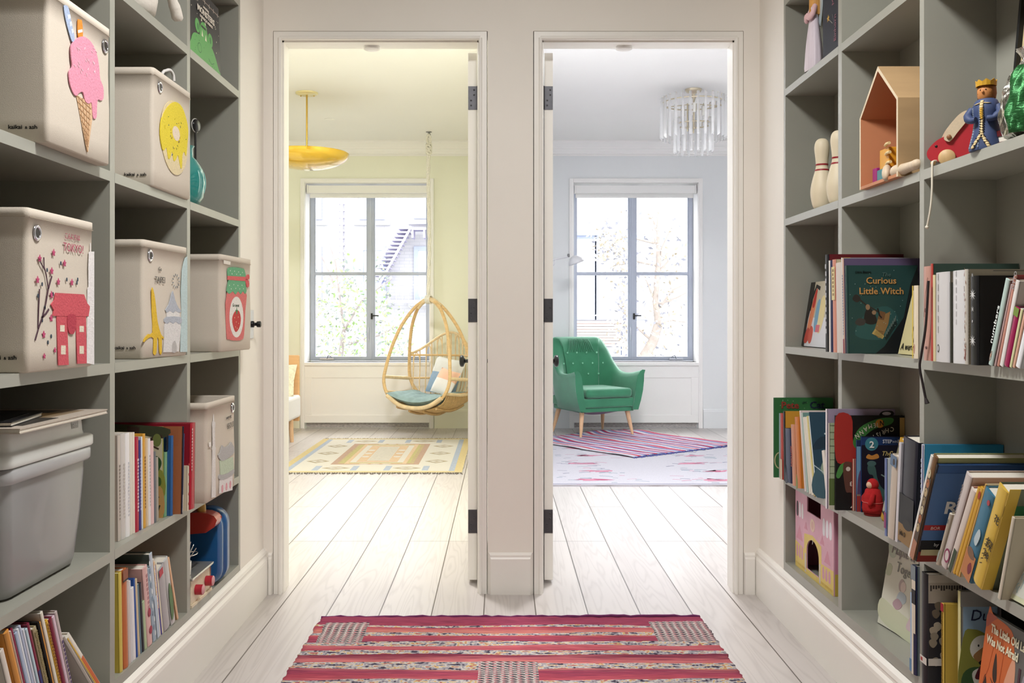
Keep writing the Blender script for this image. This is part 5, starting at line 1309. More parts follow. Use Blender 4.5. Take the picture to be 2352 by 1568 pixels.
# third shelf, near column
G = 'books on the right third shelf nearest the viewer'; SS = 5.227
def r4(x, y): return (2110+x/SS, 590+y/SS)
rows = [  # xtop, ytop, xbot, xbot-right, w, cover, spine, label
 (64, 120, 62, 146, .19, '#b98a80', '#c29487', 'dusty pink floral book first after the divider on the near third shelf'),
 (152, 84, 148, 172, .21, '#33463f', '#b5453c', 'tall dark green book with a red spine'),
 (166, 220, 174, 202, .18, '#d8cda6', '#d9cda3', 'narrow cream book before the white jackets'),
 (214, 192, 204, 372, .17, '#7c7467', '#cfcdce', 'first of three pale jacketed books, with a black loop at its foot'),
 (370, 308, 376, 408, .15, '#c9c6a9', '#2a2a22', 'thin dark book between the first two pale jackets'),
 (410, 172, 410, 568, .17, '#756d60', '#d6d6d8', 'middle of three pale jacketed books, plain white spine'),
 (570, 150, 572, 750, .17, '#857d6c', '#cfc8bd', 'third pale jacketed book, spotted with reddish marks'),
 (748, 222, 752, 852, .18, '#141413', '#17171a', 'black book with silver flower ornaments on its spine'),
]
for i, (xt, yt, xb, xe, w, c, s_, lb) in enumerate(rows):
    X = .976; a, b, e = r4(xt, yt), r4(xb, 0), r4(xe, 0)
    Yb = yr(e[0], X); t = yr(b[0], X)-Yb; Yt = yr(r4(xt+xe-xb, 0)[0], X); Zt = CAMH-(a[1]-735)*yr(a[0], X)/FPX; kw = {}
    if i in (3, 5, 6): t *= 0.97
    if i == 0: kw = dict(sp=[(stroke([(t*.3, .10), (t*.5, .15), (t*.8, .19)], .0012), '#7d4a42'), (ell(t*.5, .115, .004, .005, 8), '#6d3a36'), (ell(t*.4, .06, .004, .004, 8), '#5b3a34'), (ell(t*.6, .03, .004, .003, 8), '#5b3a34')])
    if i == 3: kw = dict(sp=[(ell(t*.3, .03, .005, .009, 12), '#3a3a3a'), (ell(t*.3, .03, .003, .0065, 12), '#d6d4d4')]+fake_text(t*.3, .06, .2, .003, 6, '#a9a7a5', 4))
    if i == 5: kw = dict(sp=fake_text(t*.4, .08, .2, .004, 7, '#b9b7b8', 5))
    if i == 6: 
        r = random.Random(8); kw = dict(sp=[(ell(r.uniform(.004, t-.006), r.uniform(.01, .2), .0018, .003, 7), r.choice(('#9c6a58', '#7d6a5e', '#b98a78'))) for j in range(40)]+[(ell(t*.6, .02, .006, .013, 10), '#a8655a')])
    if i == 7: kw = dict(sp=[(star(t*.5, .145, .012, 10, .3), '#cfd0d0'), (star(t*.5, .05, .012, 10, .3), '#cfd0d0'), (star(t*.5, .115, .006, 8, .3), '#a9aaaa'), (star(t*.5, .185, .005, 8, .3), '#8a8b8b'), (ell(t*.5, .09, .0015, .003, 8), '#b9baba')], front=[(rect(.03, .193, .15, .1945), '#4a4a46')])
    book('R', X, Yb, Z3+.0004, w, Zt-Z3, t, c, lb, G, spine=s_, lean=math.atan2(Yb-Yt, Zt-Z3)*.5, **kw)
lean_rows = [  # far/left edge: top (x,y), bottom x ; then bottom x of the near edge
 (876, 312, 872, 905, .11, '#c99a3e', '#d2a548', 'ochre yellow short book behind the pale blue one'),
 (1004, 290, 800, 886, .12, '#a9958c', '#c0d6d0', 'pale blue lettered board book leaning right of the black one'),
 (1088, 340, 890, 925, .12, '#6a3a44', '#bfa6a6', 'mauve thin book behind the pale blue one'),
 (1140, 240, 925, 965, .14, '#7d2a2a', '#c98f7f', 'salmon book with maroon top leaning on the near third shelf'),
 (1162, 300, 968, 1014, .13, '#cfc6be', '#e6e3e0', 'white lettered board book leaning on the near third shelf'),
 (1156, 630, 1018, 1080, .11, '#5d0f33', '#9b1450', 'magenta short book with a green top band'),
 (1222, 640, 1086, 1114, .11, '#8f9aa6', '#d7d8a9', 'grey and lime thin book leaning near the frame edge'),
 (1262, 660, 1124, 1152, .11, '#cfa894', '#d9a890', 'peach thin book second from the frame edge on the third shelf'),
 (1300, 690, 1158, 1215, .11, '#d9dade', '#eceef2', 'white board book cut by the right frame edge on the third shelf'),
]
for i, (xt, yt, xb, xe, w, c, s_, lb) in enumerate(lean_rows):
    X = .99; a, b, e = r4(xt, yt), r4(xb, 0), r4(xe, 0)
    Yb = yr(e[0], X); Yfar = yr(b[0], X); Yt = yr(a[0], X); Zt = CAMH-(a[1]-735)*Yt/FPX
    th = math.atan2(Yfar-Yt, Zt-Z3); h = (Zt-Z3)/math.cos(th); t = (Yfar-Yb)*math.cos(th)*.95; kw = {}
    if i == 1: kw = dict(spt=[('numbers', t*.36, .085, .021, '#f1f6f4', 'CENTER', PI/2, 1.1)], sp=[(stroke(smooth_poly([(t*.3, .02), (t*.55, .03), (t*.6, .015), (t*.4, .008)]), .001), '#b79a8a'), (ell(t*.45, .02, .003, .004, 8), '#c9a58f')])
    if i == 4: kw = dict(spt=[('OTTO', t*.3, .175, .013, '#9a9a9e', 'CENTER', PI/2, 1)])
    if i == 5: kw = dict(sp=[(rect(0, h*.86, t, h), '#6f8a2f')])
    book('R', X, Yb, Z3+.0004, w, h, t, c, lb, G, spine=s_, lean=th, **kw)
# ribbon hanging from the shelf edge
rb = MB(); pts = catmull([(.965, 2.165, 1.15), (.962, 2.172, 1.05), (.958, 2.185, .985), (.956, 2.19, .955), (.962, 2.19, .92), (.968, 2.187, .883)], 6)
rb.tube(pts, .0028, seg=6); rb.tube([pts[-1], pts[-1]+Vector((.002, -.004, -.012))], [.0028, .0055], seg=6)
tag(rb.build('ribbon_bookmark', mat('black_ribbon', '#2a2122', rough=0.7)), 'dark ribbon bookmark trailing from the books over the third shelf edge', 'bookmark')
# ---- right bookcase, fourth shelf
Z4 = RZ['four']; G = 'picture books on the right fourth shelf'; S7 = 4.354
def r5(x, y): return (1770+x/S7, 900+y/S7)
r = random.Random(12)
fa = [(rect(0, 0, .205, .28), '#2f6b3c'), (ell(.02, .06, .02, .03), '#b9b48a'), (ell(.02, .06, .016, .026), '#3a6b3c')]+[(ell(r.uniform(.02, .19), r.uniform(.24, .275), .0016, .0014, 6), '#7fa87c') for _ in range(14)]
book('R', .958, 3.366, Z4+.0004, .207, .28, .01, '#2c6639', 'green picture book with a red and navy title, farthest on the right fourth shelf', G, spine='#2f5f3f', front=fa,
     title=[('Pete', .024, .243, .033, '#8d3a2f', 'LEFT', 0, 1.05, 0, .025), ('the', .098, .258, .013, '#1d2f33', 'LEFT', .2, 1, .2), ('Cat', .124, .243, .034, '#1b2740', 'LEFT', 0, 1.05, 0, .025)])
def far_row(rows, X, grp):
    for i, (xt, yt, xb, xe, w, c, s_, lb, kw) in enumerate(rows):
        a, b, e = r5(xt, yt), r5(xb, 0), r5(xe, 0)
        Yb = yr(e[0], X); Yfar = yr(b[0], X); Yt = yr(a[0], X); Zt = CAMH-(a[1]-735)*Yt/FPX
        th = math.atan2(Yfar-Yt, Zt-Z4); h = (Zt-Z4)/math.cos(th); t = (Yfar-Yb)*math.cos(th)*.95
        book('R', X, Yb, Z4+.0004+(t*math.sin(-th) if th < 0 else 0), w, h, t, c, lb, grp, spine=s_, lean=th, **kw)
far_row([
 (58, 208, 82, 98, .18, '#8fb0ba', '#9fbcc4', 'thin light blue book in front of the green titled one', {}),
 (80, 208, 100, 128, .19, '#a8403a', '#b2453c', 'brick-red book with cream foot, second on the far fourth shelf', dict(sp=[(rect(0, 0, .03, .07), '#c9b59a')])),
 (112, 190, 132, 150, .20, '#c69335', '#19191b', 'amber-covered book with a thick black spine', dict(title=[('Little People, BIG DREAMS', .055, .2165, .0085, '#2d2419', 'LEFT')])),
 (104, 366, 148, 212, .15, '#232a48', '#262d4e', 'night-blue book standing at the front of the far fourth shelf', dict(sp=[(smooth_poly([(.005, 0), (.008, .05), (.014, .03), (.02, .06), (.03, .02), (.035, 0)]), '#161a30')])),
 (168, 330, 216, 258, .18, '#c9843a', '#c98a6a', 'terracotta book lettered down its spine on the far fourth shelf', dict(spt=[('AUTUMN', .008, .13, .016, '#a8431f', 'LEFT', -PI/2, 1, 0, .02)])),
 (190, 270, 262, 310, .20, '#c98036', '#c8742f', 'orange book with lime leaf at its foot, behind the leaning white ones', dict(sp=[(smooth_poly([(.002, .0), (.004, .03), (.012, .045), (.018, .02), (.016, 0)]), '#7d8a3a')])),
], .975, G)
lean = [
 (196, 285, 336, 352, .21, '#d8c8c4', '#dccfce', 'pale pink leaning book, first of the leaning set on the far fourth shelf'),
 (218, 300, 354, 376, .21, '#6d918c', '#a9bdb6', 'eucalyptus-green leaning book with pale top edge'),
 (255, 322, 380, 402, .21, '#d9d4c4', '#dcd8ca', 'ivory leaning book in the middle of the leaning set'),
 (272, 328, 404, 428, .21, '#d5d2c6', '#e0dccf', 'chalk-white leaning book before the yellow-edged one'),
 (284, 332, 430, 446, .21, '#cdbf7a', '#d8cb8a', 'thin yellow-edged leaning book'),
]
far_row([(a, b, c, d, e, f, g, h, {}) for a, b, c, d, e, f, g, h in lean], .978, G)
w10 = .17
fa = [(rect(.0, 0, w10, .27), '#2c4657'), (smooth_poly([(0, 0), (0, .08), (.05, .10), (.11, .06), (w10, .07), (w10, 0)]), '#44606c'), (smooth_poly([(0, .15), (.03, .19), (.09, .185), (.12, .16), (.05, .155)]), '#1f3342'), (smooth_poly([(.02, .09), (.05, .14), (.08, .13), (.07, .08), (.04, .06)]), '#9aa893'), (smooth_poly([(.06, .15), (.10, .165), (.15, .15), (.13, .11), (.10, .13)]), '#c3cac9'), (smooth_poly([(.08, .03), (.11, .06), (.13, .05), (.12, .02)]), '#5a4a42'), (stroke([(.0, .10), (.06, .05), (.15, .035)], .003), '#b7c3c6'), (ell(.045, .20, .004, .003, 8), '#b9c8cc')]
far_row([(296, 334, 448, 466, w10, '#2c4657', '#dfe6e6', 'stormy teal-blue cover facing out, nearest of the leaning set', dict(front=fa, title=[('The', .09, .20, .022, '#55586a', 'LEFT', 0, 1, .25)]))], .981, G)
far_row([(508, 590, 556, 584, .10, '#d9d2c4', '#e0dad0', 'small white booklet propped before the stormy teal-blue cover', {})], .985, G)

# second column of the fourth shelf
G = 'picture books on the right fourth shelf, middle column'
book('R', .953, 2.8065, Z4+.0004, .20, .292, .011, '#9c8fa6', 'tall lavender book behind the black upside-down cover', G, spine='#e5dfe6', front=[(smooth_poly([(.155, .27), (.162, .285), (.19, .287), (.195, .275)]), '#2b2b2e'), (ell(.175, .279, .013, .005), '#d9d4da')])
book('R', .957, 2.7985, Z4+.0004, .19, .252, .006, '#a8b594', 'mint-ruled book with a mossy foot, behind the black upside-down cover', G, spine='#d9d2c4', front=[(rect(0, 0, .03, .09), '#5d6f3f'), (rect(0, 0, .03, .012), '#c9c3b4')]+[(rect(.001, .105+.02*j, .03, .1062+.02*j), '#6f7d63') for j in range(8)])
bw, bh = .20, .275
fa = [(rect(0, 0, bw, bh), '#161617'), (smooth_poly([(.0, .15), (.0, bh-.003), (.045, bh-.002), (.05, .20), (.068, .165), (.06, .14), (.03, .135)]), '#a52f2a'), (smooth_poly([(.05, .20), (.07, .24), (.12, .265), (.165, .268), (.16, .25), (.11, .235), (.075, .205), (.06, .18)]), '#3f7a3c'), (smooth_poly([(.001, .10), (.012, .13), (.03, .137), (.012, .095)]), '#4a8a45'), (smooth_poly([(.028, .06), (.022, .135), (.052, .137), (.062, .12), (.06, .058), (.04, .052)]), '#5d3d33'), (ell(.036, .12, .0065, .0065), '#cfc6bc'), (ell(.128, .252, .0125, .0125), '#c98f3a'), (rect(bw-.014, .20, bw, bh-.006), '#b59a5c'), ([(.06, .03), (.055, .012), (.072, .004), (.08, .02)], '#232a52')]
PW = [(c, x, y, rt) for c, x, y, rt in (('N', .134, .260, PI), ('I', .116, .254, PI+.12), ('E', .109, .254, PI+.2), ('M', .098, .252, PI+.25), ('A', .083, .243, PI+.35), ('N', .071, .234, PI+.42), ('N', .058, .224, PI+.5), ('C', .164, .240, PI-.2), ('H', .148, .238, PI), ('R', .136, .234, PI+.1), ('I', .123, .228, PI+.2), ('S', .117, .226, PI+.2), ('T', .107, .220, PI+.25), ('O', .096, .214, PI+.3), ('P', .085, .208, PI+.3), ('H', .075, .2, PI+.35))]
tt = [(c, x+.006, y, .0185 if i else .02, '#141414' if i == 0 else '#d5d3c2', 'LEFT', rt, .85, 0, .01) for i, (c, x, y, rt) in enumerate(PW)]
tt += [('Y', .052, .028, .030, '#d9d5c8', 'CENTER', PI, 1, 0, .02), ('3', .044, .083, .018, '#d9cfc4', 'CENTER', PI, 1, 0, .02), ('/', .051, .098, .02, '#d9cfc4', 'CENTER', 0, 1, 0, .02)]
book('R', .972, 2.786, Z4+.0004, bw, bh, .011, '#161617', 'black picture book placed upside down, with red and green shapes', G, spine='#1b1b1c', front=fa, title=tt)
book('R', 1.02, 2.775, Z4+.0004, .10, .15, .009, '#a8645c', 'small pink-edged paperback below the black upside-down book', G, spine='#cfa893', sp=[(rect(0, 0, .005, .15), '#9c3a36')])
sw_, shh = .135, .218
fb = [(rect(0, 0, .13, .2), '#6f9dbd'), (rect(0, .188, .13, .205), '#1b2c54'), (smooth_poly([(.002, .02), (.003, .09), (.012, .12), (.02, .08), (.018, .02)]), '#5d4a6b'), (rect(0, 0, .13, .05), '#8f7f70'), (rect(0, .0, .016, .045), '#a33a36')]
book('R', 1.026, 2.767, Z4+.0004, .138, shh-.012, .006, '#2b3f66', 'sky-blue paperback peeping out left of the torch cover', G, spine='#2b4f7a', front=fb)
fa = [(rect(0, 0, sw_, shh), '#14162a'), (rect(0, .193, sw_, .216), '#1f3a6b'), (ell(.029, .196, .019, .019), '#3f8190'), (rect(.105, .182, sw_, .188), '#2f6b74'), (smooth_poly([(.013, .158), (.02, .167), (.03, .163), (.045, .168), (.05, .157), (.035, .152), (.02, .153)]), '#c0843f'),
      (smooth_poly([(.017, .125), (.02, .137), (.03, .138), (.04, .128), (.045, .10), (.055, .075), (.075, .055), (.085, .03), (.085, 0), (.055, 0), (.05, .03), (.045, .055), (.037, .08), (.033, .105), (.022, .11)]), '#3f5f5e'), (ell(.029, .14, .013, .008), '#48686a')]
for q in range(6):
    a_ = 0.35+q*.45; fa.append((stroke([(.095+.02*math.cos(a_), .085+.02*math.sin(a_)), (.095+.045*math.cos(a_), .085+.045*math.sin(a_))], .0035), '#7f9590'))
for q in range(5): fa.append((stroke([(.052+.006*q, .0), (.058+.004*q, .045)], .0015), '#2d4a4a'))
book('R', 1.0365, 2.758, Z4+.0004, .136, shh, .007, '#14162a', 'midnight-blue paperback with a torch-bearing statue and a numbered badge', G, spine='#1f3a6b', front=fa,
     title=[('2', .029, .186, .026, '#e9ecec', 'CENTER', 0, 1.05, 0, .025), ('STEP', .06, .199, .0145, '#c7d0e0', 'LEFT', 0, .9, 0, .02), ('INTO', .0885, .2, .008, '#c7d0e0', 'LEFT', 0, .9), ('READING', .1035, .199, .0145, '#c7d0e0', 'LEFT', 0, .68, 0, .02), ('The', .056, .163, .018, '#c9b878', 'LEFT', 0, 1, .3), ('Statue', .077, .156, .029, '#c9b878', 'LEFT', 0, .85, .2), ('of', .068, .130, .017, '#c9b878', 'LEFT', 0, 1, .3), ('Liberty', .083, .120, .029, '#c9b878', 'LEFT', 0, .8, .2)])
book('R', 1.075, 2.40, Z4+.0004, .095, .215, .006, '#d8cb68', 'yellow card-like book with a red ladybird, at the back by the near divider', G, lean=.0, front=[(ell(.028, .195, .008, .012, 14, -.5), '#b3261f'), (ell(.02, .178, .008, .011, 14, -.5), '#b3261f')], title=[('Ein', .034, .158, .022, '#1e2a3a', 'LEFT')])
def near_row(rows, X, grp):
    for i, (xt, yt, xb, xe, w, c, s_, lb, kw) in enumerate(rows):
        a, b, e = r5(xt, yt), r5(xb, 0), r5(xe, 0)
        Yb = yr(e[0], X); Yfar = yr(b[0], X); Yt = yr(a[0], X); Zt = CAMH-(a[1]-735)*Yt/FPX
        th = math.atan2(Yfar-Yt, Zt-Z4); h = (Zt-Z4)/math.cos(th); t = max(.004, (Yfar-Yb)*math.cos(th)*.95)
        book('R', X, Yb, Z4+.0004, w, h, t, c, lb, grp, spine=s_, lean=th, **kw)
near_row([
 (1232, 730, 1138, 1160, .14, '#c9d3dc', '#6a79a8', 'thin blue and violet book leaning right of the yellow-bordered one', dict(sp=lambda t, h: [(rect(0, .02, t, .06), '#8a2f6a')])),
 (1248, 662, 1164, 1228, .15, '#bfb3a6', '#c9bcae', 'putty paperback with a blue band on its spine', dict(sp=lambda t, h: [(rect(0, h-.028, t, h), '#57708f'), (ell(t*.6, h-.016, .006, .008, 12), '#3a3030')])),
 (1345, 552, 1242, 1266, .15, '#c9c7cf', '#d3d1d8', 'thin pale book left of the dark thick spine', {}),
], .985, G)
near_row([
 (1285, 490, 1092, 1132, .15, '#c99a2e', '#cf9f35', 'yellow-bordered nature book leaning beside the red felt figure', dict(tilt=1e-5, sp=lambda t, h: [(rect(t*.25, .02, t, h-.02), '#2a2a26'), (smooth_poly([(t*.3, .03), (t*.35, .1), (t*.8, .09), (t*.9, .04)]), '#b9b9a8'), (smooth_poly([(t*.3, .15), (t*.4, h-.03), (t*.9, h-.03), (t*.9, .16)]), '#7d7c5a')])),
], 1.05, G)
Xd = .99; Yn = 2.302; tdk = yr(r5(1262, 0)[0], Xd)-Yn
book('R', Xd, Yn, Z4+.0004, .15, .262, tdk, '#22222d', 'thick charcoal book with a sandy foot at the near divider', G, spine='#262632', lean=.10, sp=lambda t, h: [(rect(0, 0, t, .046), '#8a6a3a'), (rect(0, .046, t, .12), '#15151b'), (ell(t*.6, .05, t*.3, .012), '#1d1a1a')], spt=[('Julia D', .012, .018, .017, '#2a211a', 'LEFT', 0, .9, .2)])

# near column of the fourth shelf: everything leans towards the viewer
G = 'picture books on the right fourth shelf nearest the viewer'; S8 = 4.357
def r6(x, y): return (2080+x/S8, 1030+y/S8)
book('R', .985, 2.232, Z4+.0004, .19, .262, .012, '#2f86ad', 'sky-blue tall book standing at the far divider of the near fourth shelf', G, spine='#dfe0ea', lean=.03, sp=lambda t, h: [(rect(t*.75, 0, t, h), '#34407e')]+fake_text(t*.35, .06, .23, t*.4, 14, '#a9b3cc', 3))
def lrow(rows, X):
    for i, (xt, yt, xb, xe, w, c, s_, lb, kw) in enumerate(rows):
        a, b, e = r6(xt, yt), r6(xb, 0), r6(xe, 0)
        Yb = yr(e[0], X); Yfar = yr(b[0], X); Yt = yr(a[0], X); Zt = CAMH-(a[1]-735)*Yt/FPX
        th = math.atan2(Yfar-Yt, Zt-Z4); h = (Zt-Z4)/math.cos(th); t = max(.004, (Yfar-Yb)*math.cos(th)*.95)
        book('R', X, Yb, Z4+.0004, w, h, t, c, lb, G, spine=s_, lean=th, **kw)
r = random.Random(5)
def monsters(t, h):
    out = [(rect(0, .0, t, .07), '#a9745a'), (rect(t*.1, .05, t, h*.8), '#4a3a2c')]
    for j in range(7): out.append((ell(t*.45+r.uniform(-.003, .003), .085+.024*j, t*.34, .011, 12), ('#b9a27a', '#a8653a', '#c9bd9c', '#8d7a5c')[j % 4]))
    for j in range(7): out.append((ell(t*.4, .088+.024*j, .002, .003, 8), '#15120f'))
    return out
lrow([
 (262, 100, 18, 44, .20, '#d5d0c4', '#e3e0da', 'white thin book leading the leaning set on the near fourth shelf', {}),
 (292, 108, 48, 150, .20, '#a3a674', '#7a5c3e', 'olive-covered book with a crowd of little monsters on its spine', dict(sp=monsters)),
 (375, 182, 152, 168, .20, '#3a5f94', '#14161c', 'blue book with a big white initial and a red strip', dict(front=[(rect(.0, .06, .2, .24), '#4a6d9e'), (rect(0, 0, .2, .06), '#15161a'), (rect(.0, .088, .06, .102), '#a3282c'), (rect(0, 0, .06, .028), '#7f2a22'), (rect(.005, .018, .05, .034), '#b9b48c')], title=[('R', .034, .135, .045, '#e6e6e2', 'LEFT', 0, 1.1, 0, .02), ('BOR', .014, .091, .011, '#d9b9b0', 'LEFT', 0, 1), ('by', .03, .045, .012, '#c9c9c9', 'LEFT')])),
], .95)
lrow([
 (388, 632, 258, 330, .15, '#cfc6b2', '#d8cfbd', 'short cream book with faded map at its foot', dict(sp=lambda t, h: [(smooth_poly([(.004, .01), (.006, .035), (t*.7, .04), (t*.8, .02), (t*.5, .008)]), '#a9b3ab'), (ell(t*.7, h-.02, .005, .006), '#7f8a8a')])),
 (596, 272, 342, 404, .20, '#c2afa3', '#d5cbc8', 'large blush-white book with black script on its cover', dict(title=[('B', .12, .185, .03, '#1a1a1a', 'LEFT', 0, 1.1, .3), ('ig', .145, .185, .024, '#1a1a1a', 'LEFT', 0, 1.1, .3)], sp=lambda t, h: [(ell(t*.75, .035, .012, .018, 16), '#8d3a5c'), (ell(t*.75, .035, .008, .013, 16), '#d5cbc8')]+fake_text(t*.2, .14, .22, .003, 9, '#7a706c', 2))),
 (648, 425, 408, 462, .17, '#b98a7d', '#dccfc6', 'cream-edged book with a dark green foot', dict(sp=lambda t, h: [(rect(t*.4, 0, t, .06), '#3a4a36')])),
 (735, 420, 466, 490, .17, '#c98f2f', '#d5a53c', 'first of two golden-yellow thin books', {}),
 (765, 425, 492, 522, .17, '#bd8a28', '#d0a038', 'second golden-yellow thin book, with a red dot near its top', dict(sp=lambda t, h: [(ell(t*.5, h-.02, t*.4, .01, 12), '#a33a2a')])),
 (810, 385, 526, 540, .18, '#cfc0a0', '#c9a05a', 'tan and plum thin book behind the sea picture spine', {}),
 (795, 480, 542, 652, .16, '#4d7d98', '#3f7590', 'sea-blue and orange painted book with a wide spine', dict(sp=lambda t, h: [(rect(0, 0, t, .065), '#b8774a'), (smooth_poly([(t*.1, .07), (t*.5, .075), (t*.9, .06), (t*.6, .052), (t*.2, .055)]), '#7a5a44'), (smooth_poly([(t*.4, .10), (t*.6, .13), (t*.85, .12), (t*.7, .09)]), '#b9c9cf'), (smooth_poly([(t*.5, .03), (t*.7, .045), (t*.9, .03), (t*.7, .015)]), '#7d2f3a'), (ell(t*.75, h-.02, .005, .006), '#a8404a')])),
 (915, 410, 655, 760, .17, '#41503f', '#d3b04a', 'thick yellow book with black brush characters on its spine', dict(front=[(rect(.02, 0, .17, .25), '#6a6f5c'), (smooth_poly([(.05, .12), (.07, .16), (.11, .16), (.10, .12)]), '#20261f'), (smooth_poly([(.10, .05), (.12, .08), (.15, .07), (.13, .03)]), '#20261f'), (rect(0, .185, .17, .21), '#2c6b45'), (rect(0, 0, .022, .25), '#d3b04a')],
   spt=[('探', .03, .10, .026, '#2a261c', 'CENTER', 0, 1), ('険', .03, .075, .02, '#2a261c', 'CENTER', 0, 1), ('花', .032, .165, .02, '#2a261c', 'CENTER', 0, 1)], sp=lambda t, h: [(stroke([(t*.35, .05+.012*j), (t*.55, .056+.012*j)], .0018), '#4a4228') for j in range(6)])),
 (1062, 690, 918, 946, .13, '#b9ad98', '#cabfae', 'putty-cream rounded book before the pale green cover', {}),
], .985)
# pale green cover facing the hall at the frame edge
r = random.Random(7); fa = [(rect(.012, .01, .17, .25), '#d2d5cb'), (rect(0, 0, .012, .26), '#bcc98a')]
for j in range(30): x, y = r.uniform(.02, .15), r.uniform(.015, .08); fa.append((stroke([(x, y), (x+r.uniform(-.006, .006), y+.01), (x+.004, y+.014)], .0016), r.choice(('#8fb0b8', '#9fbac0', '#86a2ad'))))
for j in range(8): fa.append((stroke([(.03+.004*j, .14+.012*j), (.05+.004*j, .145+.012*j), (.056, .15+.01*j)], .0014), '#8d9b9e'))
facing(1.004, 1.928, Z4, .175, .26, .016, math.radians(17), '#cfd3b2', 'pale green book with blue line drawings facing out at the right frame edge', G, front=fa, title=[('Mo', .07, .17, .035, '#8fa3a6', 'LEFT', 0, 1, .2)], spine='#b9c285')

# ---- right bookcase, bottom shelf
Z5 = RZ['base']; G = 'picture books on the right bottom shelf'
# watercolour cover facing the hall, middle column
T = thing('book', 'pale watercolour picture book leaning back in the middle bottom cell on the right', 'book', (1.0595, 2.70, Z5+.0035), (0, math.radians(10), math.radians(7)), G)
cw, chh = .285, .268
b = MB(); b.box(0, .002, -cw, 0, 0, chh, hex_m('#d3d4c6')); b.box(.012, .014, -cw, 0, 0, chh, hex_m('#2b2d2e')); b.box(.002, .012, -cw, -cw+.002, 0, chh, hex_m('#24272a')); b.build('cover', None, T)
MB().box(.0022, .0118, -cw+.004, -.003, .003, chh-.003).build('pages', PAGE, T)
FM = frame((0, 0, 0), (0, -1, 0), (0, 0, 1))
r = random.Random(3); fa = [(smooth_poly([(0, .20), (0, chh), (.13, chh), (.11, .235), (.06, .225), (.03, .19)]), '#b9c4b2'), (smooth_poly([(0, .02), (0, .07), (.08, .06), (.2, .05), (cw, .06), (cw, 0), (.1, 0)]), '#c6cbb0'), (smooth_poly([(.0, .14), (.008, .17), (.03, .165), (.025, .14)]), '#bcc5ab'),
     (smooth_poly([(.075, .13), (.085, .145), (.10, .14), (.105, .12), (.09, .112), (.08, .115)]), '#b3a3a0'), (ell(.098, .126, .013, .014), '#d3c4bc'), (smooth_poly([(.075, .085), (.085, .11), (.115, .108), (.12, .09), (.10, .08)]), '#b4c3cc'), (smooth_poly([(.06, .072), (.08, .09), (.105, .082), (.10, .068), (.08, .06)]), '#b59aa4'), (smooth_poly([(.14, .03), (.155, .065), (.17, .085), (.185, .06), (.195, .03), (.17, .025)]), '#cdb8c0'), (ell(.17, .088, .01, .012), '#cdb9b4')]
art_mesh('cover_picture', FM, fa, T)
letters('title_lettering', FM @ Matrix.Translation((0, 0, .0016)), [('Maple & Willow', .014, .202, .038, '#98918f', 'LEFT', 0, .95, .15), ('Together', .052, .160, .038, '#85857f', 'LEFT', -.05, .9)], T, .0007)
book('R', .998, 2.326, Z5+.0004, .14, .19, .013, '#9db8d6', 'low pale blue book beside the watercolour cover', G, spine='#a3bcd8', sp=[(rect(0, 0, .013, .03), '#5f86ad')])
book('R', .996, 2.2985, Z5+.0004, .14, .262, .025, '#6e7a80', 'grey, cream and navy spine at the near divider of the bottom shelf', G, spine='#232849', sp=lambda t, h: [(rect(0, h-.035, t, h), '#7a858b'), (rect(t*.25, .10, t, h-.035), '#d8cdbc'), (rect(t*.2, .17, t, .205), '#16181f'), (rect(t*.25, .0, t*.6, .17), '#ddd6c8')])
# near column
bw = .205
r = random.Random(14); fa = [(rect(0, 0, bw, .27), '#2a2a30'), (rect(0, .205, bw, .252), '#a39a8c'), (rect(.08, .215, bw, .24), '#3a5468'), (rect(0, .252, bw, .27), '#b8b0a2')]
for j in range(14): fa.append((rect(.004+j*.006, .236+r.uniform(-.004, .004), .008+j*.006, .246), '#3a3532'))
for j in range(12): fa.append((smooth_poly([(x+a_*.012, y+b_*.012) for x, y in [(r.uniform(.005, .05), r.uniform(.07, .2))] for a_, b_ in ((-.6, -.4), (.1, -.9), (.8, 0), (.2, .8), (-.7, .5))]), r.choice(('#8d8474', '#6d6152', '#a89d8b'))))
fa.append((rect(0, .062, .06, .078), '#cfc9c2'))
book('R', .978, 2.195, Z5+.0004, bw, .27, .034, '#2a2a30', 'dark photographic hardback at the far end of the near bottom cell', G, spine='#17171d', front=fa, sp=[(rect(0, .062, .034, .078), '#cfc9c2'), (rect(.004, .066, .014, .074), '#a33a36')])
book('R', 1.0, 2.165, Z5+.0004, .10, .212, .012, '#c9a94a', 'yellow dotted thin book left of the two ducks', G, spine='#cfae50', sp=lambda t, h: fake_text(t*.5, .01, h-.02, t*.6, 50, '#8d6f2a', 1)+[(rect(0, h-.018, t, h), '#a8343c')])
dw, dh = .165, .252
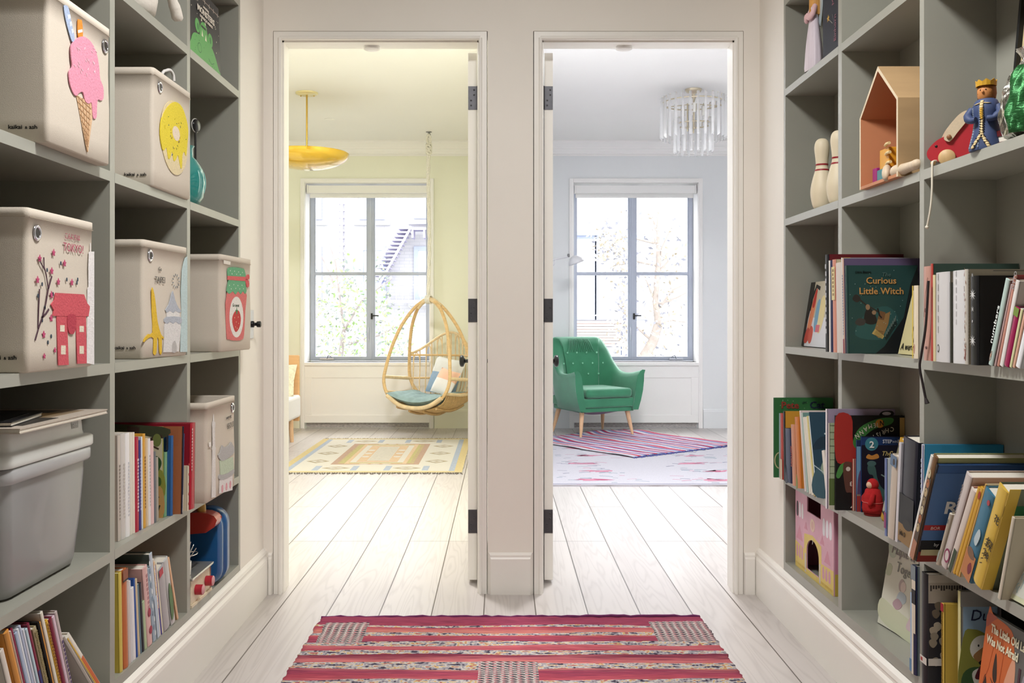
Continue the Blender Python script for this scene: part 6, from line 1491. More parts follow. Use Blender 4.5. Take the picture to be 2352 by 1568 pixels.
fa = [(rect(.006, 0, dw, dh-.012), '#8fa9bf'), (rect(0, dh-.034, dw, dh-.001), '#8f8d88'), (smooth_poly([(.006, 0), (.006, .15), (.03, .168), (.06, .155), (.09, .13), (.12, .145), (dw, .14), (dw, 0)]), '#8a8a3f'), (smooth_poly([(.006, .02), (.006, .07), (.04, .085), (.08, .06), (.12, .07), (dw, .06), (dw, 0), (.06, 0)]), '#3f5a35'), (rect(.006, 0, dw, .022), '#6d8a35'),
      (ell(.05, .125, .029, .03), '#dcd8cc'), (smooth_poly([(.028, .075), (.03, .05), (.045, .03), (.065, .035), (.07, .06), (.06, .085)]), '#dcd8cc'), (ell(.04, .132, .002, .003, 8), '#1a1a1a'), (ell(.061, .132, .002, .003, 8), '#1a1a1a'), (smooth_poly([(.028, .108), (.045, .125), (.055, .128), (.072, .112), (.06, .095), (.045, .093)]), '#a3774a'), (smooth_poly([(.04, .094), (.052, .102), (.064, .094), (.052, .086)]), '#17151a'), (rect(.042, -.0+.0, .068, .085), '#5a2029'), (smooth_poly([(.032, .06), (.042, .085), (.05, .085), (.05, .06)]), '#5a2029'),
      (ell(.118, .118, .030, .03), '#d2a860'), (smooth_poly([(.10, .035), (.095, .06), (.12, .07), (.15, .065), (.155, .035), (.13, .015)]), '#d2a850'), (smooth_poly([(.10, .135), (.115, .155), (.14, .162), (.163, .15), (.163, .10), (.14, .09), (.165, .085), (.16, .055), (.13, .055), (.085, .07), (.10, .09), (.135, .105), (.14, .125), (.12, .132)]), '#28486d'), (ell(.105, .122, .002, .003, 8), '#1a1a1a'), (ell(.127, .122, .002, .003, 8), '#1a1a1a'), (smooth_poly([(.098, .105), (.112, .112), (.13, .108), (.118, .095), (.102, .094)]), '#b8674a')]
book('R', 1.018, 2.125, Z5+.0004, dw, dh, .012, '#8a8780', 'picture book with two ducks holding numerals, near bottom cell on the right', G, spine='#d5cf9a', front=fa, title=[('Duck &', .02, .188, .034, '#1d2542', 'LEFT', 0, 1.0, .2)])
og, od, ok_ = '#c4622c', '#a8481f', '#2a1a12'
oh = .23
fa = [(smooth_poly([(0, .02), (0, oh), (.02, oh), (.075, .222), (.09, .19), (.095, .14), (.085, .07), (.06, .03), (.03, .015)]), og), (smooth_poly([(0, .2), (0, oh), (.03, oh), (.02, .22)]), '#a5503c'), (smooth_poly([(.07, .10), (.09, .17), (.10, .15), (.10, .09), (.085, .06)]), '#d59a7c'), (smooth_poly([(.035, .12), (.04, .16), (.05, .11), (.042, .10)]), ok_), (smooth_poly([(.03, .105), (.045, .095), (.055, .103), (.045, .09)]), ok_), (smooth_poly([(.01, .085), (.015, .105), (.022, .08)]), ok_), (smooth_poly([(.03, .05), (.04, .07), (.05, .05), (.042, .035)]), ok_), (stroke([(.02, .21), (.03, .17), (.022, .12), (.008, .08)], .0014), od), (stroke([(.05, .21), (.062, .16), (.058, .1), (.05, .06)], .0014), od), (stroke([(.01, .06), (.03, .048), (.055, .052), (.072, .07)], .0016), ok_),
      (smooth_poly([(.12, .04), (.125, .15), (.16, .16), (.17, .05)]), '#8d8a92'), (smooth_poly([(.135, .07), (.14, .13), (.16, .08), (.155, .04)]), '#c3b06a'), (rect(.11, .03, .116, .16), '#4a2a33')]
facing(1.012, 2.046, Z5, .25, .232, .010, math.radians(7), '#5f5f5c', 'orange picture book with a big face turned to the hall, near bottom right cell', G, front=[([(x*1.25, y) for x, y in p], c) for p, c in fa], title=[('The Little Old Lady', .022, .196, .024, '#e2dcc0', 'LEFT', 0, .78, 0, .03), ('Was Not Afraid', .010, .170, .024, '#e2dcc0', 'LEFT', 0, .78, 0, .03)], spine='#a85a3a')
book('R', 1.09, 2.09, Z5+.0004, .09, .275, .016, '#1d1b1b', 'black thin book rising behind the orange face cover', G, spine='#2a2726', front=[(rect(.005, .262, .085, .270), '#3d3835')])
# ================================================================== FABRIC BINS ON THE LEFT BOOKCASE
m_canvas = weave_mat('natural_canvas', '#d6ccbe', 700, 0.06, 0.2)
m_canvas_in = weave_mat('canvas_lining', '#b9ad9c', 700, 0.06, 0.2)
m_stitch = paint('#a99c8a'); m_chrome = mat('chrome_grommet', '#d9d9e2', rough=0.12, metal=1.0)
FELT = lambda h: mat('felt_'+h.lstrip('#'), h, rough=0.95, spec=0.1, noise=0.10, scale=220, bump=0.5)
BW, BH, BD = 0.296, 0.312, 0.30
def bin_(loc, yaw, label, W=BW, H=BH, D=BD, grom=None, brand=True, cut=0.0, lean=0.0, tilt=0.0):
    T = thing('storage_bin', label, 'storage bin', loc, (lean, tilt, -math.radians(yaw)), 'canvas storage bins')
    r_ = 0.010; n = 4
    def ring(off, z, bulge=0.0):
        pts = []
        for (cx, cy, a0) in ((-r_, r_, -PI/2), (-r_, W-r_, 0), (-D+r_, W-r_, PI/2), (-D+r_, r_, PI)):
            for i in range(n+1):
                a = a0+PI/2*i/n; pts.append((cx+(r_-off)*math.cos(a), cy+(r_-off)*math.sin(a), z))
        return pts
    mb = MB(); rings = [ring(0.004, 0), ring(0, 0.004)]
    for k in range(1, 7):
        q = k/7; rings.append([(p[0]+0.0018*math.sin(PI*q)*math.sin(p[1]*19+k), p[1], p[2]) for p in ring(0, 0.004+(H-0.024)*q)])
    rings += [ring(0, H-0.020), ring(-0.0012, H-0.0195), ring(-0.0012, H-0.001), ring(0.001, H), ring(0.005, H), ring(0.0065, H-0.003), ring(0.0065, 0.006)]
    m_ = len(rings[0])
    mb.add([p for R in rings for p in R], [(j*m_+i, j*m_+(i+1) % m_, (j+1)*m_+(i+1) % m_, (j+1)*m_+i) for j in range(len(rings)-1) for i in range(m_)], m_canvas, True)
    mb.add(rings[0], [tuple(range(m_))], m_canvas, False); mb.add(rings[-1], [tuple(range(m_))], m_canvas_in, False)
    mb.build('body', None, T)
    F = frame((0.0016, 0, 0), (0, 1, 0), (0, 0, 1)); Sd = frame((-D, -0.0012, 0), (1, 0, 0), (0, 0, 1))
    st_ = MB()
    st_.prism(rect(0.004, H-0.0185, W-0.004, H-0.0175), 0.0006, m_stitch, F); st_.prism(rect(0.004, H-0.0185, D-0.004, H-0.0175), 0.0004, m_stitch, Sd)
    st_.build('stitching', None, T)
    if grom:
        gx, gy = grom
        g = MB(); Mg = F @ Matrix.Translation((gx, gy, 0))
        g.lathe([(0.0095, 0.0002), (0.0095, 0.0018), (0.012, 0.0028), (0.0155, 0.0018), (0.016, 0.0002)], m_chrome, 28, Mg, cap=False)
        g.lathe([(0.0097, 0.0012), (0, 0.0012)], paint('#2b2622'), 28, Mg, cap=False)  # dark disc coloured in for the shade inside the ring's hole
        g.build('grommet', None, T)
    if brand:
        letters('maker_lettering', Sd @ Matrix.Translation((0, 0, 0.0006)), [('kaikai', D-0.078-cut, 0.026, 0.0115, '#1c1a18', 'LEFT', 0, 1.1, 0, .02), ('&', D-0.0445-cut, 0.026, 0.0075, '#1c1a18', 'LEFT', 0, 1.1, 0, .02), ('ash', D-0.036-cut, 0.026, 0.0115, '#1c1a18', 'LEFT', 0, 1.1, 0, .02)], T, .0005)
    return T, F
def qm(W, H, xl, ytl, ybl, xr, ytr, ybr):
    def f(*pts):
        out = []
        for x, y in pts:
            u = (x-xl)/(xr-xl); yt = ytl+(ytr-ytl)*u; yb = ybl+(ybr-ybl)*u
            out.append((u*W, (yb-y)/(yb-yt)*H))
        return out
    return f
def felt(name, F, shapes, T, th=0.0022):
    mb = MB()
    for i, s_ in enumerate(shapes):
        poly, c = s_[0], s_[1]; z = s_[2] if len(s_) > 2 else th
        mb.prism(poly, z*0.6, FELT(c) if isinstance(c, str) else c, F)
    return mb.build(name, None, T)
LZt = LZ['two']+.0004; LZh = LZ['three']+.0004; LZf = LZ['four']+.0004

# --- ice cream cone
T, F = bin_((-0.899, 1.897, LZt), 0.5, 'canvas bin with a felt pink ice cream cone, left second shelf', grom=(.266, .266))
q = qm(BW, BH, 400, -156, 1220, 940, 250, 1425)
felt('cone', F, [(q((618, 800), (750, 870), (760, 1000), (722, 1290), (716, 1295), (710, 1280)), '#d8b794')], T, .002)
mb = MB()
a = q((618, 800), (750, 870), (760, 1000), (716, 1295))
for k in range(9):
    t = k/9; p0 = (a[0][0]+(a[3][0]-a[0][0])*t, a[0][1]+(a[3][1]-a[0][1])*t); t2 = min(1, t+.12); e = (a[1][0]+(a[3][0]-a[1][0])*t2, a[1][1]+(a[3][1]-a[1][1])*t2)
    mb.prism(stroke([p0, e], .0022), .002, FELT('#c29b76'), F)
for k in range(4):
    s0 = (a[0][0]+(a[1][0]-a[0][0])*(k+.5)/4, a[0][1]+(a[1][1]-a[0][1])*(k+.5)/4); mb.prism(stroke([s0, (s0[0]+(a[3][0]-s0[0])*.86, s0[1]+(a[3][1]-s0[1])*.86)], .002), .002, FELT('#c29b76'), F)
mb.build('cone_quilting', None, T)
felt('wafer_straw', F, [(smooth_poly(q((515, 30), (535, 18), (555, 45), (575, 160), (605, 300), (585, 335), (560, 260), (530, 140)), 3), '#a9b9d6', .0022)]+[(q((543+k*16, 100+k*62), (566+k*12, 95+k*62), (572+k*12, 130+k*62), (548+k*16, 140+k*62)), '#cfd8e8', .0026) for k in range(3)], T)
felt('biscuit_stick', F, [(smooth_poly(q((630, 150), (650, 143), (667, 155), (674, 290), (634, 295)), 3), '#df9040', .0022), (q((630, 232), (668, 226), (670, 250), (632, 258)), '#f0ede8', .0027)], T)
felt('ice_cream', F, [(smooth_poly(q((660, 288), (605, 320), (572, 375), (572, 470), (580, 550), (556, 600), (560, 690), (585, 770), (612, 806), (640, 780), (672, 775), (692, 850), (722, 875), (748, 870), (760, 985), (778, 1008), (795, 985), (803, 850), (838, 852), (860, 830), (858, 740), (828, 660), (818, 560), (800, 460), (765, 370), (715, 310)), 4), '#e39ab0', .0038)], T)
r = random.Random(4); mb = MB()
for k in range(22):
    c = q((r.uniform(590, 790), r.uniform(370, 650)))[0]; a_ = r.uniform(-1.2, 1.2); mb.prism(stroke([(c[0]-.004*math.cos(a_), c[1]-.004*math.sin(a_)), (c[0]+.004*math.cos(a_), c[1]+.004*math.sin(a_))], .0018), .0030, FELT('#f0c3cd'), F)
mb.build('sprinkles', None, T)

# --- doughnut
T, F = bin_((-0.914, 2.5135, LZt), 0.3, 'canvas bin with a felt yellow doughnut, left second shelf', grom=(.045, .270), cut=-.002)
q = qm(BW, BH, 1345, 560, 1615, 1685, 795, 1718)
c = q((1525, 1180))[0]
mb = MB(); mb.prism(ell(c[0], c[1], .110, .102, 40), .0014, FELT('#e3d3ac'), F); mb.build('doughnut', None, T)
ic = [(1525, 862), (1455, 905), (1405, 1010), (1393, 1150), (1410, 1280), (1428, 1290), (1445, 1270), (1462, 1365), (1480, 1350), (1495, 1300), (1510, 1380), (1530, 1370), (1550, 1330), (1575, 1440), (1588, 1430), (1592, 1330), (1610, 1300), (1628, 1335), (1640, 1230), (1650, 1130), (1635, 1030), (1590, 910)]
felt('icing', F, [(smooth_poly(q(*ic), 3), '#e6d24a', .0040)], T)
h_ = q((1532, 1140))[0]
felt('hole_patch', F, [(ell(h_[0], h_[1], .030, .020, 24), '#e9d9c2', .0044)], T)
mb = MB(); r = random.Random(9)
for k in range(26):
    a_ = r.uniform(0, 6.28); rr_ = r.uniform(.035, .088); x, y = c[0]+rr_*math.cos(a_), c[1]+.015+rr_*math.sin(a_)*.8; a2 = r.uniform(0, 3)
    mb.prism(stroke([(x-.003*math.cos(a2), y-.003*math.sin(a2)), (x+.003*math.cos(a2), y+.003*math.sin(a2))], .0016), .0031, FELT(('#4a6a72', '#b98a3a', '#c9b52f', '#6d8a4a')[k % 4]), F)
mb.build('sprinkles', None, T)
# white hook of a clothes hanger sticking out of the doughnut bin
o = MB().tube(catmull([(-0.99, 2.70, 1.62), (-0.965, 2.715, 1.75), (-0.955, 2.73, 1.772), (-0.95, 2.748, 1.777), (-0.947, 2.763, 1.768), (-0.947, 2.768, 1.752)], 4), .0045, seg=8).build('clothes_hanger', mat('white_plastic', '#e6e3df', rough=0.4))
tag(o, 'white hanger hook poking out of the doughnut bin', 'hanger')

# --- Tokyo
T, F = bin_((-0.908, 1.834, LZh), 0, 'canvas bin with a red felt gate and TOKYO lettering, left third shelf', grom=(.035, .272), H=.318)
q = qm(BW, .318, 190, 262, 1460, 662, 365, 1395)
rd, rdd = '#cf5f68', '#b84a58'
gate = [(365, 875), (575, 882), (600, 945), (622, 968), (618, 1000), (610, 1040), (345, 1043), (352, 1000), (333, 960), (355, 930)]
felt('white_tower', F, [(q((628, 510), (632, 510), (633, 572), (661, 572), (661, 1385), (600, 1378), (606, 835), (614, 830), (614, 670), (618, 575), (627, 572)), '#e9e6e6', .0016)], T)
felt('gate', F, [(q((372, 1040), (446, 1040), (460, 1395), (385, 1400)), rd, .0024), (q((512, 1040), (592, 1040), (598, 1380), (525, 1385)), rd, .0024), (q(*gate), rd, .0034), (smooth_poly(q((450, 1035), (508, 1035), (510, 1120), (495, 1165), (480, 1172), (463, 1165), (449, 1120)), 3), rdd, .0042)], T)
felt('gate_windows', F, [(q((x0, y0), (x1, y0), (x1, y1), (x0, y1)), '#e6dbc8', .0030) for x0, y0, x1, y1 in ((396, 1108, 428, 1155), (540, 1110, 574, 1154), (402, 1255, 436, 1320), (540, 1255, 574, 1312))], T)
br = [stroke(q((232, 1222), (255, 1130), (280, 1050), (302, 950), (318, 850), (342, 755)), .0034), stroke(q((318, 850), (303, 740), (290, 690), (288, 620)), .0024), stroke(q((296, 715), (268, 660), (258, 630)), .002), stroke(q((250, 1130), (254, 1000), (260, 850)), .003), stroke(q((275, 1055), (300, 1030), (322, 995)), .004)]
mb = MB()
for p in br: mb.prism(p, .0012, FELT('#5d4650'), F)
mb.build('branch', None, T)
mb = MB()
for k, (x, y) in enumerate(((355, 585), (262, 630), (432, 660), (342, 718), (248, 785), (388, 795), (486, 797), (340, 890), (338, 1060), (288, 1180), (364, 1290), (292, 1335))):
    cx, cy = q((x, y))[0]; mb.prism(smooth_poly(star(cx, cy, .0078 if k < 10 else .006, 5, .5), 2), .0012, FELT('#c2577c'), F)
for x, y in ((405, 660), (310, 712), (448, 777), (530, 775), (524, 800), (277, 815), (350, 885), (250, 900), (295, 985), (278, 1075), (338, 1190), (316, 1235)):
    cx, cy = q((x, y))[0]; mb.prism(ell(cx, cy, .0025, .0042, 8), .0012, FELT('#4a5663'), F)
mb.build('blossoms', None, T)
t0 = q((432, 476))[0]; t1 = q((422, 568))[0]
letters('city_lettering', F @ Matrix.Translation((0, 0, .0006)), [('こんにちは', t0[0], t0[1], .0145, '#b0546a', 'LEFT', 0, 1.0), ('TOKYO!', t1[0], t1[1], .0255, '#b0546a', 'LEFT', 0, 1.0)], T, .0006)

# --- Taipei
T, F = bin_((-0.931, 2.489, LZh), 3.2, 'canvas bin with a yellow felt spire and TAIPEI lettering, left third shelf', grom=(.040, .272))
q = qm(BW, BH, 1062, 455, 1348, 1350, 527, 1305)
felt('yellow_spire', F, [(smooth_poly(q((1106, 830), (1116, 828), (1130, 920), (1142, 1060), (1165, 1160), (1182, 1180), (1178, 1195), (1170, 1190), (1170, 1298), (1156, 1300), (1150, 1200), (1140, 1190), (1135, 1302), (1116, 1304), (1118, 1190), (1085, 1190), (1060, 1222), (1058, 1200), (1085, 1160), (1112, 1148), (1108, 1000)), 2), '#e3bd45', .0024)], T)
felt('pagoda', F, [(q((1186, 1100), (1196, 1060), (1294, 1060), (1300, 1105), (1285, 1282), (1268, 1284), (1268, 1235), (1258, 1205), (1248, 1210), (1240, 1288), (1180, 1292), (1186, 1190)), '#e0dedd', .0020), (q((1200, 985), (1290, 985), (1292, 1045), (1202, 1045)), '#e6e4e2', .0022), (smooth_poly(q((1242, 840), (1258, 905), (1280, 960), (1300, 985), (1285, 1000), (1262, 985), (1245, 1000), (1222, 985), (1205, 1000), (1193, 980), (1215, 940), (1230, 880)), 2), '#b7bcc6', .0030), (smooth_poly(q((1200, 1030), (1295, 1030), (1304, 1070), (1285, 1082), (1262, 1065), (1245, 1080), (1222, 1065), (1205, 1082), (1184, 1065)), 2), '#b7bcc6', .0030), (smooth_poly(q((1238, 1290), (1238, 1235), (1252, 1205), (1268, 1230), (1268, 1285)), 2), '#bdbab8', .0024)], T)
felt('blue_tower', F, [(q((1308, 690), (1318, 640), (1330, 600), (1346, 590), (1346, 1282), (1296, 1285), (1304, 1000), (1300, 840)), '#c3d6d8', .0020)], T)
mb = MB(); cx, cy = q((1266, 768))[0]
for k in range(11): a_ = k*2*PI/11; mb.prism(stroke([(cx+.018*math.cos(a_), cy+.015*math.sin(a_)), (cx+.026*math.cos(a_), cy+.021*math.sin(a_))], .0022), .0010, FELT('#7d868c'), F)
mb.build('firework', None, T)
t0 = q((1150, 690))[0]; t1 = q((1128, 776))[0]
letters('city_lettering', F @ Matrix.Translation((0, 0, .0006)), [('Go', t0[0], t0[1], .016, '#55504c', 'LEFT'), ('TAIPEI', t1[0], t1[1], .024, '#55504c', 'LEFT', 0, 1.0)], T, .0006)

# --- strawberry jam
T, F = bin_((-0.894, 3.046, LZh), 4.2, 'canvas bin with a felt strawberry jam jar, left third shelf beside the switch', grom=None, brand=False, W=.290)
q = qm(.290, BH, 1615, 595, 1297, 1800, 643, 1270)
felt('jar', F, [(smooth_poly(q((1650, 860), (1760, 860), (1758, 1000), (1750, 1170), (1735, 1205), (1700, 1212), (1660, 1205), (1645, 1170)), 3), '#dc7f7c', .0024)], T)
felt('jar_label', F, [(ell(*q((1703, 1045))[0], .066, .068, 28), '#ece8e2', .0030)], T)
sb = q((1690, 1010), (1715, 1000), (1728, 1050), (1722, 1110), (1700, 1152), (1684, 1120), (1676, 1060))
felt('strawberry', F, [(smooth_poly(sb, 3), '#c9514f', .0038), (star(*q((1703, 1005))[0], .014, 5, .4), '#5f8f62', .0042)]+[(ell(*q((x, y))[0], .0018, .0022, 6), '#f0d9b0', .0043) for x, y in ((1690, 1050), (1712, 1045), (1700, 1080), (1715, 1090), (1695, 1115), (1706, 1125))], T)
felt('cloth_cover', F, [(smooth_poly(q((1652, 700), (1680, 690), (1735, 700), (1752, 712), (1760, 760), (1757, 800), (1765, 860), (1755, 882), (1742, 862), (1728, 884), (1712, 862), (1696, 886), (1680, 862), (1662, 880), (1645, 860), (1655, 790), (1650, 745)), 2), '#74b188', .0034)]+[(ell(*q((x, y))[0], .0030, .0022, 6), '#e6efe2', .0040) for x, y in ((1665, 715), (1690, 720), (1715, 725), (1738, 730), (1675, 738), (1702, 742), (1725, 745), (1660, 820), (1685, 815), (1710, 822), (1735, 820), (1670, 845), (1697, 842), (1722, 846), (1745, 845))], T)
felt('ribbon', F, [(q((1651, 752), (1760, 762), (1760, 792), (1651, 780)), '#dc7070', .0044), (smooth_poly(q((1755, 765), (1778, 745), (1782, 775), (1760, 785)), 2), '#d96a6c', .0048), (smooth_poly(q((1755, 775), (1778, 790), (1780, 830), (1765, 830)), 2), '#d96a6c', .0048)], T)
t0 = q((1676, 985))[0]
letters('jar_lettering', F @ Matrix.Translation((0, 0, .0019)), [('Go sweet', t0[0]+.002, t0[1]+.006, .016, '#4a5a4a', 'LEFT', 0, 1, .2)], T, .0006)
felt('label_tab', F, [(q((1630, 640), (1668, 650), (1668, 675), (1630, 665)), '#e6e0d6', .0016)], T)

# --- Seoul
SH, SW = .300, .30
T, F = bin_((-0.879, 2.857, LZf), 0, 'canvas bin with a grey and green felt gate and SEOUL lettering, left fourth shelf', grom=(.270, .262), W=SW, H=SH, cut=.022)
q = qm(SW, SH, 1800, 262, 1140, 2045, 175, 975)
felt('white_tower', F, [(q((1838, 420), (1843, 420), (1848, 355), (1853, 420), (1862, 425), (1860, 470), (1857, 470), (1860, 640), (1866, 650), (1862, 690), (1866, 1080), (1832, 1088), (1838, 690), (1836, 660), (1840, 630), (1838, 480), (1836, 460)), '#e6e2e0', .0022)], T)
felt('gate', F, [(q((1898, 760), (2020, 720), (2030, 840), (1905, 890)), '#c5d3bd', .0020), (q((1898, 930), (2015, 880), (2015, 1010), (1895, 1050)), '#e6e2e2', .0020), (smooth_poly(q((1918, 625), (1935, 640), (1960, 632), (1985, 610), (1998, 588), (2015, 610), (2030, 640), (2028, 680), (1990, 720), (1930, 760), (1900, 750), (1884, 712), (1900, 690)), 2), '#bcbbbb', .0030), (smooth_poly(q((1895, 880), (1920, 885), (1970, 865), (2025, 825), (2028, 860), (1990, 895), (1930, 925), (1895, 925), (1888, 905)), 2), '#bcbbbb', .0030)]+[(ell(*q((x, y))[0], .011, .0125, 14), '#dfa9b2', .0026) for x, y in ((1921, 1005), (1958, 985), (1993, 965))], T)
t0 = q((1958, 388))[0]; t1 = q((1968, 470))[0]
letters('city_lettering', F @ Matrix.Translation((0, 0, .0006)), [('annyeong', t0[0], t0[1]-.003, .015, '#6d6762', 'LEFT', .05, 1), ('SEOUL', t1[0], t1[1]-.004, .026, '#6d6762', 'LEFT', 0.03, 1)], T, .0006)
felt('label_tab', F, [(q((1811, 604), (1827, 600), (1827, 640), (1811, 645)), '#efebe6', .0016)], T)
# ================================================================== TOYS AND SMALL THINGS
# ---- left: clear plastic tub with grey lid
Zt_ = LZ['four']+.0004
m_tub = glass_mat('clear_plastic', (0.93, 0.93, 0.94), refl=0.30, rough=0.12, diffuse=0.27)
m_lid = mat('grey_translucent_lid', '#dfe2df', rough=0.35, noise=0.04, scale=12)
tb_ = thing('plastic_tub', 'clear plastic tub with grey lid on the left fourth shelf', 'storage tub', (-1.097, 2.005, Zt_))
tb_.scale = (.88, 1, 1)
def rrect(hx, hy, r_, z, n=6):
    pts = []
    for cx, cy, a0 in ((hx-r_, hy-r_, 0), (-hx+r_, hy-r_, PI/2), (-hx+r_, -hy+r_, PI), (hx-r_, -hy+r_, 3*PI/2)):
        for i in range(n+1): a = a0+PI/2*i/n; pts.append((cx+r_*math.cos(a), cy+r_*math.sin(a), z))
    return pts
def stack(mb, rings, m=None, capb=True, capt=False, smooth=True):
    k = len(rings[0]); mb.add([p for R in rings for p in R], [(j*k+i, j*k+(i+1) % k, (j+1)*k+(i+1) % k, (j+1)*k+i) for j in range(len(rings)-1) for i in range(k)], m, smooth)
    if capb: mb.add(rings[0], [tuple(range(k-1, -1, -1))], m)
    if capt: mb.add(rings[-1], [tuple(range(k))], m)
    return mb
hb, yb_ = .165, .170
rg = [rrect(.148, .150, .03, .002), rrect(.156, .158, .035, .006), rrect(.160, .163, .035, .02), rrect(.168, .176, .032, .12), rrect(.174, .186, .03, .235), rrect(.174, .186, .03, .25)]
inn = [[(p[0]*.985, p[1]*.985, p[2]+.002) for p in R] for R in rg]
stack(stack(MB(), rg), inn).build('body', m_tub, tb_)
rg = [rrect(.180, .193, .03, .232), rrect(.184, .198, .03, .236), rrect(.184, .198, .03, .262), rrect(.176, .19, .03, .262)]
stack(MB(), rg, None, False).build('rim', glass_mat('rim_plastic', (0.9, 0.9, 0.91), refl=0.35, rough=0.15, diffuse=0.35), tb_)
rg = [rrect(.186, .200, .03, .264), rrect(.188, .203, .03, .267), rrect(.188, .203, .03, .286), rrect(.184, .198, .03, .290), rrect(.172, .184, .028, .291), rrect(.170, .181, .028, .300), rrect(.168, .179, .028, .330), rrect(.165, .175, .027, .333)]
stack(MB(), rg, None, True, True).build('lid', m_lid, tb_)
mb = MB(); mb.box(.1672, .1695, .105, .14, .304, .326); mb.build('maker_plate', mat('lid_plate', '#a8aca9', rough=0.4), tb_)
letters('plate_lettering', frame((.1700, .108, .309), (0, 1, 0), (0, 0, 1)), [('Hei', 0, 0, .015, '#e3e5e3')], tb_, .0006)
for sy in (-1, 1):
    mb = MB(); mb.box(-.05, .05, sy*.203, sy*.212, .235, .285); mb.build('latch', m_lid, tb_, bevel=.003)
def inside(name, lab, cat, mk, loc, rot=(0, 0, 0), grp=None):
    o = mk; o.location = loc; o.rotation_euler = rot; return tag(o, lab, cat, grp)
mb = MB().box(-.06, .06, -.012, .012, 0, .175); inside('x', 'dark brown wooden board standing inside the clear tub', 'board', mb.build('toy_board', wood_mat('dark_walnut', '#5a3a30', .2, 8)), (-1.09, 1.895, Zt_+.012))
mb = MB().box(-.05, .05, -.02, .02, 0, .11); inside('x', 'reddish wooden block at the near end of the clear tub', 'block', mb.build('toy_block', wood_mat('red_wood', '#7d4a3f', .15, 8)), (-1.03, 1.94, Zt_+.012), (0, 0, .3))
for k, (x, y, w_, h_, c, rz, lb) in enumerate(((-.985, 1.94, .10, .16, '#c9d0cb', .9, 'pale green card standing in the clear tub'), (-.975, 2.09, .15, .215, '#f3f1f0', 1.35, 'white paper sheet curled against the front of the clear tub'), (-.985, 2.07, .14, .13, '#efdeda', 1.2, 'blush paper sheet low in the clear tub'), (-.99, 1.97, .12, .20, '#efeff2', 1.5, 'pale paper roll at the far end of the clear tub'))):
    mb = MB(); mb.grid(12, 6, lambda u, v, w_=w_, h_=h_: ((u-.5)*w_, .02*math.sin(PI*u)+.012*v, v*h_)); inside('x', lb, 'paper', mb.build('paper_sheet', mat('paper_%d' % k, c, rough=.8), solid=.001), (x-.012, y, Zt_+.014), (0, 0, rz))
mb = MB(); 
for k in range(7): mb.add([(-.006+.001*k, .004*k, 0), (.05-.002*k, .004*k, 0), (.02, .004*k+.01, .18)], [(0, 1, 2)])
mb = MB(); mb.lathe([(.028, 0), (.024, .02), (.010, .075), (.008, .085), (.012, .095), (.034, .17), (.036, .185)], None, 24); inside('x', 'smoke-grey hourglass-shaped vase inside the clear tub', 'vase', mb.build('toy_vase', mat('smoke_plastic', '#8f8d8f', rough=.3)), (-1.005, 2.03, Zt_+.03))
mb = MB().box(-.10, .10, -.09, .09, 0, .045); inside('x', 'stack of pale blue and brown game boxes on the floor of the clear tub', 'game box', mb.build('game_box', mat('game_box', '#7d746f', rough=.7, noise=.3, scale=30, stretch=(1, 1, 8))), (-1.12, 2.0, Zt_+.012))
# two magazines on the lid
def magazine(loc, rz, w_, l_, t, c, lab, art):
    T = thing('magazine', lab, 'magazine', loc, (0, 0, rz), 'magazines on the clear tub')
    mb = MB().box(-w_/2, w_/2, -l_/2, l_/2, 0, t*.2, hex_m(c)).box(-w_/2, w_/2, -l_/2, l_/2, t*.8, t, hex_m(c)); mb.build('cover', None, T)
    MB().box(-w_/2+.001, w_/2-.0015, -l_/2+.0015, l_/2-.0015, t*.2, t*.8).build('pages', PAGE, T)
    art_mesh('cover_picture', frame((-w_/2, -l_/2, t), (1, 0, 0), (0, 1, 0)), art, T, step=.0001)
magazine((-1.075, 2.0, Zt_+.3335), .0, .34, .40, .010, '#b9ada0', 'beige-covered magazine lying on the lid of the clear tub', [(rect(.02, .03, .3, .37), '#8d7a62'), (rect(.05, .1, .28, .3), '#b89a6d'), (rect(.2, .05, .32, .2), '#3a3530'), (rect(.03, .3, .25, .36), '#4a4542')])
magazine((-1.09, 1.90, Zt_+.3443), .18, .28, .20, .009, '#17171b', 'black-covered magazine on top of the beige one', [(rect(.02, .02, .26, .18), '#101014'), (rect(.05, .16, .2, .175), '#6a6a72')])

# ---- left: teal glass vase and black-headed stick behind the doughnut bin
m_teal = mat('teal_glass', '#2f8a84', rough=0.06, spec=0.7, coat=0.8, noise=0.12, scale=9)
v = thing('glass_vase', 'round teal glass vase behind the doughnut bin, left second shelf', 'vase', (-0.985, 2.985, LZt))
MB().lathe([(.030, 0), (.038, .004), (.054, .03), (.060, .075), (.054, .115), (.036, .145), (.024, .155), (.022, .18), (.028, .19)], None, 32).build('body', m_teal, v)
MB().lathe([(.034, 0), (.036, .002), (.036, .008), (.030, .010)], None, 24).build('foot', mat('dark_glass_foot', '#20302f', rough=.2), v)
mb = MB()
for k in range(3):
    mb.tube([(.0605*math.cos(-.5+k*.33)*math.sin(.5+q*.18), .0605*math.sin(-.5+k*.33)*math.sin(.5+q*.18), .075-.075*math.cos(.5+q*.18)) for q in range(12)], .0016, seg=5)
mb.build('swirl', mat('pale_teal_swirl', '#9fd0c8', rough=.1), v)
st = thing('bubble_wand', 'black disc-headed wand standing behind the doughnut bin', 'wand', (-1.0, 3.13, LZt))
MB().tube([(0, 0, 0), (0, 0, .265)], .004, seg=8).build('stick', mat('dark_stick', '#2a2826', rough=.4), st)
MB().lathe([(.0, -.006), (.018, -.006), (.021, -.002), (.021, .004), (.018, .007), (0, .007)], None, 28, frame((0, 0, .283), (.3, 1, 0), (0, 0, 1))).build('head', mat('black_gloss', '#1d1d1e', rough=.2), st)
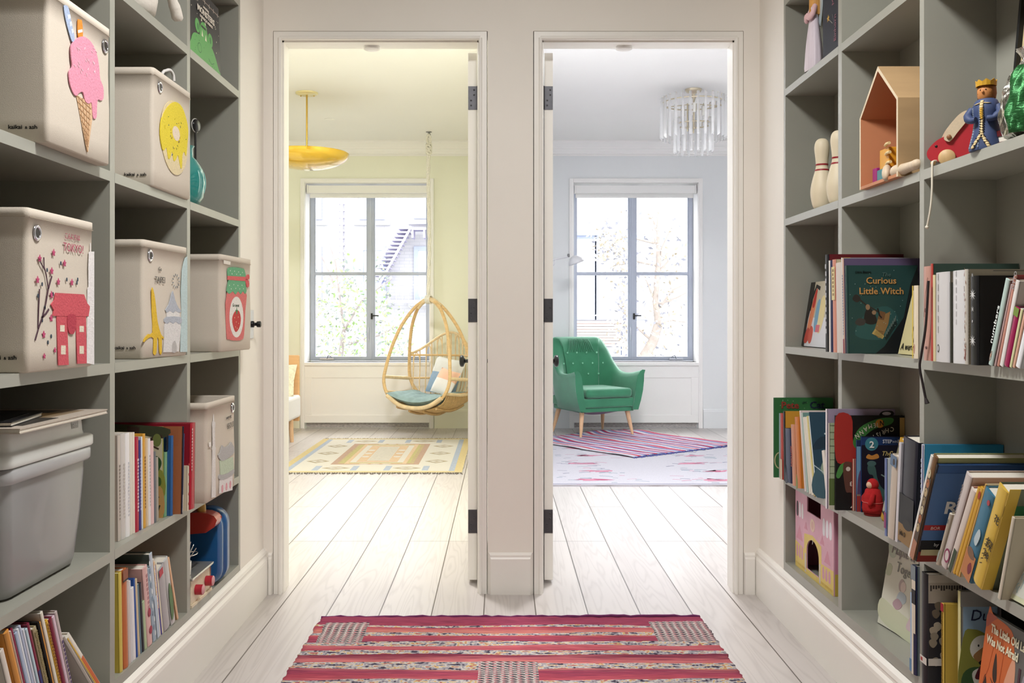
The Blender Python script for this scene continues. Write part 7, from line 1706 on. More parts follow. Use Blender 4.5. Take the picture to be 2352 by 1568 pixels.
MB().tube([(0.0+.3*.0215*math.cos(a)*.958, .0215*math.cos(a)*.958, .283+.0215*math.sin(a)) for a in [i*2*PI/28 for i in range(28)]], .002, seg=6, closed=True).build('rim', mat('pale_rim', '#c9c7c0', rough=.4), st)

# ---- left top: white plush toy, only its lower half in view
pl = thing('plush_toy', 'white plush toy with a drooping limb on the left top shelf', 'plush toy', (-0.995, 2.545, LZ['top']+.0004))
pl.scale = (1, 1, .72)
m_pl = mat('white_plush', '#dcd6cc', rough=.95, noise=.06, scale=60, bump=.5)
MB().lathe([(0, 0), (.05, .002), (.072, .02), (.078, .07), (.070, .13), (.055, .19), (.045, .22)], None, 28).build('body', m_pl, pl)
MB().sphere((0, 0, .27), .066, None, 20, 12, (1, 1, .9)).build('head', m_pl, pl)
MB().tube(catmull([(.05, .05, .19), (.075, .085, .15), (.085, .118, .095), (.088, .142, .045)], 5), [.012]*4+[.014]*6+[.016]*5+[.010], seg=10).build('limb', m_pl, pl)
for s_ in (-1, 1): MB().sphere((0, s_*.05, .33), .022, None, 12, 8, (.6, 1, 1.6)).build('ear', m_pl, pl)

# ---- left bottom: toy camp stove and red-and-blue house-shaped lantern
Zb = LZ['base']+.0004
m_tblue = mat('blue_toy_plastic', '#1f5a92', rough=.28, coat=.4); m_tred = mat('red_toy_plastic', '#b23a30', rough=.3, coat=.4); m_tyel = mat('yellow_toy_plastic', '#d9b45a', rough=.4)
lt = thing('toy_lantern', 'blue and red plastic toy with yellow knob at the back of the left bottom cell', 'toy', (-1.022, 3.14, Zb+.004))
def rbox2(hx, hz, r_, n=6): return [(p[0], p[1]+hz) for p in rrect(hx, hz, r_, 0, n)]
Mx = frame((0, -.05, 0), (1, 0, 0), (0, 0, 1))
mb = MB(); outer = rbox2(.118, .118, .05); 
def loft(mb, polys_y):
    k = len(polys_y[0][0]); vs = [(p[0], y, p[1]) for poly, y in polys_y for p in poly]
    mb.add(vs, [(j*k+i, j*k+(i+1) % k, (j+1)*k+(i+1) % k, (j+1)*k+i) for j in range(len(polys_y)-1) for i in range(k)], None, True)
    mb.add(vs[:k], [tuple(range(k))]); mb.add(vs[-k:], [tuple(range(k-1, -1, -1))])
loft(mb, [([(x*.92, .118+(z-.118)*.92) for x, z in outer], -.06), (outer, -.045), (outer, -.022), ([(x*.96, .118+(z-.118)*.96) for x, z in outer], -.019), ([(x*.96, .118+(z-.118)*.96) for x, z in outer], -.012), ([(x*1.03, .118+(z-.118)*1.03) for x, z in outer], -.008), ([(x*1.03, .121+(z-.118)*1.03) for x, z in outer], .03), ([(x*.9, .118+(z-.118)*.9) for x, z in outer], .045)])
mb.build('body', m_tblue, lt)
MB().prism([(p[0]-.045, p[1]+.035) for p in rbox2(.055, .045, .02)], .004, None, frame((0, -.061, 0), (1, 0, 0), (0, 0, 1))).build('window', mat('dark_navy_recess', '#0d1c30', rough=.5), lt)
ro = smooth_poly([(.02, .2455), (.092, .2455), (.1235, .224), (.088, .184), (-.05, .182), (-.085, .224)], 2)
MB().prism(ro, .055, None, Matrix(((1, 0, 0, 0), (0, 0, -1, -.062), (0, 1, 0, 0), (0, 0, 0, 1))), 0).build('roof', m_tred, lt, bevel=.012, bseg=3)
MB().lathe([(.014, .245), (.0135, .258), (.012, .272), (.013, .277), (0, .278)], None, 20, Matrix.Translation((.066, -.088, 0))).build('knob', m_tyel, lt)
sv = thing('toy_stove', 'small wooden toy stove with red dials in the left bottom cell', 'toy stove', (-0.927, 2.955, Zb))
m_ply = wood_mat('pale_ply', '#e6d8bd', .08, 10)
MB().box(-.14, .0, -.095, .095, .008, .082).build('body', m_ply, sv, bevel=.002)
MB().box(-.145, .004, -.10, .10, 0, .008).build('base', m_ply, sv)
MB().box(-.15, .008, -.105, .105, .082, .090).build('top', mat('steel_toy_top', '#c9c7c0', rough=.25, metal=.7), sv, bevel=.002)
MB().box(-.002, .0012, .088, .0955, .008, .082).build('corner_strip', mat('brown_edge', '#9a6a55', rough=.6), sv)
for yy in (-.052, .048):
    MB().lathe([(.0155, 0), (.0155, .022)], None, 24, frame((.0005, yy, .043), (0, 1, 0), (0, 0, 1))).build('dial', mat('red_dial', '#b02a3a', rough=.35), sv)
    MB().lathe([(.0155, .0221), (.0145, .0235), (0, .0236)], None, 24, frame((.0005, yy, .043), (0, 1, 0), (0, 0, 1))).build('dial_cap', mat('pink_dial', '#dda0a4', rough=.5), sv)
mb = MB()
for k in range(5): mb.box(-.12+.02*k, -.112+.02*k, -.08, .08, .0902, .0915)
mb.build('burner_print', paint('#4a4a48'), sv)
rk = thing('wire_utensils', 'little wire whisk and utensils in a white cup on the toy stove', 'utensils', (-0.955, 2.892, Zb+.091))
MB().lathe([(.016, 0), (.018, .04), (.016, .04), (.0145, .003)], None, 20).build('cup', mat('white_cup', '#dcd9d2', rough=.4), rk)
for k in range(5):
    a = k*1.3; MB().tube([(.006*math.cos(a), .006*math.sin(a), .004), (.012*math.cos(a), .012*math.sin(a)+.004, .05), (.02*math.cos(a)+.006, .022*math.sin(a)+.022, .075+.006*k)], .0016, seg=6).build('wire', mat('polished_wire', '#dedcd6', rough=.2, metal=.8), rk)
MB().tube([(.016*math.cos(a)+.012, .03*math.sin(a)+.02, .058) for a in [i*2*PI/20 for i in range(20)]], .0016, seg=6, closed=True).build('loop', MATS['polished_wire'], rk)

# ---- right second shelf: bowling pins
RZb = RZ['two']+.0004
m_pin = wood_mat('cream_pin_wood', '#e6d9bd', .05, 6, (8, 8, 1)); m_band = mat('red_band', '#98202c', rough=.5)
pin0 = None
PP = [(.034, 0), (.046, .008), (.056, .04), (.0625, .085), (.060, .125), (.049, .175), (.0375, .215), (.0335, .235), (.0335, .26), (.037, .295), (.041, .33), (.0405, .355), (.034, .378), (.020, .392), (0, .396)]
SCP = .572
def pr(z):
    for (r0, z0), (r1, z1) in zip(PP, PP[1:]):
        if z0 <= z <= z1: return r0+(r1-r0)*(z-z0)/(z1-z0)
for k, (x, y, lb) in enumerate(((1.03, 3.079, 'wooden bowling pin on the left, farther one, with red neck bands'), (1.036, 2.946, 'wooden bowling pin on the right, half behind the divider'))):
    if k == 0:
        T = thing('bowling_pin', lb, 'bowling pin', (x, y, RZb), group='bowling pins')
        pp = catmull([(r_*SCP, 0, z*SCP) for r_, z in PP], 3)
        MB().lathe([(max(0, p.x), p.z) for p in pp], None, 32).build('body', m_pin, T)
        for z0, z1 in ((.212, .221), (.242, .251)):
            MB().lathe([(pr(z0)*SCP+.0006, z0*SCP), (pr((z0+z1)/2)*SCP+.0008, (z0+z1)/2*SCP), (pr(z1)*SCP+.0006, z1*SCP)], None, 32, cap=False).build('band', m_band, T)
        pin0 = T
    else:
        T = copy_tree(pin0); T.location = (x, y, RZb); T['label'] = lb
# ---- right second shelf: wooden house, blocks and spoon-shaped pieces
hs = thing('toy_house_shelf', 'open plywood house with pink inside on the right second shelf', 'toy house', (.985, 2.508, RZb))
m_plyh = wood_mat('plywood_outside', '#b99a72', .14, 3, (1, 1, 6)); m_pinkin = mat('salmon_inside', '#c4855f', rough=.6, noise=.05, scale=6); m_edge = mat('ply_edge', '#e0d0b4', rough=.6)
# profile in (y across the hall side, z); the opening faces the hall
hy, hz1, hz2, tt_ = .1275, .196, .307, .009
HP = [(-hy, 0), (-hy, hz1), (0, hz2), (hy, hz1), (hy, 0)]
def off_(p): return p
inn_ = [(-hy+tt_, 0), (-hy+tt_, hz1-.003), (0, hz2-.0125), (hy-tt_, hz1-.003), (hy-tt_, 0)]
dp = .176
hp = thing
for nm, i0, i1, (d0, d1) in (('wall_panel', 0, 1, (0, 1)), ('roof_panel', 1, 2, (0, 1)), ('roof_panel', 2, 3, (0, 1)), ('wall_panel', 3, 4, (0, 1))):
    mb = MB(); a, b, c, d = HP[i0], HP[i1], inn_[i1], inn_[i0]
    v0 = [(0, *a), (0, *b), (0, *c), (0, *d), (dp, *a), (dp, *b), (dp, *c), (dp, *d)]
    mb.add(v0, [(0, 1, 2, 3)], m_edge); mb.add(v0, [(4, 7, 6, 5)], m_edge); mb.add(v0, [(0, 4, 5, 1)], m_plyh); mb.add(v0, [(3, 2, 6, 7)], m_pinkin); mb.add(v0, [(1, 5, 6, 2), (0, 3, 7, 4)], m_edge)
    mb.build(nm, None, hs)
mb = MB(); mb.box(0, dp, -hy+tt_, hy-tt_, 0, .008, m_pinkin); mb.build('floor_panel', None, hs)
mb = MB(); pts = [(p[0], p[1]) for p in inn_]; mb.prism(pts, .005, m_pinkin, frame((dp, 0, 0), (0, 1, 0), (0, 0, 1))); mb.build('back_panel', None, hs)
def blk(lab, loc, dims, c, rz=0):
    x, y, z = dims; o = MB().box(-x/2, x/2, -y/2, y/2, 0, z).build('toy_block', mat('block_'+c.lstrip('#'), c, rough=.45, noise=.05, scale=20), bevel=.002); o.location = loc; o.rotation_euler = (0, 0, rz); tag(o, lab, 'toy block', 'blocks in the plywood house'); return o
zz = RZb+.0085
blk('magenta block on the floor of the plywood house', (1.022, 2.588, zz), (.03, .024, .044), '#a02a78', .1)
blk('teal block on the floor of the plywood house', (1.03, 2.535, zz), (.05, .060, .034), '#2f8088')
blk('orange-yellow block stacked on the teal block in the plywood house', (1.035, 2.528, zz+.0343), (.05, .062, .052), '#dfa02c')
pg = thing('clothes_peg_figure', 'pale wooden peg pieces stuck on the orange-yellow block', 'peg', (1.008, 2.50, zz+.06))
for k, (dy, dz) in enumerate(((.0, .032), (-.004, .008), (-.008, -.018))):
    MB().tube([(0, dy+.015, dz), (-.003, dy, dz+.002), (-.004, dy-.02, dz+.001)], .0042, seg=8).build('peg', wood_mat('peg_wood', '#e6cf98', .06, 10), pg)
m_sp = wood_mat('pale_beech', '#d3c0a6', .08, 8)
T = thing('wooden_pestle', 'pale rounded wooden pestle lying along the shelf edge before the plywood house', 'pestle', (.9985, 2.436, RZb+.0175))
pp = catmull([(0, 0, 0), (.011, 0, .003), (.0165, 0, .014), (.0165, 0, .03), (.0135, 0, .06), (.0115, 0, .11), (.012, 0, .135), (.007, 0, .143), (0, 0, .145)], 3)
MB().lathe([(max(0, p.x), p.z) for p in pp], None, 24, Matrix(((1, 0, 0, 0), (0, 0, -1, 0), (0, 1, 0, 0), (0, 0, 0, 1)))).build('handle', m_sp, T)
T = thing('wooden_spoon', 'pale oval wooden spoon head propped beside the pestle', 'spoon', (.9905, 2.463, RZb+.021), (math.radians(35), 0, math.radians(-25)))
MB().sphere((0, 0, 0), .03, None, 24, 14, (.4, 1, .62)).build('bowl', m_sp, T)

# ---- right second shelf, near cell: pull-along rabbit
rbT = thing('pull_along_rabbit', 'red wooden pull-along rabbit on wheels, right second shelf', 'toy rabbit', (1.078, 2.208, RZb), (0, 0, math.radians(60)))
rbT.scale = (.58, .58, .58)
m_red = mat('red_painted_wood', '#b02a34', rough=.35, coat=.3, noise=.04, scale=10); m_beech = wood_mat('beech_wheel', '#c9a878', .14, 8, (1, 6, 1))
# outline in (y, z): the nose points away from the viewer (+y), seen from the hall (-x)
ol = [(.150, .040), (.152, .062), (.138, .085), (.112, .108), (.085, .120), (.055, .135), (.02, .160), (-.03, .178), (-.075, .165), (-.11, .13), (-.125, .085), (-.122, .045), (-.10, .022), (-.05, .018), (.0, .025), (.05, .022), (.10, .02), (.135, .026)]
MB().prism(smooth_poly(ol, 4), .038, None, frame((.019, 0, 0), (0, -1, 0), (0, 0, 1)) @ Matrix.Diagonal((-1, 1, 1, 1)) if False else Matrix(((0, 0, 1, -.019), (1, 0, 0, 0), (0, 1, 0, 0), (0, 0, 0, 1))), 0, True).build('body', m_red, rbT, bevel=.006, bseg=3)
for s_ in (-1, 1):
    ear = smooth_poly([(.075, .098), (.085, .112), (.07, .15), (.035, .195), (.005, .212), (-.008, .2), (.0, .175), (.035, .13), (.06, .098)], 4)
    Me = Matrix(((0, 0, 1, s_*.0255-.004), (1, 0, 0, .004 if s_ < 0 else .020), (0, 1, 0, 0 if s_ < 0 else -.004), (0, 0, 0, 1)))
    MB().prism(ear, .008, None, Me, 0, True).build('ear', wood_mat('ear_wood', '#cdbb9f', .06, 8), rbT, bevel=.003)
    MB().lathe([(.009, 0), (.009, .005), (.007, .007), (0, .0072)], None, 16, frame((s_*.03, .070 if s_ < 0 else .086, .113), (0, -s_*-1, 0) if False else (0, s_, 0), (0, 0, 1))).build('ear_peg', wood_mat('peg_brown', '#8a5f3c', .1, 12), rbT)
    MB().lathe([(.0055, 0), (.004, .002), (0, .0024)], None, 14, frame((s_*.019, .118, .082), (0, s_, 0), (0, 0, 1))).build('eye', paint('#15110f'), rbT)
    for yy, rr in ((.078, .032), (-.075, .050)):
        MB().lathe([(0, 0), (rr*.92, 0), (rr, .003), (rr, .012), (rr*.92, .015), (0, .0155)], None, 28, frame((s_*.0205, yy, rr+.0005), (0, s_, 0), (0, 0, 1))).build('wheel', m_beech, rbT)
MB().tube([(0, -.115, .11), (-.01, -.135, .12), (-.012, -.152, .135)], .009, seg=10).build('tail', wood_mat('ear_wood', '#cdbb9f'), rbT)
bpy.context.view_layer.update()
RI = (Matrix.Translation((1.078, 2.208, RZb)) @ Matrix.Rotation(math.radians(60), 4, 'Z') @ Matrix.Scale(.58, 4)).inverted()
cord = [RI @ Vector(p) for p in ((1.02, 2.238, RZb+.014), (1.005, 2.226, RZb+.012), (.9985, 2.220, RZb+.006), (.9975, 2.219, RZb-.02), (.9975, 2.220, RZb-.06), (.9965, 2.226, RZb-.10), (.995, 2.240, RZb-.140))]
MB().tube(catmull(cord, 6), .0042, seg=8).build('pull_cord', mat('cream_cord', '#e3dccb', rough=.9), rbT)
MB().sphere(tuple(cord[-1]), .0075, None, 12, 8).build('cord_knot', MATS['cream_cord'], rbT)
MB().sphere((-.035, .128, .013), .010, None, 12, 8).build('bead', m_beech, rbT)
# carved king
kg = thing('carved_king', 'carved wooden king in a blue robe with gold crown, beside the red rabbit', 'figurine', (1.022, 2.02, RZb), (0, 0, math.radians(42)))
kg.scale = (.78, .78, .745)
m_robe = mat('blue_stained_wood', '#3d4c73', rough=.6, noise=.12, scale=14); m_rb2 = mat('grey_blue_stain', '#7d8aa0', rough=.6, noise=.1, scale=14); m_skin = mat('carved_skin', '#c9884f', rough=.6, noise=.1, scale=20); m_gold = mat('gold_stain', '#d3a22e', rough=.5, noise=.12, scale=16); m_fur = mat('cream_trim_wood', '#dcc493', rough=.6)
def lobe(prof, m, sx, sy, name, par, seg=20): 
    mb = MB(); mb.lathe(prof, None, seg, Matrix.Diagonal((sx, sy, 1, 1))); return mb.build(name, m, par)
lobe([(.043, 0), (.044, .01), (.035, .05), (.031, .08), (.035, .105), (.036, .122), (.028, .14), (.018, .147)], m_robe, .85, 1.0, 'robe', kg)
# paler front panel and fur trim set into the front, facing the hall (-x)
Fk = frame((-.0385, .0, 0), (0, -1, 0), (0, 0, 1))
mb = MB()
def onrobe(u, z, lift=.0015):
    for (r0, z0), (r1, z1) in zip([(.043, 0), (.044, .01), (.035, .05), (.031, .08), (.035, .105), (.036, .122), (.028, .14), (.018, .147)], [(.044, .01), (.035, .05), (.031, .08), (.035, .105), (.036, .122), (.028, .14), (.018, .147), (.018, .2)]):
        if z0 <= z <= z1: r_ = r0+(r1-r0)*(z-z0)/(z1-z0); break
    a = PI+u
    return Vector(((r_+lift)*math.cos(a)*.85, (r_+lift)*math.sin(a), z))
def strip(pts, wd_, m, lift):
    mb = MB()
    for (u0, z0), (u1, z1) in zip(pts, pts[1:]):
        n_ = 6
        for q in range(n_):
            a0, a1 = q/n_, (q+1)/n_; ua, ub = u0+(u1-u0)*a0, u0+(u1-u0)*a1; za, zb = z0+(z1-z0)*a0, z0+(z1-z0)*a1
            P4 = [onrobe(ua-wd_, za, lift), onrobe(ua+wd_, za, lift), onrobe(ub+wd_, zb, lift), onrobe(ub-wd_, zb, lift)]; mb.add(P4, [(0, 1, 2, 3)], None, True)
    return mb.build
strip([(-.55, .004), (-.5, .05), (-.55, .09), (-.5, .12)], .42, m_rb2, .0008)('robe_front', m_rb2, kg, solid=.001)
strip([(.0, .045), (0, .09), (0, .138)], .12, m_fur, .002)('fur_trim', m_fur, kg, solid=.002)
strip([(0, .045), (.5, .004)], .11, m_fur, .002)('fur_trim', m_fur, kg, solid=.002)
strip([(0, .045), (-.55, .004)], .11, m_fur, .002)('fur_trim', m_fur, kg, solid=.002)
strip([(-.55, .128), (0, .132), (.55, .128)], .14, m_fur, .002)('fur_collar', m_fur, kg, solid=.002)
strip([(0, .085), (0, .115)], .09, m_gold, .0035)('beard', m_gold, kg, solid=.002)
mb = MB(); r = random.Random(3)
for k in range(26):
    u, z = (0, .05+.0034*k) if k < 14 else ((.5*(k-14)/6, .045-.041*(k-14)/6) if k < 20 else (-.55*(k-20)/6, .045-.041*(k-20)/6)); p = onrobe(u+(.11 if k % 2 else -.11), min(z, .138), .0036); mb.box(p.x-.001, p.x+.001, p.y-.0018, p.y+.0018, p.z-.0012, p.z+.0012)
mb.build('ermine_spots', paint('#1f1b1a'), kg)
for s_ in (-1, 1): MB().tube(catmull([(-.004, s_*.034, .12), (-.014, s_*.042, .10), (-.026, s_*.030, .085), (-.032, s_*.014, .085)], 3), [.011]*3+[.012]*3+[.009]*3+[.008], seg=10).build('sleeve', m_robe, kg)
lobe([(.016, .142), (.021, .15), (.022, .168), (.019, .18), (.012, .186)], m_skin, 1, 1, 'head', kg)
lobe([(.0225, .148), (.0245, .16), (.0235, .178), (.018, .184)], mat('brown_hair_stain', '#8d5a26', rough=.6), 1, 1, 'hair', kg).location = (.004, 0, 0)
mb = MB(); n_ = 16; vs = []
for i in range(n_):
    a = 2*PI*i/n_; vs += [(.0245*math.cos(a), .0245*math.sin(a), .181), (.0255*math.cos(a), .0255*math.sin(a), .199 if i % 2 else .192)]
mb.add(vs, [(2*i, 2*((i+1) % n_), 2*((i+1) % n_)+1, 2*i+1) for i in range(n_)]); mb.lathe([(.024, .19), (0, .191)], None, 16, cap=False); mb.build('crown', m_gold, kg, solid=.002)
for s_ in (-1, 1): MB().sphere((-.0205, s_*.007, .169), .0018, None, 8, 6).build('eye', paint('#2a1c14'), kg)
MB().sphere((-.0235, 0, .163), .0035, None, 8, 6, (1, 1, 1.3)).build('nose', m_skin, kg)
# book lying behind the rabbit
T = thing('book', 'dark red book lying flat behind the carved king and the rabbit', 'book', (1.08, 2.005, RZb), (0, 0, .3), 'flat toys on the right second shelf')
MB().box(-.05, .07, -.06, .05, 0, .012, hex_m('#5d1f22')).box(-.05, .07, -.06, .05, .024, .036, hex_m('#5d1f22')).build('cover', None, T); MB().box(-.048, .068, -.058, .05, .012, .024).build('pages', PAGE, T)
# green foil-wrapped ornament and the framed picture at the right frame edge
m_foil = mat('crinkled_silver_foil', '#c9c8c0', rough=.18, metal=1.0, noise=.2, scale=40, bump=1.0); m_gfo = mat('green_foil', '#2f6f3c', rough=.3, metal=.5, noise=.25, scale=60, stretch=(1, 1, 8), bump=.6)
go = thing('foil_ornament', 'green and silver foil-wrapped ornament at the right frame edge, second shelf', 'ornament', (1.05, 1.895, RZb), (0, 0, 0))
go.scale = (.95, .95, .9)
mb = MB(); r = random.Random(5); prof = [(.035, 0), (.052, .01), (.060, .05), (.055, .10), (.040, .145), (.022, .17), (.016, .18), (.03, .20)]
def foil(u, v): 
    z = prof[0][1]+v*.2; rr = 0
    for (r0, z0), (r1, z1) in zip(prof, prof[1:]):
        if z0 <= z <= z1+1e-6: rr = r0+(r1-r0)*(z-z0)/(z1-z0)
    a = u*2*PI; k = 1+.06*math.sin(a*9+z*60)+.05*math.sin(a*17-z*90)
    return (rr*k*math.cos(a), rr*k*math.sin(a), z)
mb.grid(64, 20, foil, m_foil, False, closeu=True); mb.build('foil', None, go)
def gpan(u, v):
    a = PI+.25+1.5*u; p = Vector(foil(((a/(2*PI)) % 1), .05+.75*v)); d = Vector((p.x, p.y, 0)).normalized(); return p+d*.006
mb = MB(); mb.grid(16, 16, gpan, None, True); mb.build('green_wrap', m_gfo, go, solid=.002)
pf = thing('framed_picture', 'black-edged picture in cream and pink at the right frame edge, second shelf', 'picture', (1.13, 1.985, RZb), (0, math.radians(6), math.radians(90)))
pf.rotation_euler = (math.radians(-5), 0, math.radians(-90))
for (x0, x1, z0, z1) in ((-.10, -.093, 0, .36), (.093, .10, 0, .36), (-.093, .093, 0, .007), (-.093, .093, .353, .36)): MB().box(x0*1.4, x1*1.4, -.012, .004, z0, z1).build('frame_bar', mat('black_frame', '#111215', rough=.4), pf)
MB().box(-.131, .131, -.002, .002, .007, .353).build('canvas', mat('cream_canvas', '#cdbb93', rough=.7), pf)
art_mesh('painting', frame((-.093, -.0021, .007), (1, 0, 0), (0, 0, 1)), [(smooth_poly([(.05, .02), (.03, .12), (.06, .25), (.12, .28), (.15, .15), (.12, .03)]), '#b0868f'), (smooth_poly([(.1, .02), (.11, .1), (.16, .12), (.17, .03)]), '#6f8a4a')], pf)

# ---- right top shelf, far column: paper angel and dark slipcase
RZa = RZ['top']+.0004
bx = thing('slipcase', 'dark navy box lettered in pink on the right top shelf', 'box', (1.012, 2.853, RZa), group=None)
MB().box(0, .15, 0, .165, 0, .262).build('case', mat('navy_cloth', '#171a2a', rough=.6, noise=.15, scale=40), bx, bevel=.002)
Fb = frame((-.0003, .165, 0), (0, -1, 0), (0, 0, 1))
letters('pink_lettering', Fb @ Matrix.Translation((0, 0, .0005)), [('Einhorn', .122, .03, .026, '#8f5a6a', 'LEFT', PI/2, 1), ('Magie und', .105, .145, .026, '#8f5a6a', 'LEFT', PI/2, 1)], bx, .0006)
art_mesh('gold_star', Fb, [(star(.052, .118, .012), '#c79a3e'), (stroke([(.06, .112), (.09, .092)], .0022), '#8d8a86'), (stroke([(.09, .12), (.1, .10), (.105, .085), (.1, .078)], .001), '#6d6a70')], bx)
ag = thing('angel_figure', 'tall pastel angel figure standing left of the navy box, right top shelf', 'figurine', (1.026, 3.147, RZa), (0, 0, 0))
ag.scale = (.78, .78, 1.12)
m_gown = mat('pearly_gown', '#ded3dd', rough=.5, noise=.07, scale=20, stretch=(6, 6, .6)); m_pinkc = mat('pink_pastel', '#e0b9bb', rough=.6)
gp = [(.044, 0), (.046, .01), (.042, .05), (.038, .08), (.031, .115), (.024, .145), (.020, .165), (.022, .185), (.020, .20), (.010, .212)]
mb = MB(); k_ = 36
mb.add([(r_*(1+.045*math.sin(9*2*PI*i/k_)*max(0, 1-z/.17))*math.cos(2*PI*i/k_)*.8, r_*1.15*(1+.045*math.sin(9*2*PI*i/k_)*max(0, 1-z/.17))*math.sin(2*PI*i/k_), z) for r_, z in gp for i in range(k_)], [(j*k_+i, j*k_+(i+1) % k_, (j+1)*k_+(i+1) % k_, (j+1)*k_+i) for j in range(len(gp)-1) for i in range(k_)], None, True)
mb.build('gown', m_gown, ag)
MB().sphere((0, 0, .232), .021, None, 18, 12).build('head', mat('porcelain_skin', '#e6c9b4', rough=.5), ag)
MB().lathe([(.024, .165), (.026, .19), (.0255, .22), (.024, .245), (.014, .258), (0, .26)], None, 20, Matrix.Translation((.007, 0, 0))).build('hair', mat('ginger_hair', '#d0974e', rough=.6, noise=.2, scale=30, stretch=(4, 4, .6)), ag)
for s_ in (-1, 1):
    MB().tube(catmull([(-.002, s_*.022, .188), (-.014, s_*.034, .165), (-.026, s_*.018, .155), (-.03, s_*.004, .166)], 3), [.010]*3+[.011]*3+[.009]*3+[.007], seg=10).build('sleeve', m_pinkc, ag)
    MB().prism(smooth_poly([(.012, .13), (.03, .16), (.05, .21), (.045, .235), (.025, .21), (.012, .18)], 4), .006, None, Matrix(((0, 0, 1, .018), (s_, 0, 0, 0), (0, 1, 0, 0), (0, 0, 0, 1))), 0, True).build('wing', mat('pale_blue_wing', '#c6d3d6', rough=.5), ag)

# ---- right fourth shelf: red felt figure
gn = thing('felt_gnome', 'red hooded felt figure in front of the torch-bearing statue cover', 'figurine', (1.052, 2.715, RZ['four']+.0004))
m_rf = mat('red_felt', '#b01f22', rough=.95, noise=.15, scale=90, bump=.5)
MB().lathe([(.0, .006), (.026, .008), (.029, .02), (.026, .05), (.020, .072), (.012, .079)], None, 24).build('cloak', m_rf, gn)
MB().sphere((0, 0, .087), .0165, None, 18, 12, (1, 1, 1.05)).build('hood', m_rf, gn)
MB().sphere((-.009, -.004, .086), .0105, None, 14, 10).build('face', mat('felt_face', '#d9b49a', rough=.9), gn)
for s_ in (-1, 1): MB().tube([(-.006, s_*.02, .062), (-.014, s_*.028, .045), (-.018, s_*.024, .034)], [.007, .008, .006], seg=8).build('arm', m_rf, gn)
MB().tube([(.0275*math.cos(a), .0275*math.sin(a), .038) for a in [i*2*PI/24 for i in range(24)]], .0011, seg=5, closed=True).build('stitching', mat('pink_thread', '#cf6a66', rough=.8), gn)
MB().lathe([(0, 0), (.022, 0), (.024, .004), (.022, .009), (0, .01)], None, 20).build('feet', mat('dark_red_felt', '#8d2323', rough=.95), gn)

# ---- right bottom shelf: pink castle
ca = thing('toy_castle', 'pink and yellow cardboard toy castle in the right bottom cell', 'toy castle', (1.026, 2.959, RZ['base']+.0004))
ca.scale = (1, .384/.335, .264/.292)
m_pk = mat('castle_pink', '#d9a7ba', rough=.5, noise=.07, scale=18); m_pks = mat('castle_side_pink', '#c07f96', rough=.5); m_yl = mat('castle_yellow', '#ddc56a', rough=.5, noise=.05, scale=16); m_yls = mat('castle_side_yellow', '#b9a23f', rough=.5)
CW_, CH, CD = .335, .292, .12       # local: x into the shelf, y along it
Fc = frame((0, CW_, 0), (0, -1, 0), (0, 0, 1))
mb = MB()
tw = .105; ntch = .235
face = [(0, 0), (CW_, 0), (CW_, CH), (CW_-tw, CH), (CW_-tw, ntch), (tw+.005, ntch), (tw+.005, CH), (0, CH)]
# front sheet around the arched gateway
ax0, ax1, az0, az1 = .105, .215, .022, .085
arch = [(ax0, az0), (ax1, az0)]+[(ax1-(ax1-ax0)/2*(1-math.cos(PI*i/14)), az1+.055*math.sin(PI*i/14)) for i in range(15)]
arch = [(ax1, az0)]+[((ax0+ax1)/2+(ax1-ax0)/2*math.cos(PI*i/14), az1+.055*math.sin(PI*i/14)) for i in range(15)]+[(ax0, az0)]
left_ = [(0, 0), (ax0, 0), (ax0, az0)]+[p for p in arch[::-1][1:9]]+[((ax0+ax1)/2, ntch), (tw+.005, ntch), (tw+.005, CH), (0, CH)]
right_ = [(ax0, 0), (CW_, 0), (CW_, CH), (CW_-tw, CH), (CW_-tw, ntch), ((ax0+ax1)/2, ntch)]+[p for p in arch[::-1][8:16]]+[(ax1, az0), (ax0, az0)]
mb.prism(left_, .004, None, Fc @ Matrix.Translation((0, 0, -.004))); mb.prism(right_, .004, None, Fc @ Matrix.Translation((0, 0, -.004)))
mb.build('front', m_pk, ca)
mb = MB(); mb.box(.004, CD, 0, .004, .075, CH-.002, m_pks); mb.box(.004, CD, 0, .0042, 0, .075, m_yls); mb.build('near_side', None, ca)
MB().box(.004, CD, CW_-.004, CW_, 0, CH-.002).build('far_side', m_pks, ca)
MB().box(CD-.004, CD, .004, CW_-.004, 0, CH-.002).build('back', mat('castle_inside', '#a83a56', rough=.6), ca)
MB().box(.004, CD-.004, .004, CW_-.004, ntch-.05, ntch-.046).build('deck', MATS['castle_inside'], ca)
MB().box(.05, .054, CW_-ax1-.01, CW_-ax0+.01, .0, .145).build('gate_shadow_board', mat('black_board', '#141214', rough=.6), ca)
MB().tube(catmull([(.03, CW_-.13, ntch-.03), (.02, CW_-.16, ntch-.022), (.03, CW_-.20, ntch-.03), (.04, CW_-.225, ntch-.04)], 4), .012, seg=10).build('red_flag', mat('red_cloth', '#c0202e', rough=.6), ca)
sh = []
yz = [(0, 0), (CW_, 0), (CW_, .075), (CW_-.045, .072), (CW_-.075, .10), (ax1+.022, .078), (ax1+.02, .13), ((ax0+ax1)/2, .16), (ax0-.02, .14), (ax0-.022, .085), (.06, .10), (.03, .08), (0, .10)]
lowL = [(0, 0), (ax0, 0), (ax0, az1+.0)]+[(p[0], p[1]) for p in arch[::-1][1:9]]+[((ax0+ax1)/2, .158), (ax0-.02, .146), (ax0-.022, .086), (0, .098)]
lowR = [(ax0, 0), (CW_, 0), (CW_, .085), (ax1+.022, .080), (ax1+.02, .140), ((ax0+ax1)/2, .158)]+[p for p in arch[::-1][8:16]]+[(ax1, az0), (ax0, az0)]
sh += [(lowL, m_yl), (lowR, m_yl)]
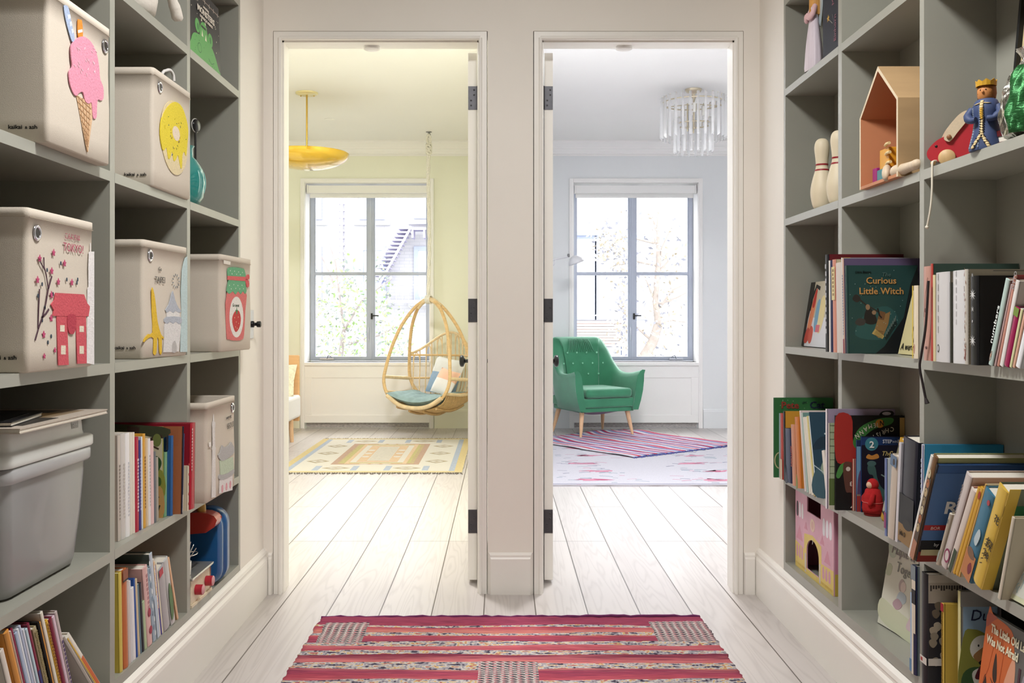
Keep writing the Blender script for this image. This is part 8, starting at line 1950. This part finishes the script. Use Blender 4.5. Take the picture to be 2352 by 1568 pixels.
for x0 in (.012, .035, .058): sh.append((smooth_poly([(x0, .045), (x0, .08), (x0+.007, .09), (x0+.014, .08), (x0+.014, .045)], 3), '#cf98a8'))
for x0 in (.245, .27, .295): sh.append((smooth_poly([(x0, .035), (x0, .065), (x0+.008, .076), (x0+.016, .065), (x0+.016, .035)], 3), '#cf98a8'))
for x0 in (.012, .036, .06): sh.append((smooth_poly([(x0, .20), (x0, .242), (x0+.008, .253), (x0+.016, .242), (x0+.016, .20)], 3), '#4a3440' if x0 < .02 else '#e9e6ea'))
for x0 in (.248, .275, .302): sh.append((smooth_poly([(x0, .19), (x0, .235), (x0+.009, .247), (x0+.018, .235), (x0+.018, .19)], 3), '#e3e2ea'))
for x0, z0, w_ in ((.01, .11, .06), (.085, .165, .03), (.225, .15, .035), (.26, .095, .05)): sh.append(([(x0, z0), (x0+w_, z0), (x0+w_/2, z0+w_*.9)], '#cf8fa2'))
sh.append((ell(.16, .195, .02, .024, 20), '#dcc3ae')); sh.append((ell(.16, .195, .012, .015, 16), '#d2ab9f')); sh.append((stroke([(.158, .146), (.162, .135), (.159, .126)], .003), '#d9d3d0'))
for x0 in (ax0-.014, ax1+.004): sh.append((rect(x0, .006, x0+.010, .075), '#c9c2c4'))
for k in range(10): sh.append((rect(.008+k*.0095, .012, .012+k*.0095, .02), '#c9a848')); sh.append((rect(.235+k*.0095, .01, .239+k*.0095, .018), '#c9a848'))
art_mesh('printed_front', Fc, sh, ca, step=.0001)
# ---- let neighbouring books rest against each other instead of passing through
def settle():
    cells = {}
    LD, RD = [2.83, 2.275, 1.72], [2.836, 2.284, 1.733]
    for b in BOOKS:
        d = LD if b[1] == 'L' else RD
        cells.setdefault((b[1], b[2], sum(b[3]+b[5]*0.5 < y for y in d)), []).append(b)
    far = lambda b: b[3]+b[5]/math.cos(b[4])
    for row in cells.values():
        row.sort(key=lambda b: b[3]-math.tan(b[4])*0.06)
        for j in range(1, len(row)):                    # feet: thin the nearer book until the farther one clears it
            B = row[j]
            for A in row[max(0, j-3):j]:
                need = far(A)+0.0003-B[3]
                if need > 0 and A[5]-need > 0.0028:
                    s_ = (A[5]-need)/A[5]; A[0].scale.y *= s_; A[5] *= s_
                elif need > 0: B[3] = far(A)+0.0003
        for _ in range(2):                               # heads: change the lean of whichever book tips over
            for j in range(len(row)-1, 0, -1):
                B = row[j]
                for A in row[max(0, j-3):j]:
                    z = min(A[6]*math.cos(A[4]), B[6]*math.cos(B[4])); gap = B[3]-far(A)-0.0003; tA, tB = math.tan(A[4]), math.tan(B[4])
                    if tB-tA > gap/z:
                        if tA < -0.02: A[4] = math.atan(tB-gap/z)
            for j in range(1, len(row)):
                B = row[j]
                for A in row[max(0, j-3):j]:
                    z = min(A[6]*math.cos(A[4]), B[6]*math.cos(B[4])); gap = B[3]-far(A)-0.0003; tA, tB = math.tan(A[4]), math.tan(B[4])
                    if tB-tA > gap/z and tA >= -0.02: B[4] = math.atan(tA+gap/z)
        for b in row: b[0].location.y = b[3]; b[0].rotation_euler.x = b[4]; b[0].location.z = b[2]+0.0004+max(0, -math.sin(b[4])*b[5])
settle()
# ================================================================== LIGHT, WORLD, CAMERA
wd = bpy.data.worlds.new('overcast_sky'); S.world = wd; wd.use_nodes = True
bg = wd.node_tree.nodes['Background']; bg.inputs[0].default_value = (0.93, 0.96, 1.0, 1); bg.inputs[1].default_value = 4.6
def sun(name, el, az, strength, ang, col):
    l = bpy.data.lights.new(name, 'SUN'); l.energy = strength; l.angle = math.radians(ang); l.color = col
    o = bpy.data.objects.new(name, l); COL.objects.link(o)
    d = Vector((math.sin(az)*math.cos(el), math.cos(az)*math.cos(el), math.sin(el)))
    o.rotation_euler = d.to_track_quat('Z', 'Y').to_euler(); o.location = d*30
    return o
sun('hazy_sun', math.radians(42), math.radians(0), 12, 90, (1.0, 0.99, 0.98))
# added unseen fill lamps, shaped as opal discs, in the hall and each bedroom
def fill_lamp(x, y, power, lab, size=0.42, col=(1.0, 0.985, 0.965), r=0.2, grp='hall ceiling lights'):
    t = thing('fill_light', lab, 'ceiling light', (x, y, ZC), group=grp)
    k = r/0.2
    MB().lathe([(0.20*k, 0), (0.20*k, -0.02), (0.19*k, -0.025), (0, -0.026)], None, 32).build('lamp_base', m_trim, t)
    MB().lathe([(0.185*k, -0.026), (0.18*k, -0.05), (0.14*k, -0.066), (0, -0.07)], None, 32).build('lamp_shade', mat('opal_glass', '#f4f1ea', rough=0.4), t)
    l = bpy.data.lights.new('fill_lamp', 'AREA'); l.shape = 'DISK'; l.size = size; l.energy = power; l.color = col
    o = bpy.data.objects.new('fill_lamp', l); COL.objects.link(o); o.location = (x, y, ZC-0.08)
    return t
fill_lamp(0.035, 1.75, 46, 'opal disc ceiling light over the striped hall rug')
fill_lamp(-1.0, 5.3, 86, 'opal disc ceiling light inside the yellow bedroom', 0.6, (1.0, 1.0, 1.0), 0.3, 'bedroom ceiling lights')
fill_lamp(0.95, 5.4, 84, 'opal disc ceiling light inside the blue-grey bedroom', 0.6, (0.98, 0.98, 1.0), 0.3, 'bedroom ceiling lights')
for wn in (WINL, WINR):
    l = bpy.data.lights.new('window_portal', 'AREA'); l.shape = 'RECTANGLE'; l.size = wn[1]-wn[0]; l.size_y = ZT-ZS; l.cycles.is_portal = True
    o = bpy.data.objects.new('window_portal', l); COL.objects.link(o); o.location = ((wn[0]+wn[1])/2, YF+RV+0.08, (ZS+ZT)/2); o.rotation_euler = (-PI/2, 0, 0)

cd = bpy.data.cameras.new('camera'); cam = bpy.data.objects.new('camera', cd); COL.objects.link(cam)
cd.sensor_fit = 'HORIZONTAL'; cd.sensor_width = 36; cd.lens = FPX/2352*36
cam.location = (0, 0, CAMH); cam.rotation_euler = (PI/2, 0, 0)
cd.shift_x = (1176-1152)/2352; cd.shift_y = -(784-735)/2352
cd.clip_start = 0.02; cd.clip_end = 200
S.camera = cam
S.view_settings.view_transform = 'Standard'; S.view_settings.look = 'None'; S.view_settings.exposure = 0.1; S.view_settings.gamma = 1; S.view_settings.use_curve_mapping = False
S.cycles.use_denoising = True
S.cycles.max_bounces = 10; S.cycles.diffuse_bounces = 6; S.cycles.glossy_bounces = 4; S.cycles.transparent_max_bounces = 24; S.cycles.transmission_bounces = 6
S.cycles.sample_clamp_indirect = 6
S.cycles.caustics_reflective = False; S.cycles.caustics_refractive = False
